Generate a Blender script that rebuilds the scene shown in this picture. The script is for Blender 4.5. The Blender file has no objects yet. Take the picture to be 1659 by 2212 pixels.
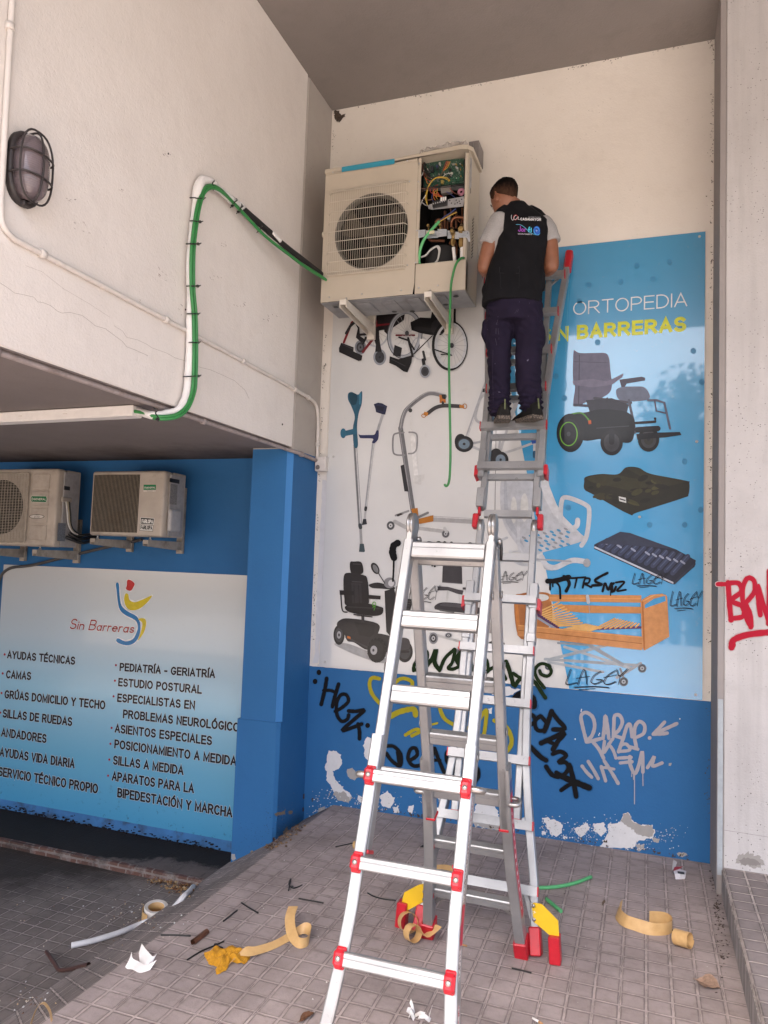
import bpy, bmesh, math, random
from mathutils import Vector, Matrix, noise
from mathutils.geometry import tessellate_polygon
R = math.radians
scene = bpy.context.scene
COL = scene.collection

# ------------------------------------------------------------------ camera
CW, CH, CF = 1659.0, 2212.0, 1596.62
CAMLOC = Vector((0, 0, 1.7))
C_R = Vector((0.9418489, 0.3342178, 0.0349159))
C_D = Vector((0.0107814, 0.0737968, -0.9972150))
C_F = Vector((-0.3358637, 0.9396023, 0.0659021))
cam = bpy.data.cameras.new('camera'); camo = bpy.data.objects.new('camera', cam); COL.objects.link(camo)
cam.sensor_fit = 'VERTICAL'; cam.sensor_height = 36.0; cam.lens = CF * 36.0 / CH
cam.clip_start = 0.05; cam.clip_end = 1500
camo.matrix_world = Matrix(((C_R.x, -C_D.x, -C_F.x, 0), (C_R.y, -C_D.y, -C_F.y, 0), (C_R.z, -C_D.z, -C_F.z, 1.7), (0, 0, 0, 1)))
scene.camera = camo

# ------------------------------------------------------------------ sky, sun, exposure
SUN_EL, SUN_AZ = 58.0, 200.0        # azimuth clockwise from +Y: the sun stands over the street behind the camera
world = bpy.data.worlds.new('World'); scene.world = world; world.use_nodes = True
wn = world.node_tree
sky = wn.nodes.new('ShaderNodeTexSky'); sky.sky_type = 'NISHITA'; sky.sun_disc = False
sky.sun_elevation = R(SUN_EL); sky.sun_rotation = R(SUN_AZ)
sky.dust_density = 6.0; sky.air_density = 0.8; sky.ozone_density = 0.2
bg = wn.nodes['Background']; bg.inputs['Strength'].default_value = 0.14
wn.links.new(sky.outputs[0], bg.inputs['Color'])
sl = bpy.data.lights.new('sun', 'SUN'); sl.energy = 4.2; sl.angle = R(0.6); sl.color = (1.0, 0.93, 0.84)
so = bpy.data.objects.new('sun', sl); COL.objects.link(so)
_d = Vector((math.sin(R(SUN_AZ)) * math.cos(R(SUN_EL)), math.cos(R(SUN_AZ)) * math.cos(R(SUN_EL)), math.sin(R(SUN_EL))))
so.rotation_euler = _d.to_track_quat('Z', 'Y').to_euler(); so.location = (0, -12, 20)
scene.view_settings.view_transform = 'Standard'; scene.view_settings.look = 'None'
scene.view_settings.gamma = 1.0; scene.view_settings.use_curve_mapping = False
scene.view_settings.exposure = 2.78
scene.cycles.max_bounces = 10; scene.cycles.diffuse_bounces = 6
scene.render.film_transparent = False

# ------------------------------------------------------------------ helpers
def lin(h, g=1.0):
    h = h.lstrip('#'); o = []
    if len(h) == 3: h = ''.join(c * 2 for c in h)
    for i in (0, 2, 4):
        c = int(h[i:i+2], 16) / 255.0
        o.append(min(0.93, g * (c / 12.92 if c <= 0.04045 else ((c + 0.055) / 1.055) ** 2.4)))
    return tuple(o)

def ray(px, py):
    return C_R * ((px - CW / 2) / CF) + C_D * ((py - CH / 2) / CF) + C_F
def at(px, py, ax, v):
    """Where the line of sight through photo point (px,py) meets the plane ax=v of the real place."""
    d = ray(px, py); i = 'xyz'.index(ax); return CAMLOC + d * ((v - CAMLOC[i]) / d[i])

def tag(o, label=None, cat=None, group=None, kind=None):
    if label: o['label'] = label
    if cat: o['category'] = cat
    if group: o['group'] = group
    if kind: o['kind'] = kind
    return o
def empty(name, loc=(0, 0, 0), label=None, cat=None, group=None):
    o = bpy.data.objects.new(name, None); COL.objects.link(o); o.location = loc; o.empty_display_size = 0.05
    return tag(o, label, cat, group)

class MB:
    """collects shapes (world coordinates) and links them as ONE mesh object"""
    def __init__(s): s.bm = bmesh.new(); s.cols = None
    def face(s, pts, smooth=False):
        try:
            f = s.bm.faces.new([s.bm.verts.new(Vector(p)) for p in pts]); f.smooth = smooth; return f
        except ValueError: return None
    def grid(s, rows, closed_u=False, closed_v=False, smooth=True, cap=False):
        vs = [[s.bm.verts.new(Vector(p)) for p in r] for r in rows]
        n, m = len(vs), len(vs[0])
        for i in range(n if closed_v else n - 1):
            for j in range(m if closed_u else m - 1):
                q = [vs[i][j], vs[i][(j+1) % m], vs[(i+1) % n][(j+1) % m], vs[(i+1) % n][j]]
                try: f = s.bm.faces.new(q); f.smooth = smooth
                except ValueError: pass
        if cap:
            for r in (vs[0][::-1], vs[-1]):
                try: f = s.bm.faces.new(r)
                except ValueError: pass
        return s
    def box(s, a, b, bev=0.0, M=None, seg=1):
        t = bmesh.new()
        x0, y0, z0 = a; x1, y1, z1 = b
        bmesh.ops.create_cube(t, size=1.0)
        for v in t.verts: v.co = Vector(((x0+x1)/2 + v.co.x*(x1-x0), (y0+y1)/2 + v.co.y*(y1-y0), (z0+z1)/2 + v.co.z*(z1-z0)))
        if bev: bmesh.ops.bevel(t, geom=t.edges[:], offset=bev, segments=seg, affect='EDGES', profile=0.5)
        s._merge(t, M); return s
    def _merge(s, t, M=None, smooth=False):
        if M: bmesh.ops.transform(t, matrix=M, verts=t.verts[:])
        me = bpy.data.meshes.new('tmp'); t.to_mesh(me); t.free(); s.bm.from_mesh(me); bpy.data.meshes.remove(me)
    def bar(s, p, q, w, h, up=(0, 0, 1), bev=0.0, prof=None):
        """rectangular bar from p to q; w along side, h along up"""
        p = Vector(p); q = Vector(q); d = (q - p); L = d.length; d.normalize()
        up = Vector(up); sd = d.cross(up)
        if sd.length < 1e-5: sd = d.cross(Vector((1, 0, 0)))
        sd.normalize(); up = sd.cross(d).normalized()
        Mx = Matrix(((sd.x, d.x, up.x, p.x), (sd.y, d.y, up.y, p.y), (sd.z, d.z, up.z, p.z), (0, 0, 0, 1)))
        s.box((-w/2, 0, -h/2), (w/2, L, h/2), bev, Mx); return s
    def tube(s, pts, r, n=10, cap=True, closed=False):
        pts = [Vector(p) for p in pts]; rows = []; N = len(pts)
        rr = r if isinstance(r, (list, tuple)) else [r] * N
        t0 = (pts[1] - pts[0]).normalized()
        u = t0.cross(Vector((0, 0, 1)))
        if u.length < 1e-3: u = t0.cross(Vector((1, 0, 0)))
        u.normalize()
        for i in range(N):
            a = pts[max(0, i-1)]; b = pts[min(N-1, i+1)]
            if closed: a = pts[(i-1) % N]; b = pts[(i+1) % N]
            t = (b - a)
            if t.length < 1e-9: t = t0
            t.normalize()
            u = (u - t * u.dot(t))
            if u.length < 1e-6: u = t.cross(Vector((0, 1, 0.3)))
            u.normalize(); v = t.cross(u)
            rows.append([pts[i] + u * (math.cos(2*math.pi*k/n) * rr[i]) + v * (math.sin(2*math.pi*k/n) * rr[i]) for k in range(n)])
        s.grid(rows, closed_u=True, closed_v=closed, cap=cap and not closed); return s
    def cyl(s, p, q, r, r2=None, n=16):
        p = Vector(p); q = Vector(q); return s.tube([p, q], [r, r if r2 is None else r2], n)
    def lathe(s, prof, c, axis, n=24, smooth=True):
        """prof: (radius, offset along axis)"""
        axis = Vector(axis).normalized(); u = axis.orthogonal().normalized(); v = axis.cross(u); c = Vector(c)
        rows = [[c + axis * h + (u * math.cos(2*math.pi*k/n) + v * math.sin(2*math.pi*k/n)) * max(r, 1e-5) for k in range(n)] for r, h in prof]
        s.grid(rows, closed_u=True, smooth=smooth, cap=True); return s
    def prism(s, pts2, f, a, b):
        """extrude the 2D outline pts2 from a to b; f(u,v,t)->point"""
        n = len(pts2)
        A = [s.bm.verts.new(Vector(f(u, v, a))) for u, v in pts2]; B = [s.bm.verts.new(Vector(f(u, v, b))) for u, v in pts2]
        for i in range(n):
            s.bm.faces.new((A[i], A[(i+1) % n], B[(i+1) % n], B[i]))
        for tri in tessellate_polygon([[Vector((u, v, 0)) for u, v in pts2]]):
            try: s.bm.faces.new([A[i] for i in tri])
            except ValueError: pass
            try: s.bm.faces.new([B[i] for i in tri][::-1])
            except ValueError: pass
        return s
    def ribbon(s, pts, wdir, w, th=0.0006):
        """a strip of paper: centre line pts, width vectors wdir (one or per point)"""
        pts = [Vector(p) for p in pts]; W = wdir if isinstance(wdir, list) else [wdir] * len(pts)
        W = [Vector(x).normalized() * (w / 2) for x in W]; N = len(pts); rows = []
        for i in range(N):
            t = (pts[min(N-1, i+1)] - pts[max(0, i-1)]).normalized(); nn = t.cross(W[i]).normalized() * th / 2
            rows.append([pts[i] - W[i] + nn, pts[i] + W[i] + nn, pts[i] + W[i] - nn, pts[i] - W[i] - nn])
        s.grid(rows, closed_u=True, cap=True); return s
    def build(s, name, mat=None, parent=None, label=None, cat=None, group=None, kind=None, auto=None):
        bmesh.ops.recalc_face_normals(s.bm, faces=s.bm.faces[:])
        me = bpy.data.meshes.new(name); s.bm.to_mesh(me); s.bm.free()
        if auto is not None: me.set_sharp_from_angle(angle=R(auto))
        o = bpy.data.objects.new(name, me); COL.objects.link(o)
        if mat: me.materials.append(mat)
        if parent:
            o.parent = parent
            o.matrix_parent_inverse = Matrix.Translation(-world_loc(parent))
        return tag(o, label, cat, group, kind)
def world_loc(o):
    v = Vector(o.location) if o.type == 'EMPTY' else Vector((0, 0, 0))
    return v if o.parent is None else v
def smooth_path(pts, n=8, closed=False):
    """Catmull-Rom through the points"""
    P = [Vector(p) for p in pts]; out = []; N = len(P)
    for i in range(N if closed else N - 1):
        if closed: a, b, c, d = P[(i-1) % N], P[i], P[(i+1) % N], P[(i+2) % N]
        else: a, b, c, d = P[max(i-1, 0)], P[i], P[i+1], P[min(i+2, N-1)]
        for k in range(n):
            t = k / n
            out.append(0.5 * ((2*b) + (c-a)*t + (2*a-5*b+4*c-d)*t*t + (3*b-a-3*c+d)*t**3))
    if not closed: out.append(P[-1])
    return out

# ------------------------------------------------------------------ materials
def mat_new(name, rough=0.5, metal=0.0, col=(0.5, 0.5, 0.5), spec=0.5):
    m = bpy.data.materials.new(name); m.use_nodes = True
    p = m.node_tree.nodes['Principled BSDF']
    p.inputs['Base Color'].default_value = (*col[:3], 1); p.inputs['Roughness'].default_value = rough
    p.inputs['Metallic'].default_value = metal; p.inputs['Specular IOR Level'].default_value = spec
    return m, m.node_tree, p
def nd(nt, typ, ins=None, **props):
    n = nt.nodes.new(typ)
    for k, v in props.items(): setattr(n, k, v)
    for k, v in (ins or {}).items():
        s = n.inputs[k]
        if hasattr(v, 'is_output'): nt.links.new(v, s)
        else: s.default_value = v
    return n
def mth(nt, op, a, b=0.0, c=0.0): return nd(nt, 'ShaderNodeMath', {0: a, 1: b, 2: c}, operation=op).outputs[0]
def ramp(nt, f, stops):
    n = nd(nt, 'ShaderNodeValToRGB', {0: f}); e = n.color_ramp.elements
    while len(e) < len(stops): e.new(0.5)
    for i, (p, c) in enumerate(stops):
        e[i].position = p; e[i].color = (c, c, c, 1) if isinstance(c, (int, float)) else (*c[:3], 1)
    return n.outputs[0]
def mix(nt, f, a, b, mode='MIX'):
    n = nt.nodes.new('ShaderNodeMix'); n.data_type = 'RGBA'; n.blend_type = mode
    for i, v in ((0, f), (6, a), (7, b)):
        if hasattr(v, 'is_output'): nt.links.new(v, n.inputs[i])
        elif i == 0: n.inputs[0].default_value = v
        else: n.inputs[i].default_value = (*v[:3], 1)
    return n.outputs[2]
def noi(nt, co, scale, detail=4, rough=0.55, dist=0.0):
    return nd(nt, 'ShaderNodeTexNoise', {'Vector': co, 'Scale': scale, 'Detail': detail, 'Roughness': rough, 'Distortion': dist}).outputs[0]
def bump(nt, p, h, strength=0.3, dist=0.01):
    b = nd(nt, 'ShaderNodeBump', {'Height': h, 'Strength': strength, 'Distance': dist}); nt.links.new(b.outputs[0], p.inputs['Normal'])
def pos(nt): return nd(nt, 'ShaderNodeTexCoord').outputs['Object']
def sep(nt, v):
    s = nd(nt, 'ShaderNodeSeparateXYZ', {0: v}); return s.outputs
MATS = {}
def simple(name, col, rough=0.5, metal=0.0, var=0.08, scale=30, bmp=0.0, spec=0.5, bscale=None, dirt=None):
    """a plain material with slight tone variation and optional bump"""
    if name in MATS: return MATS[name]
    m, nt, p = mat_new(name, rough, metal, col, spec); co = pos(nt)
    n = noi(nt, co, scale, 5)
    c = mix(nt, 1.0, (col[0], col[1], col[2]), ramp(nt, n, [(0.25, 1 - var*2), (0.75, 1.0)]), 'MULTIPLY')
    if dirt:
        d = ramp(nt, noi(nt, co, dirt[1], 6, 0.65), [(dirt[2], 0.0), (min(1, dirt[2] + 0.18), 1.0)])
        c = mix(nt, mth(nt, 'MULTIPLY', d, dirt[3]), c, dirt[0])
    nt.links.new(c, p.inputs['Base Color'])
    nt.links.new(mth(nt, 'ADD', mth(nt, 'MULTIPLY', n, 0.16), rough - 0.08), p.inputs['Roughness'])
    if bmp: bump(nt, p, noi(nt, co, bscale or scale * 3, 3), bmp, 0.004)
    MATS[name] = m; return m
# ------------------------------------------------------------------ surfaces of the setting
def plaster(name, col, dark, rough=0.85, speck=0.5, streak=0.0, bs=0.35):
    m, nt, p = mat_new(name, rough, 0, col, 0.25); co = pos(nt)
    big = noi(nt, co, 1.1, 5, 0.6); mid = noi(nt, co, 7, 6, 0.65); fine = noi(nt, co, 90, 4, 0.6)
    c = mix(nt, ramp(nt, big, [(0.35, 0.0), (0.75, 0.55)]), col, dark)
    c = mix(nt, ramp(nt, mid, [(0.52, 0.0), (0.8, 0.35)]), c, dark)
    if streak:
        st = noi(nt, nd(nt, 'ShaderNodeMapping', {'Vector': co, 'Scale': (9, 9, 0.5)}).outputs[0], 1.6, 5, 0.6)
        c = mix(nt, ramp(nt, st, [(0.5, 0.0), (0.72, streak)]), c, dark)
    if speck:
        vo = nd(nt, 'ShaderNodeTexVoronoi', {'Vector': co, 'Scale': 34.0, 'Randomness': 1.0}).outputs['Distance']
        sp = mth(nt, 'MULTIPLY', ramp(nt, vo, [(0.05, 1.0), (0.10, 0.0)]), ramp(nt, noi(nt, co, 3.2, 3), [(0.52, 0.0), (0.64, speck)]))
        c = mix(nt, sp, c, (0.05, 0.045, 0.04))
    if speck > 1:
        for sc_, r0 in ((16.0, .045), (48.0, .09)):
            vo = nd(nt, 'ShaderNodeTexVoronoi', {'Vector': co, 'Scale': sc_}).outputs['Distance']
            c = mix(nt, mth(nt, 'MULTIPLY', ramp(nt, vo, [(r0, 1.0), (r0 * 1.7, 0.0)]), ramp(nt, noi(nt, co, 2.3, 3), [(0.40, 0.0), (0.55, 0.9)])), c, (0.06, 0.055, 0.05))
    nt.links.new(c, p.inputs['Base Color'])
    h = mth(nt, 'ADD', mth(nt, 'MULTIPLY', mid, 0.7), mth(nt, 'MULTIPLY', fine, 0.35))
    bump(nt, p, h, bs, 0.008)
    return m
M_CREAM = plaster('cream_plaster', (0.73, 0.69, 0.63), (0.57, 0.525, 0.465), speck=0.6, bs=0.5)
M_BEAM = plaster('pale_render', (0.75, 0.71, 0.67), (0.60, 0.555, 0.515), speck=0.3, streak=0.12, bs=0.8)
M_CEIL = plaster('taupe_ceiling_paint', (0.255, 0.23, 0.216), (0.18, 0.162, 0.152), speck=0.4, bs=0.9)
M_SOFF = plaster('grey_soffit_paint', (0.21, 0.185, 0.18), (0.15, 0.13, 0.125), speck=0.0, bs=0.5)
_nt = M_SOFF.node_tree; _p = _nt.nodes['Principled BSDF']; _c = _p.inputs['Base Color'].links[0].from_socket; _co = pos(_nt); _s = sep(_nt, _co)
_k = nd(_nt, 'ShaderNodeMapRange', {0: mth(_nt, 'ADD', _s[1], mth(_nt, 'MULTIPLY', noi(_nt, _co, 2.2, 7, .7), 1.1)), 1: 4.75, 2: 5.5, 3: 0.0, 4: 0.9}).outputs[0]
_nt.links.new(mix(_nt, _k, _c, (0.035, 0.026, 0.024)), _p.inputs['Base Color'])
M_CONC = plaster('bare_concrete', (0.50, 0.485, 0.48), (0.33, 0.315, 0.31), speck=1.3, streak=0.45, bs=0.7)
M_CONCD = plaster('dark_concrete', (0.43, 0.395, 0.36), (0.30, 0.27, 0.245), speck=0.9, bs=0.4)
M_JAMB = plaster('grey_jamb_paint', (0.30, 0.275, 0.265), (0.20, 0.185, 0.18), speck=0.5, bs=0.2)
M_BLUE = plaster('blue_wall_paint', (0.026, 0.133, 0.325), (0.021, 0.104, 0.255), rough=0.62, speck=0.35, bs=0.4)
M_BLUEL = plaster('light_blue_edge', (0.05, 0.20, 0.47), (0.045, 0.18, 0.42), rough=0.6, speck=0.2, bs=0.3)

def tiles(name, base, groove, pitch, ox, oy, dirtc, dirt=0.4, skew=0.0, stain=None, gw=0.06, dark_x=None):
    m, nt, p = mat_new(name, 0.82, 0, base, 0.3); co = pos(nt); s = sep(nt, co)
    wob = mth(nt, 'MULTIPLY', mth(nt, 'SUBTRACT', noi(nt, co, 24, 3), 0.5), 0.0055)
    u = mth(nt, 'DIVIDE', mth(nt, 'ADD', mth(nt, 'SUBTRACT', s[0], ox), wob), pitch)
    yy = mth(nt, 'ADD', mth(nt, 'SUBTRACT', s[1], oy), wob)
    if skew: yy = mth(nt, 'ADD', yy, mth(nt, 'MULTIPLY', mth(nt, 'SUBTRACT', s[0], ox), skew))
    v = mth(nt, 'DIVIDE', yy, pitch)
    du = mth(nt, 'ABSOLUTE', mth(nt, 'SUBTRACT', mth(nt, 'FRACT', mth(nt, 'ADD', u, 0.5)), 0.5))
    dv = mth(nt, 'ABSOLUTE', mth(nt, 'SUBTRACT', mth(nt, 'FRACT', mth(nt, 'ADD', v, 0.5)), 0.5))
    d = mth(nt, 'MINIMUM', du, dv)
    g = ramp(nt, d, [(gw * .62, 1.0), (gw * 1.0, 0.0)])              # groove mask
    thin = ramp(nt, d, [(0.012, 1.0), (0.028, 0.0)])            # crack line in the groove
    cu = mth(nt, 'FLOOR', u); cv = mth(nt, 'FLOOR', v)
    cell = nd(nt, 'ShaderNodeCombineXYZ', {0: cu, 1: cv}).outputs[0]
    rnd = nd(nt, 'ShaderNodeTexWhiteNoise', {0: cell}).outputs[0]
    c = mix(nt, ramp(nt, rnd, [(0.0, 0.0), (1.0, 0.5)]), base, tuple(x * 0.72 for x in base))
    n1 = noi(nt, co, 3.0, 6, 0.65); n2 = noi(nt, co, 26, 6, 0.7)
    c = mix(nt, ramp(nt, n1, [(0.42, 0.0), (0.72, dirt)]), c, dirtc)
    c = mix(nt, ramp(nt, n2, [(0.5, 0.0), (0.75, 0.45)]), c, dirtc)
    edge = ramp(nt, d, [(gw, 0.0), (gw * 3.6, 1.0)])
    c = mix(nt, mth(nt, 'MULTIPLY', mth(nt, 'SUBTRACT', 1.0, edge), ramp(nt, n2, [(0.35, 0.0), (0.6, 0.5)])), c, dirtc)
    dl = mth(nt, 'MULTIPLY', ramp(nt, d, [(gw * .7, 0.0), (gw * 1.05, 1.0)]), ramp(nt, d, [(gw * 1.15, 1.0), (gw * 1.9, 0.0)]))  # dark rim beside each groove: occlusion shade put into the tile colour
    c = mix(nt, mth(nt, 'MULTIPLY', dl, ramp(nt, noi(nt, co, 7, 5, .7), [(.35, .15), (.62, .8)])), c, tuple(x * .45 for x in dirtc))
    gn = noi(nt, co, 5, 5, 0.7)
    c = mix(nt, mth(nt, 'MULTIPLY', g, ramp(nt, gn, [(0.36, 0.12), (0.6, 0.9)])), c, groove)
    c = mix(nt, mth(nt, 'MULTIPLY', thin, ramp(nt, noi(nt, co, 9, 4), [(0.5, 0.0), (0.62, 0.6)])), c, (0.05, 0.045, 0.042))
    # scattered pale grit and dark specks
    vo = nd(nt, 'ShaderNodeTexVoronoi', {'Vector': co, 'Scale': 42.0}).outputs['Distance']
    c = mix(nt, mth(nt, 'MULTIPLY', ramp(nt, vo, [(0.06, 1.0), (0.1, 0.0)]), ramp(nt, noi(nt, co, 6, 3), [(0.55, 0.0), (0.62, 0.7)])), c, (0.5, 0.47, 0.43))
    c = mix(nt, 1.0, c, ramp(nt, noi(nt, co, 1.6, 7, .68), [(.33, .68), (.6, 1.0)]), 'MULTIPLY')
    c = mix(nt, ramp(nt, noi(nt, nd(nt, 'ShaderNodeMapping', {'Vector': co, 'Rotation': (0, 0, .6), 'Scale': (2, 7, 1)}).outputs[0], 2.1, 7, .75), [(.66, 0), (.78, .45)]), c, tuple(min(1, x * 1.7) for x in base))
    if stain: c = stain(nt, co, s, c)
    nt.links.new(c, p.inputs['Base Color'])
    h = mth(nt, 'ADD', mth(nt, 'MULTIPLY', g, -0.55), mth(nt, 'ADD', mth(nt, 'MULTIPLY', n2, 0.45), mth(nt, 'MULTIPLY', noi(nt, co, 160, 3), 0.25)))
    bump(nt, p, h, 0.8, 0.005)
    return m
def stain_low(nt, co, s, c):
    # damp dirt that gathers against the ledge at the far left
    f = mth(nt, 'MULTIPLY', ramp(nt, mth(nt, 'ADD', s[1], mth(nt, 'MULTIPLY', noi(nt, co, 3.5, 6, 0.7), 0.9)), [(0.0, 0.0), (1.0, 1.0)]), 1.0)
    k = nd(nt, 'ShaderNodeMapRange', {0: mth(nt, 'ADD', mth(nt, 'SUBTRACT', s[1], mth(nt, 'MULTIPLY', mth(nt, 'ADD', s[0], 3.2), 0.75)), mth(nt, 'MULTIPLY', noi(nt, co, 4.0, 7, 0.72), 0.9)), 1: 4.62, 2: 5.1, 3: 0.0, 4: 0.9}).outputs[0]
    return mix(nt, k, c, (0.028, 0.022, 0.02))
M_TILE = tiles('pink_grey_pavers', (0.40, 0.338, 0.327), (0.50, 0.42, 0.40), 0.0982, 0.31, 4.1457, (0.225, 0.188, 0.178), 0.5)
M_TILEB = tiles('grey_bevel_pavers', (0.27, 0.232, 0.222), (0.56, 0.48, 0.45), 0.0982, 0.31, 4.1457, (0.09, 0.078, 0.075), 0.5, skew=0.95)
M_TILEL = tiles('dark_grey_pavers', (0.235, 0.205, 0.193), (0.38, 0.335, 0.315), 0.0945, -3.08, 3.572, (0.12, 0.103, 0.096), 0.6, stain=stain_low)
M_TILES = tiles('step_pavers', (0.27, 0.235, 0.232), (0.55, 0.48, 0.44), 0.0982, 0.398, 4.105, (0.14, 0.12, 0.115), 0.5)

def stain_wet(nt, co, s, c):
    # water from the outdoor units has soaked the ledge along the wall
    e = mth(nt, 'ADD', s[1], mth(nt, 'MULTIPLY', mth(nt, 'SUBTRACT', noi(nt, co, 5.0, 7, 0.75), 0.5), 0.5))
    e = mth(nt, 'ADD', e, mth(nt, 'MULTIPLY', ramp(nt, mth(nt, 'ADD', mth(nt, 'MULTIPLY', s[0], -0.4), -1.25), [(0.0, 0.0), (0.35, 1.0)]), 0.28))
    return mix(nt, ramp(nt, mth(nt, 'SUBTRACT', e, 4.0), [(0.56, 0.0), (0.63, 0.96)]), c, (0.012, 0.010, 0.010))
M_LEDGE = tiles('ledge_pavers', (0.17, 0.14, 0.135), (0.20, 0.17, 0.16), 0.2, -3.0, 4.42, (0.09, 0.075, 0.07), 0.6, stain=stain_wet, gw=0.02)
m, nt, p = mat_new('brick_riser', 0.85); co = pos(nt)
br = nd(nt, 'ShaderNodeTexBrick', {'Vector': nd(nt, 'ShaderNodeMapping', {'Vector': co, 'Rotation': (R(-90), 0, 0)}).outputs[0], 'Color1': (0.13, 0.06, 0.045, 1), 'Color2': (0.10, 0.05, 0.04, 1), 'Mortar': (0.20, 0.17, 0.15, 1), 'Scale': 1.0, 'Mortar Size': 0.006, 'Brick Width': 0.14, 'Row Height': 0.06})
c = mix(nt, ramp(nt, noi(nt, co, 9, 6, 0.7), [(0.48, 0.0), (0.62, 0.8)]), br.outputs[0], (0.27, 0.24, 0.225))
c = mix(nt, ramp(nt, noi(nt, co, 4, 6, 0.7), [(0.5, 0.0), (0.62, 0.8)]), c, (0.05, 0.035, 0.03))
nt.links.new(c, p.inputs['Base Color']); bump(nt, p, noi(nt, co, 60, 5), 0.6, 0.01); M_BRICK = m
M_ASPH = simple('street_asphalt', (0.16, 0.155, 0.15), 0.9, var=0.2, scale=8, bmp=0.3)
M_PAVE = simple('sunlit_pavement', (0.25, 0.215, 0.185), 0.9, var=0.12, scale=4, bmp=0.2)

# ground
b = MB(); b.face([(-300, -300, -0.62), (300, -300, -0.62), (300, 300, -0.62), (-300, 300, -0.62)]); b.build('ground', M_ASPH, kind='structure')
b = MB(); b.box((-12, -9.0, -0.9), (9, -1.5, -0.02)); b.build('street_pavement', M_PAVE, kind='structure')
b = MB()
b.face([(0.398, -1.5, 0), (0.398, 4.86, 0), (-2.03, 4.86, 0), (-2.03, -1.5, 0)])
b.face([(0.398, -1.5, 0), (-2.03, -1.5, 0), (-2.62, -1.5, -0.354), (-2.62, -1.5, -0.6), (0.398, -1.5, -0.6)])
o = b.build('raised_pavement', M_TILE, kind='structure')
b = MB()
b.face([(-2.03, -1.5, 0), (-2.03, 4.86, 0), (-2.62, 4.86, -0.354), (-2.62, -1.5, -0.354)])
b.face([(-2.62, -1.5, -0.354), (-2.62, 4.86, -0.354), (-2.62, 4.86, -0.6), (-2.62, -1.5, -0.6)])
b.build('pavement_bevel', M_TILEB, kind='structure')
b = MB(); b.face([(-9.5, -1.5, -0.51), (-2.3, -1.5, -0.51), (-2.3, 4.5, -0.51), (-9.5, 4.5, -0.51)]); b.build('lower_pavement', M_TILEL, kind='structure')
b = MB(); b.face([(-9.5, 4.385, -0.458), (-2.3, 4.385, -0.458), (-2.3, 4.9, -0.458), (-9.5, 4.9, -0.458)])
ledge = b.build('ledge', M_LEDGE, kind='structure')
b = MB(); rows = []
for i in range(140):                                           # crumbling brick riser
    x = -9.5 + i * 0.0515; w = 0.012 * noise.noise((x * 6, 1.3, 0)); w2 = 0.010 * noise.noise((x * 9, 7.7, 0))
    rows.append([(x, 4.376 + w, -0.52), (x, 4.374 + w2, -0.485), (x, 4.382 + w, -0.478), (x, 4.380 + w2, -0.4585 + 0.3 * w2), (x, 4.41, -0.4565)])
b.grid(rows, smooth=False); b.build('riser', M_BRICK, ledge)
b = MB(); b.box((0.395, -1.5, -0.6), (6, 4.42, 0.145), 0.008)
stp = b.build('pavement_step', M_TILES, kind='structure')
m, nt, p = mat_new('step_face', 0.85); co = pos(nt)
st = noi(nt, nd(nt, 'ShaderNodeMapping', {'Vector': co, 'Scale': (14, 14, 2)}).outputs[0], 1.5, 6, 0.7)
nt.links.new(mix(nt, ramp(nt, st, [(0.4, 0.0), (0.65, 0.9)]), (0.17, 0.15, 0.145), (0.40, 0.37, 0.35)), p.inputs['Base Color']); bump(nt, p, st, 0.4, 0.01)
b = MB(); b.box((0.390, -1.5, -0.02), (0.3955, 4.42, 0.128)); b.build('riser', m, stp)

# ------------------------------------------------------------------ the building
bld = empty('shop_building', (-2.4, 4.6, 0), 'cream rendered portico building with blue lower walls and taupe ceiling', 'building')
b = MB(); b.box((-2.262, 4.853, -0.3), (0.372, 5.05, 5.05)); wall = b.build('back_wall', M_CREAM, bld)
b = MB(); rows = []
for i in range(80):                                            # painted dado with an uneven brushed top edge
    x = -2.262 + 2.634 * i / 79; t = 0.935 + 0.004 * noise.noise((x * 20, 0, 3))
    rows.append([(x, 4.8505, -0.3), (x, 4.8505, t), (x, 4.853, t)])
b.grid(rows, smooth=False); dado = b.build('blue_dado', M_BLUE, wall)
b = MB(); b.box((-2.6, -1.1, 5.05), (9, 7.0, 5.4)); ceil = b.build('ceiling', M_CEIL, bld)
b = MB(); b.box((-2.56, -1.1, 2.4395), (-2.251, 4.422, 5.05), 0.006); beam = b.build('beam', M_BEAM, bld)
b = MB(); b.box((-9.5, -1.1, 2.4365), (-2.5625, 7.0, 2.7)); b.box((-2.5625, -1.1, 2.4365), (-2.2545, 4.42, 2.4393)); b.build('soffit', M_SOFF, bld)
# column: chamfered corner, bare above, blue below
def colpts(x0, x1, y0, y1, ch): return [(x0, y0), (x1 - ch, y0), (x1, y0 + ch), (x1, y1), (x0, y1)]
b = MB(); b.prism(colpts(-2.549, -2.2575, 4.427, 4.856, 0.030), lambda u, v, t: (u, v, t), 2.43, 5.05); colu = b.build('column', M_CONCD, bld)
b = MB(); b.prism(colpts(-2.550, -2.2565, 4.4262, 4.856, 0.030), lambda u, v, t: (u, v, t), -0.6, 2.43); b.build('blue_paint', M_BLUE, colu)
b = MB(); b.prism([(-2.2875, 4.4245), (-2.2545, 4.4575), (-2.258, 4.461), (-2.291, 4.428)], lambda u, v, t: (u, v, t), 0.62, 2.415); b.build('chamfer_strip', M_BLUEL, colu)  # strip over the chamfer, a lighter blue than the column faces
b = MB(); b.prism(colpts(-2.568, -2.2545, 4.4195, 4.856, 0.020), lambda u, v, t: (u, v, t), -0.6, 0.615); b.build('base_cladding', M_BLUE, colu)
b = MB(); b.box((-9.5, 4.88, -0.7), (-2.5, 5.1, 2.45)); alc = b.build('alcove_wall', M_BLUE, bld)
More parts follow.
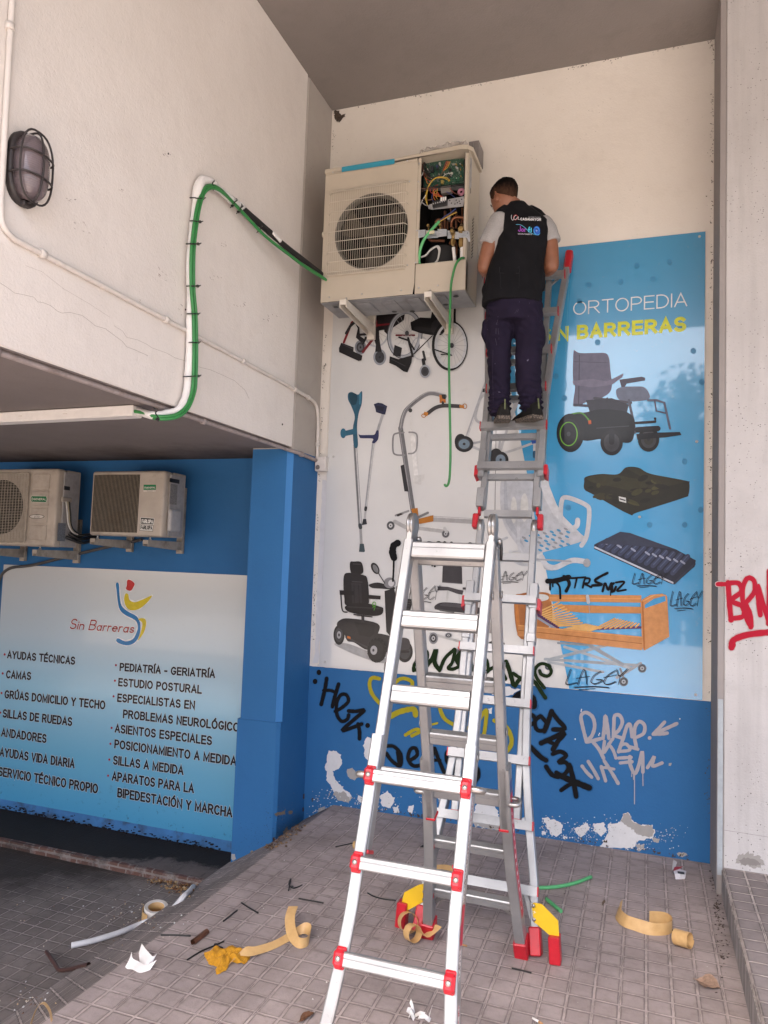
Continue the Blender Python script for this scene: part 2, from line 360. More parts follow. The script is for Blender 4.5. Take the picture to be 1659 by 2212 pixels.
b = MB(); b.box((-9.7, -1.1, -0.7), (-9.5, 5.0, 2.45)); b.build('side_wall', M_BLUE, bld)
b = MB(); b.box((0.398, 4.42, 0.0), (9, 4.9, 5.06), 0.004); rw = b.build('concrete_wall', M_CONC, bld)
b = MB(); b.box((0.366, 4.4235, -0.1), (0.3965, 4.86, 5.055)); jamb = b.build('jamb', M_JAMB, bld)
b = MB(); b.box((0.3685, 4.4205, 0.10), (0.3945, 4.4235, 1.02), 0.001); b.build('jamb_plate', simple('pale_blue_grey_steel', (0.36, 0.40, 0.43), 0.5, var=0.1, dirt=((0.12, 0.06, 0.04), 12, 0.62, 0.9)), jamb)
# ------------------------------------------------------------------ stroke lettering (narrow sans capitals and a few small letters)
def _arc(cx, cy, rx, ry, a0, a1, n=9): return [(cx + rx*math.cos(R(a0 + (a1-a0)*k/(n-1))), cy + ry*math.sin(R(a0 + (a1-a0)*k/(n-1)))) for k in range(n)]
def _glyphs():
    g = {}
    g['A'] = (.62, [[(0, 0), (.31, 1), (.62, 0)], [(.10, .32), (.52, .32)]])
    bow = lambda x, y0, y1, r: [(0, y1), (x - r, y1)] + _arc(x - r, (y0+y1)/2, r, (y1-y0)/2, 90, -90) + [(0, y0)]
    g['B'] = (.56, [[(0, 0), (0, 1)], bow(.53, .53, 1, .22), bow(.56, 0, .53, .25)])
    g['C'] = (.60, [_arc(.33, .5, .33, .5, 42, 318, 15)])
    g['D'] = (.60, [[(0, 0), (0, 1)], bow(.60, 0, 1, .38)])
    g['E'] = (.50, [[(.5, 1), (0, 1), (0, 0), (.5, 0)], [(0, .52), (.46, .52)]])
    g['F'] = (.48, [[(.48, 1), (0, 1), (0, 0)], [(0, .5), (.42, .5)]])
    g['G'] = (.64, [_arc(.33, .5, .33, .5, 42, 340, 15) + [(.64, .42), (.38, .42)]])
    g['H'] = (.58, [[(0, 0), (0, 1)], [(.58, 0), (.58, 1)], [(0, .52), (.58, .52)]])
    g['I'] = (.0, [[(0, 0), (0, 1)]])
    g['J'] = (.40, [[(.40, 1), (.40, .25)] + _arc(.20, .22, .20, .22, 0, -180)])
    g['K'] = (.58, [[(0, 0), (0, 1)], [(.55, 1), (0, .40)], [(.18, .58), (.58, 0)]])
    g['L'] = (.46, [[(0, 1), (0, 0), (.46, 0)]])
    g['M'] = (.70, [[(0, 0), (0, 1), (.35, .12), (.70, 1), (.70, 0)]])
    g['N'] = (.58, [[(0, 0), (0, 1), (.58, 0), (.58, 1)]])
    g['O'] = (.68, [_arc(.34, .5, .34, .5, 90, 450, 21)])
    g['P'] = (.54, [[(0, 0), (0, 1)], bow(.54, .46, 1, .25)])
    g['R'] = (.60, [[(0, 0), (0, 1)], bow(.56, .48, 1, .25), [(.30, .48), (.60, 0)]])
    g['S'] = (.54, [_arc(.27, .745, .25, .255, 25, 250, 11) + [(.34, .49)] + _arc(.27, .26, .27, .26, 62, -155, 11)])
    g['T'] = (.58, [[(0, 1), (.58, 1)], [(.29, 1), (.29, 0)]])
    g['U'] = (.58, [[(0, 1), (0, .30)] + _arc(.29, .29, .29, .29, 180, 360) + [(.58, 1)]])
    g['V'] = (.60, [[(0, 1), (.30, 0), (.60, 1)]])
    g['X'] = (.58, [[(0, 0), (.58, 1)], [(0, 1), (.58, 0)]])
    g['Y'] = (.60, [[(0, 1), (.30, .45), (.60, 1)], [(.30, .45), (.30, 0)]])
    g['Z'] = (.54, [[(0, 1), (.54, 1), (0, 0), (.54, 0)]])
    g['1'] = (.25, [[(0, .78), (.22, 1), (.22, 0)]]); g['2'] = (.5, [_arc(.25, .73, .25, .27, 170, -30) + [(0, 0), (.52, 0)]])
    g['-'] = (.28, [[(0, .38), (.28, .38)]]); g[' '] = (.16, []); g['.'] = (.02, [[(0, 0), (.02, 0)]])
    g['a'] = (.40, [_arc(.19, .24, .19, .25, 0, 360, 15), [(.39, .5), (.39, 0)]])
    g['e'] = (.42, [[(.02, .26), (.42, .26)] + _arc(.21, .25, .21, .25, 5, 310, 13)])
    g['i'] = (.0, [[(0, 0), (0, .5)], [(0, .70), (0, .73)]]); g['n'] = (.38, [[(0, 0), (0, .5)], _arc(.19, .30, .19, .20, 180, 0) + [(.38, 0)]])
    g['r'] = (.24, [[(0, 0), (0, .5)], _arc(.18, .28, .18, .22, 180, 70)]); g['s'] = (.32, [_arc(.16, .37, .14, .13, 20, 250, 8) + _arc(.16, .12, .16, .12, 60, -160, 8)])
    g['o'] = (.44, [_arc(.22, .25, .22, .25, 90, 450, 15)]); g['f'] = (.26, [_arc(.26, .78, .14, .18, 90, 180) + [(.12, 0)], [(0, .5), (.26, .5)]]); g['u'] = (.38, [[(0, .5), (0, .2)] + _arc(.19, .2, .19, .2, 180, 360) + [(.38, .5)], [(.38, .2), (.38, 0)]])
    for c, base in (('É', 'E'), ('Í', 'I'), ('Ó', 'O'), ('Ú', 'U'), ('Á', 'A')):
        w, st = g[base]; g[c] = (w, st + [[(w/2 - .02, 1.13), (w/2 + .12, 1.30)]])
    return g
GLYPH = _glyphs()
def stroke_text(art, body, A, B, H, col, sw, shear=0.0, grow=0.0, gap=None):
    """letters between world points A and B on the art's plane; sw = stroke width / cap height"""
    gap = (0.085 + sw) if gap is None else gap
    adv = [GLYPH[c][0] for c in body]; tot = sum(adv) + gap * (len(body) - 1)
    X = (B - A); k = (X.length - sw * H) / H / tot; ux = X.normalized(); art.off += art.step; cc = (*(lin(col) if isinstance(col, str) else col), 1)
    yi = 'xyz'.index(art.ax); yv = art.v + art.side * art.off; h = sw / 2 + grow; x = sw / 2
    def emit(pts):
        V = []
        for u, v in pts:
            p = A + ux * ((u + shear * v) * H) + Vector((0, 0, v * H)); p[yi] = yv; V.append(art.bm.verts.new(p))
        try:
            f = art.bm.faces.new(V)
            for l in f.loops: l[art.cl] = cc
        except ValueError: pass
    for c, w in zip(body, adv):
        for st in GLYPH[c][1]:
            q = [(x + u * k, sw/2 + v * (1 - sw)) for u, v in st]; n = len(q)
            closed = n > 3 and math.hypot(q[0][0]-q[-1][0], q[0][1]-q[-1][1]) < 1e-4
            L = []; Rr = []
            for i in range(n):
                a = q[i-1] if i else (q[-2] if closed else q[0]); b = q[i+1] if i < n-1 else (q[1] if closed else q[-1])
                d1 = Vector((q[i][0]-a[0], q[i][1]-a[1])); d2 = Vector((b[0]-q[i][0], b[1]-q[i][1]))
                if d1.length < 1e-9: d1 = d2.copy()
                if d2.length < 1e-9: d2 = d1.copy()
                d1.normalize(); d2.normalize(); t = (d1 + d2)
                if t.length < 0.2: t = d2.copy()
                t.normalize(); nn = Vector((-t.y, t.x)); m = h / max(0.42, abs(nn.dot(Vector((-d1.y, d1.x)))))
                p = Vector(q[i])
                if not closed and i == 0: p = p - d2 * (h if (abs(d2.x) < .01 or abs(d2.y) < .01) else h * .8) 
                if not closed and i == n-1: p = p + d1 * (h if (abs(d1.x) < .01 or abs(d1.y) < .01) else h * .8)
                L.append((p.x + nn.x*m, p.y + nn.y*m)); Rr.append((p.x - nn.x*m, p.y - nn.y*m))
            for i in range(n-1):
                emit([L[i], L[i+1], Rr[i+1], Rr[i]])
            art.off += art.step * 0.12; yv = art.v + art.side * art.off
        x += (w + gap) * k
# ------------------------------------------------------------------ printing, lettering and paint on flat surfaces
def print_mat(name, rough=0.35, coat=0.0, bmp=0.0, var=0.05, spec=0.5):
    m, nt, p = mat_new(name, rough, 0, spec=spec); co = pos(nt)
    a = nd(nt, 'ShaderNodeAttribute', attribute_name='Col').outputs['Color']
    c = mix(nt, 1.0, a, ramp(nt, noi(nt, co, 24, 7, 0.65), [(0.3, 1 - var * 2), (0.7, 1.0)]), 'MULTIPLY')
    nt.links.new(c, p.inputs['Base Color'])
    if coat: p.inputs['Coat Weight'].default_value = coat; p.inputs['Coat Roughness'].default_value = 0.06
    if bmp: bump(nt, p, noi(nt, co, 200, 2), bmp, 0.002)
    return m
M_PRINT = print_mat('printed_vinyl', 0.4, 0.22, var=0.13, spec=0.25)
M_SPRAY = print_mat('spray_paint', 0.7, spec=0.12)
M_DECAL = print_mat('coloured_plastic', 0.45)

class Art:
    """flat shapes on the plane ax=v; coordinates are read off a crop of the photo (origin, scale)"""
    def __init__(s, ox, oy, sc, ax='y', v=0.0, side=-1, step=0.0001, base=0.0005):
        s.ox, s.oy, s.sc, s.ax, s.v, s.side, s.step, s.off = ox, oy, sc / 1.851718, ax, v, side, step, base
        s.bm = bmesh.new(); s.cl = s.bm.loops.layers.float_color.new('Col'); s.tf = None
    def re(s, ox, oy, sc): s.ox, s.oy, s.sc = ox, oy, sc / 1.851718; return s
    def P(s, x, y):
        p = at(s.ox / 1.851718 + x * s.sc, s.oy / 1.851718 + y * s.sc, s.ax, s.v)
        p['xyz'.index(s.ax)] = s.v + s.side * s.off; return p
    def _pts(s, t):
        if isinstance(t, str): return [tuple(float(q) for q in w.split(',')) for w in t.split()]
        return t
    def _fill(s, pts, col):
        s.off += s.step; c = (*(lin(col) if isinstance(col, str) else col), 1)
        V = [s.bm.verts.new(s.P(*p)) for p in pts]
        for tri in tessellate_polygon([[Vector((x, y, 0)) for x, y in pts]]):
            try:
                f = s.bm.faces.new([V[i] for i in tri])
                for l in f.loops: l[s.cl] = c
            except ValueError: pass
    def p(s, t, col): s._fill(s._pts(t), col); return s
    def sp(s, t, col, n=5):
        q = smooth_path([(x, y, 0) for x, y in s._pts(t)], n, True); s._fill([(v.x, v.y) for v in q], col); return s
    def l(s, t, w, col, smooth=False, w2=None, ragged=0.0):
        q = s._pts(t)
        if smooth: q = [(v.x, v.y) for v in smooth_path([(x, y, 0) for x, y in q], 6)]
        s.off += s.step; c = (*(lin(col) if isinstance(col, str) else col), 1); N = len(q)
        def quad(V):
            try:
                f = s.bm.faces.new(V)
                for l in f.loops: l[s.cl] = c
            except ValueError: pass
        prev = None; off0 = s.off
        for i in range(N):
            s.off = off0 + s.step * (0.15 + 0.6 * i / max(1, N - 1))
            a = q[max(0, i-1)]; b = q[min(N-1, i+1)]; dx, dy = b[0]-a[0], b[1]-a[1]; L = math.hypot(dx, dy) or 1
            k = (w if w2 is None else w + (w2 - w) * i / max(1, N-1)) / 2
            if ragged: k *= 1 + ragged * noise.noise((q[i][0] * 0.11, q[i][1] * 0.11, w))
            nx, ny = -dy / L * k, dx / L * k
            cur = [s.bm.verts.new(s.P(q[i][0]+nx, q[i][1]+ny)), s.bm.verts.new(s.P(q[i][0]-nx, q[i][1]-ny))]
            if prev: quad([prev[0], cur[0], cur[1], prev[1]])
            prev = cur
            if i in (0, N-1) or (not smooth):
                ring = [s.bm.verts.new(s.P(q[i][0] + k*math.cos(t*math.pi/5), q[i][1] + k*math.sin(t*math.pi/5))) for t in range(10)]
                ro = s.off
                for v in ring: v.co['xyz'.index(s.ax)] += s.side * s.step * (-0.12 if i == 0 else 0.12)
                quad(ring)
        s.off = off0 + s.step; return s
    def e(s, cx, cy, rx, ry, col, rot=0.0, n=26):
        c, sn = math.cos(R(rot)), math.sin(R(rot))
        s._fill([(cx + rx*math.cos(t)*c - ry*math.sin(t)*sn, cy + rx*math.cos(t)*sn + ry*math.sin(t)*c) for t in (2*math.pi*k/n for k in range(n))], col); return s
    def r(s, cx, cy, rx, ry, w, col, rot=0.0, n=40):
        s.off += s.step; cc = (*lin(col), 1); c, sn = math.cos(R(rot)), math.sin(R(rot)); prev = None; first = None
        for k in range(n + 1):
            t = 2*math.pi*k/n
            def pt(a, b): return s.bm.verts.new(s.P(cx + a*math.cos(t)*c - b*math.sin(t)*sn, cy + a*math.cos(t)*sn + b*math.sin(t)*c))
            cur = [pt(rx, ry), pt(rx - w, ry - w)]
            if prev:
                f = s.bm.faces.new([prev[0], cur[0], cur[1], prev[1]])
                for l in f.loops: l[s.cl] = cc
            prev = cur
        return s
    def spokes(s, cx, cy, rx, ry, n, w, col):
        for k in range(n):
            t = 2*math.pi*k/n; s.l([(cx, cy), (cx + rx*math.cos(t), cy + ry*math.sin(t))], w, col); s.off -= s.step * 0.9
        return s
    def text(s, body, p0, p1, cap, col, bold=0.0, shear=0.0, halo=None, hb=0.05):
        A = s.P(*p0); B = s.P(*p1); H = (s.P(*p0) - s.P(p0[0], p0[1] - cap)).length
        sw = 0.15 + bold * 2.4
        if halo: stroke_text(s, body, A, B, H, halo, sw, shear, hb)
        stroke_text(s, body, A, B, H, col, sw, shear); return s
    def build(s, name, mat, parent, label=None):
        me = bpy.data.meshes.new(name); s.bm.to_mesh(me); s.bm.free()
        o = bpy.data.objects.new(name, me); COL.objects.link(o); me.materials.append(mat)
        o.parent = parent; o.matrix_parent_inverse = Matrix.Translation(-world_loc(parent))
        return tag(o, label)
# ------------------------------------------------------------------ the big advertising panel on the back wall
YP = 4.842
def panel_mat(name, kind):
    m, nt, p = mat_new(name, 0.22, 0, spec=0.5); co = pos(nt); s = sep(nt, co)
    n = noi(nt, co, 1.5, 4); n2 = noi(nt, co, 22, 6, 0.7)
    if kind == 'white': c = mix(nt, ramp(nt, n, [(0.35, 0), (0.7, 1)]), (0.60, 0.605, 0.595), (0.545, 0.55, 0.545))
    elif kind == 'blue': c = mix(nt, nd(nt, 'ShaderNodeMapRange', {0: s[2], 1: 1.0, 2: 3.8}).outputs[0], (0.055, 0.33, 0.62), (0.045, 0.26, 0.46))
    else:
        f = nd(nt, 'ShaderNodeMapRange', {0: s[2], 1: -0.35, 2: 1.5}).outputs[0]
        c = nd(nt, 'ShaderNodeValToRGB', {0: f}); e = c.color_ramp.elements
        for q in range(3): e.new(0.5)
        for i, (pp, cc) in enumerate([(0.0, (0.075, 0.32, 0.54)), (0.22, (0.155, 0.42, 0.60)), (0.5, (0.33, 0.57, 0.71)), (0.72, (0.48, 0.58, 0.64)), (1.0, (0.53, 0.54, 0.53))]): e[i].position = pp; e[i].color = (*cc, 1)
        c = c.outputs[0]
        # mould and grime along the lower edge
        k = mth(nt, 'MULTIPLY', ramp(nt, n2, [(0.6, 0), (0.7, 0.7)]), nd(nt, 'ShaderNodeMapRange', {0: mth(nt, 'ADD', s[2], mth(nt, 'MULTIPLY', n, 0.4)), 1: 0.12, 2: -0.12}).outputs[0])
        c = mix(nt, k, c, (0.01, 0.03, 0.035))
    c = mix(nt, ramp(nt, n2, [(0.62, 0), (0.8, 0.25)]), c, (0.30, 0.29, 0.27))
    nt.links.new(c, p.inputs['Base Color'])
    nt.links.new(mth(nt, 'ADD', 0.13, mth(nt, 'MULTIPLY', n2, 0.16)), p.inputs['Roughness'])
    p.inputs['Coat Weight'].default_value = 0.95 if kind == 'blue' else (0.5 if kind == 'white' else 0.22); p.inputs['Coat Roughness'].default_value = 0.03; p.inputs['Coat IOR'].default_value = 1.6
    bump(nt, p, noi(nt, co, 1.8, 2), 0.10, 0.02)
    return m
big = empty('wall_poster', (-0.93, YP, 0.93), 'large glossy white and light blue orthopaedics panel full of product pictures', 'poster')
b = MB(); b.box((-2.178, YP, 0.937), (0.321, 4.8495, 3.807)); pan = b.build('panel', panel_mat('white_panel_print', 'white'), big)
q = [at(1229.5, 1497, 'y', YP), at(1520, 1518, 'y', YP), at(1524, 500, 'y', YP), at(1046, 552, 'y', YP)]
q = [(max(-2.175, min(0.3185, v.x)), max(0.939, min(3.805, v.z))) for v in q]
q[0] = (q[0][0], 0.939); q[1] = (0.3185, 0.939); q[2] = (0.3185, 3.805); q[3] = (q[3][0], 3.805)
b = MB(); b.face([(x, YP - 0.0012, z) for x, z in q]); b.build('blue_area', panel_mat('blue_panel_print', 'blue'), big)
YB = YP - 0.0014
# lettering, dots and seams
for x, y in ((637, 73), (790, 58), (712, 135), (562, 150), (415, 163), (370, 240), (260, 588), (900, 470), (940, 615), (318, 1200), (697, 1280), (860, 1280), (935, 1210), (860, 985), (300, 690), (455, 430), (840, 350)):
    a = Art(2000, 1000, 0.859, 'y', YB); a.e(x, y, 13, 14, (0.045, 0.235, 0.43)); a.build('printed_dot', M_PRINT, big)
a = Art(2000, 1000, 0.859, 'y', YB)
a.text('ORTOPEDIA', (340, 304), (872, 262), 62, (0.72, 0.74, 0.74), bold=-0.028); a.build('lettering', M_PRINT, big, 'thin white lettering')
a = Art(2000, 1000, 0.859, 'y', YB)
a.text('SIN BARRERAS', (186, 430), (867, 379), 66, (0.62, 0.66, 0.05), bold=0.03)
a.build('lettering', M_PRINT, big, 'bold yellow lettering')
a = Art(0, 0, 1.851718, 'y', YB - 0.001)
a.l('1073,820 1066,1340', 1.0, '#4a4a48'); a.build('panel_seam', M_PRINT, big)
a = Art(0, 0, 1.851718, 'y', YB - 0.001); a.l('1232,540 1222,760', 1.2, (0.09, 0.36, 0.55))
a.build('panel_seam', M_PRINT, big)
for x, y in ((1511, 511), (1505, 954), (1381.5, 1116.6), (1503, 1501), (720, 986), (701.5, 1430), (1041, 1045), (1049, 1045)):
    p = at(x, y, 'y', YP); b = MB(); b.lathe([(0.0001, -0.006), (0.006, -0.005), (0.009, -0.001), (0.009, 0.0)], p, (0, 1, 0), 12)
    b.build('screw', simple('dull_screw_cap', (0.5, 0.5, 0.49), 0.4), big)

def wheelpic(a, x, y, rx, ry, tyre='#232326', hub='#8f9296', k=0.45):
    a.e(x, y, rx, ry, tyre); a.e(x, y, rx*0.72, ry*0.72, '#3a3b3f'); a.e(x, y, rx*k, ry*k, hub); a.e(x, y, rx*0.16, ry*0.16, '#2a2a2c')

# two manual wheelchairs under the unit
a = Art(1200, 1200, 0.6028, 'y', YB)
a.r(505, 205, 88, 108, 12, '#a9adb3'); a.spokes(505, 205, 78, 98, 14, 2, '#9a9ca0'); a.r(800, 320, 62, 80, 9, '#b3b6ba')
wheelpic(a, 402, 315, 38, 48, '#7d828a', '#5d6066'); wheelpic(a, 530, 380, 43, 54, '#8b9098', '#3c3e44', 0.4)
a.p('470,95 700,75 690,135 610,190 520,205', '#1b181a').p('500,90 660,85 650,130 585,172 540,190 500,160', '#1d1a1c').p('560,120 640,100 600,250 560,210', '#241f22')
a.l('385,120 345,150 292,282', 15, '#7a2028').l('505,140 508,232 418,345', 17, '#702027').l('508,170 600,160', 12, '#6e1f26').l('640,235 760,235', 12, '#6b2028')
a.l('372,140 335,175 308,222', 18, '#262327').p('365,150 385,190 372,250 410,285 440,268 400,240 395,180', '#232125')
a.p('495,180 525,180 528,250 535,300 545,345 500,345 505,300 490,250', '#1f1d20').l('400,232 470,225', 16, '#29262a').l('440,250 420,290', 14, '#222')
a.p('275,285 358,315 356,342 416,370 410,402 390,406 262,348 260,320', '#1e1d20').l('285,295 350,325', 6, '#3d3c40')
a.r(697, 230, 117, 163, 8, '#4e5156', 8); a.r(697, 230, 111, 157, 22, '#a4a9b0', 8); a.r(693, 230, 97, 142, 4, '#7c8087', 8); a.spokes(712, 222, 84, 128, 18, 2.2, '#a4a6aa'); a.e(712, 222, 13, 16, '#44464a')
a.p('735,150 800,118 870,122 880,60 1035,55 1035,150 990,180 940,235 870,235 800,222 742,202', '#171618').l('770,190 900,205', 26, '#222124').e(905, 185, 32, 50, '#29282b')
a.p('795,258 848,268 842,310 872,330 862,380 800,392', '#d9dad8').p('640,300 700,290 720,330 650,340', '#d5d6d4').l('820,345 832,398', 16, '#2c2c2e')
a.l('720,255 750,375', 15, '#1c1b1d').l('880,240 760,360', 7, '#2a292b').l('660,250 720,270 760,330', 12, '#1f1e20')
a.p('598,375 655,395 748,368 742,420 716,482 690,476 640,440 594,420', '#151416').l('610,395 700,440', 5, '#38373a').p('630,300 680,320 670,380 620,370', '#232225')
a.l('820,400 832,470', 22, '#1c1b1e'); wheelpic(a, 832, 476, 36, 44, '#9aa0a8', '#2d2e32', 0.42)
a.r(996, 305, 119, 167, 18, '#151416'); a.r(1003, 305, 106, 152, 16, '#c3c7cb'); a.spokes(1010, 305, 94, 140, 20, 2, '#9b9da1'); a.e(1010, 305, 14, 17, '#303134'); a.l('890,330 1010,370 940,365', 8, '#1b1a1c')
a.build('wheelchair_picture', M_PRINT, big)

# crutches
a = Art(1200, 1200, 0.6028, 'y', YB)
a.l('366,965 400,1505', 25, '#8f9193').l('361,965 394,1505', 5, '#5e6063').l('372,965 405,1505', 5, '#cfd0d0').l('401,1500 408,1630', 18, '#9b9c9d').l('399,1494 402,1510', 24, '#3d4348')
a.p('397,1618 424,1618 432,1668 424,1673 392,1671', '#3c4c52')
a.sp('320,622 345,611 385,628 404,608 414,614 410,690 390,752 379,845 385,968 358,970 352,850 364,775 342,708 320,662', '#2c5b72').sp('326,625 345,616 380,632 372,690 340,690', '#1d4152').l('400,620 398,690', 9, '#3c7a96')
a.p('300,868 378,850 380,888 305,902', '#2f6179').e(288, 885, 19, 33, '#346a84')
a.l('552,752 515,872', 18, '#a3a5a7').l('488,940 437,1385', 17, '#9d9fa2').l('492,940 441,1385', 4, '#cdcece').l('437,1385 430,1465', 14, '#a8a9aa').l('438,1378 436,1392', 19, '#34373c')
a.p('490,692 520,682 546,686 580,705 566,762 540,756 506,745 500,716', '#272a45').p('505,700 560,712 552,740 512,728', '#1b1d31')
a.sp('390,888 402,896 460,896 495,893 508,868 523,870 520,922 497,950 479,946 484,921 410,918 396,910', '#2a2e55').p('420,1453 440,1453 446,1488 412,1494', '#2f3238')
a.build('crutch_picture', M_PRINT, big)

# patient hoist
a = Art(1200, 1200, 0.6028, 'y', YB)
a.l('635,1430 720,1400', 14, '#8d8d8e').l('885,1452 1200,1470', 38, '#a2a2a2').l('885,1440 1200,1456', 6, '#c6c6c6').l('630,1470 700,1508', 26, '#a8a8a7').l('700,1500 955,1533', 30, '#a9a9a8').l('700,1490 955,1520', 5, '#d2d2d0')
a.l('668,850 750,1400', 32, '#69696c').l('660,850 742,1400', 6, '#8f8f92').l('668,855 684,775 722,712 850,622 962,640', 27, '#77777a', True).l('668,850 682,770 722,702 850,612 960,628', 5, '#a3a3a6', True)
a.l('733,735 742,912', 13, '#cfcfcd').l('748,912 772,1165', 30, '#dadad8').p('745,1165 830,1158 826,1196 800,1226 752,1216', '#c9c9c7').e(733, 733, 13, 14, '#444')
a.l('690,880 645,885 620,905 618,1000 638,1027 695,1030', 11, '#858587', True).l('725,878 762,882 778,905 775,985 755,1015 722,1020', 11, '#8d8d8f', True)
a.p('668,1100 690,1092 722,1272 694,1270', '#2e2d30').p('925,630 965,636 969,682 928,684', '#b36a24').p('940,627 968,627 968,660 945,655', '#242224')
a.l('850,752 900,716 960,702 1062,706', 25, '#383638', True).p('826,742 852,748 846,772 820,764', '#b9772c').p('1058,696 1090,700 1090,720 1060,716', '#b9772c').r(822, 768, 16, 14, 5, '#a56a2a').r(1094, 706, 16, 18, 5, '#a56a2a').l('948,680 952,702', 16, '#333')
a.text('EUROLIFT', (735, 708), (778, 668), 9, '#3c3c3e')
a.p('738,1386 782,1380 790,1452 886,1428 886,1470 772,1490 757,1442', '#a86a22').p('640,1425 670,1415 690,1420 650,1438', '#33302f').l('790,1440 850,1412', 16, '#77787a')
wheelpic(a, 603, 1497, 26, 29, '#5b5d60', '#b9babb', 0.5); wheelpic(a, 968, 1552, 25, 26, '#6a6b6e', '#a9aaac', 0.5); a.l('960,1515 975,1540', 20, '#b4b5b5')
a.build('hoist_picture', M_PRINT, big)

# walking frame with wheels
a = Art(1200, 1200, 0.6028, 'y', YB)
a.e(1066, 940, 40, 52, '#19191b'); a.l('1252,490 1106,905', 17, '#a9acb1').l('1256,492 1110,907', 4, '#d2d4d6').l('1290,540 1240,680', 14, '#b4b6ba')
a.l('1245,625 1200,650 1168,745 1168,790 1190,812 1250,832', 18, '#b0b3b7', True).l('1430,660 1425,700 1330,1000', 17, '#b6b8bc').l('1470,620 1395,800', 15, '#b1b4b8')
a.l('1245,900 1205,938 1106,958', 15, '#9fa2a6', True).l('1106,958 1235,1012', 17, '#acafb3').l('1340,1020 1430,992 1552,948', 16, '#b4b7bb', True).l('1556,905 1556,1010', 17, '#bcbfc2').l('1556,1010 1555,1040', 20, '#2f5a76').p('1535,935 1548,915 1572,918 1574,950 1540,955', '#2b4f9a')
a.p('1232,500 1252,498 1258,560 1245,555', '#2d4f96').p('1213,590 1262,578 1262,612 1212,612', '#26272a'); a.l('1330,910 1320,1000', 14, '#aaadb1')
wheelpic(a, 1090, 956, 61, 54, '#17171a', '#6f8494', 0.6); a.e(1302, 1040, 44, 55, '#17171a'); wheelpic(a, 1332, 1060, 52, 54, '#17171a', '#76899a', 0.62)
a.build('walker_picture', M_PRINT, big)

# shower chair
a = Art(1500, 1900, 0.4822, 'y', YB)
a.l('1010,310 1000,480 1040,535 1095,520', 20, '#a9adb2', True).l('995,655 1100,680 1200,735 1285,745', 26, '#b2b6bb', True).l('1330,700 1400,720 1415,770 1470,780', 26, '#b2b6bb', True)
a.sp('1042,70 1078,26 1230,10 1418,6 1450,100 1505,240 1565,345 1700,480 1740,520 1690,560 1400,640 1300,682 1240,650 1120,500 1062,385 1040,250', '#b7bac0')
a.p('1330,20 1418,8 1450,100 1505,240 1565,345 1690,470 1640,470 1480,330 1400,180', '#c6c9cd').sp('1070,60 1090,45 1110,300 1180,470 1240,600 1160,500 1080,360', '#a9adb4')
for x, y, rx, ry in ((1240, 270, 33, 118), (1152, 290, 26, 110)): a.e(x, y, rx, ry, '#cdcecb')
a.e(1338, 300, 18, 80, (0.055, 0.31, 0.56))
for j in range(5):
    for i in range(7):
        x = 1235 + i * 58 + j * 34 - (j % 2) * 14; y = 520 + j * 26 - i * 12
        if x < 1610: a.e(x, y, 19, 9, (0.06, 0.28, 0.50) if (i + j) % 3 else '#8d9095', 25)
a.l('1010,305 1070,325 1170,360 1192,400 1195,590 1225,650 1290,655', 25, '#bfc2c7', True).l('1130,637 1205,632', 14, '#b7babe').e(1125, 637, 16, 17, '#c2c5c9')
a.re(2000, 1000, 0.859)
a.l('283,1262 286,1180 308,1152 398,1186 416,1222 404,1330 380,1376', 21, '#bdc1c6', True).l('335,1300 358,1284 362,1258', 24, '#c6c9cd', True)
a.l('195,1430 215,1466 258,1478 335,1446 402,1452', 25, '#bfc3c8', True).e(405, 1457, 17, 20, '#9ea3a8').l('170,1440 330,1450', 8, '#9ea2a7')
a.build('shower_chair_picture', M_PRINT, big)

# power chair, cushion, mattress, bed
a = Art(2000, 1000, 0.859, 'y', YB)
a.sp('342,478 352,470 372,480 440,480 500,486 514,560 518,650 470,690 420,700 345,728 350,640 340,600', '#5e5a6e').l('370,490 366,720', 4, '#3d3a48').l('345,520 500,525', 3, '#4a4656').l('346,722 420,726', 12, '#3a3848')
a.p('338,610 430,600 500,612 575,575 570,592 520,628 430,640 342,628', '#6d687c').p('556,604 660,590 677,596 675,608 590,622 580,640 600,650 570,655', '#403d4c').sp('540,660 560,640 620,636 676,642 697,690 640,704 560,700', '#62697c').l('440,690 610,712', 12, '#3d3c46')
a.l('430,700 520,770', 7, '#33323c').l('500,690 420,775', 7, '#33323c').p('400,700 520,690 600,720 590,760 420,760', '#2c2b34')
a.l('600,700 615,770 630,850', 12, '#4c4f5e').l('690,700 730,700 765,712 792,832', 11, '#596074').l('720,700 728,750 770,760', 8, '#4d5264').l('632,806 722,800 722,785', 12, '#202126')
a.sp('300,778 340,765 400,756 470,742 560,748 606,764 628,800 616,888 560,896 480,880 392,888 340,850', '#121317').l('320,768 380,760 420,800', 7, '#4c8a30', True).p('410,795 424,792 426,810 413,812', '#c0571f').l('450,830 600,820', 4, '#3a3c42')
a.e(328, 852, 64, 90, '#19191c'); a.e(322, 856, 50, 70, '#232427'); a.r(320, 857, 42, 57, 5, '#69a834'); a.e(322, 857, 34, 46, '#17181b'); a.e(320, 857, 9, 11, '#3b3d41')
wheelpic(a, 520, 897, 52, 60, '#1a1a1d', '#34353a', 0.5); a.l('520,845 520,895', 26, '#1c1d22'); wheelpic(a, 692, 882, 50, 58, '#1d1e1c', '#33342f', 0.45); a.l('640,838 735,832', 26, '#18191e')
a.p('634,858 700,852 838,848 845,862 780,872 640,884', '#1c1d22')
a.build('power_chair_picture', M_PRINT, big)
a = Art(2000, 1000, 0.859, 'y', YB)
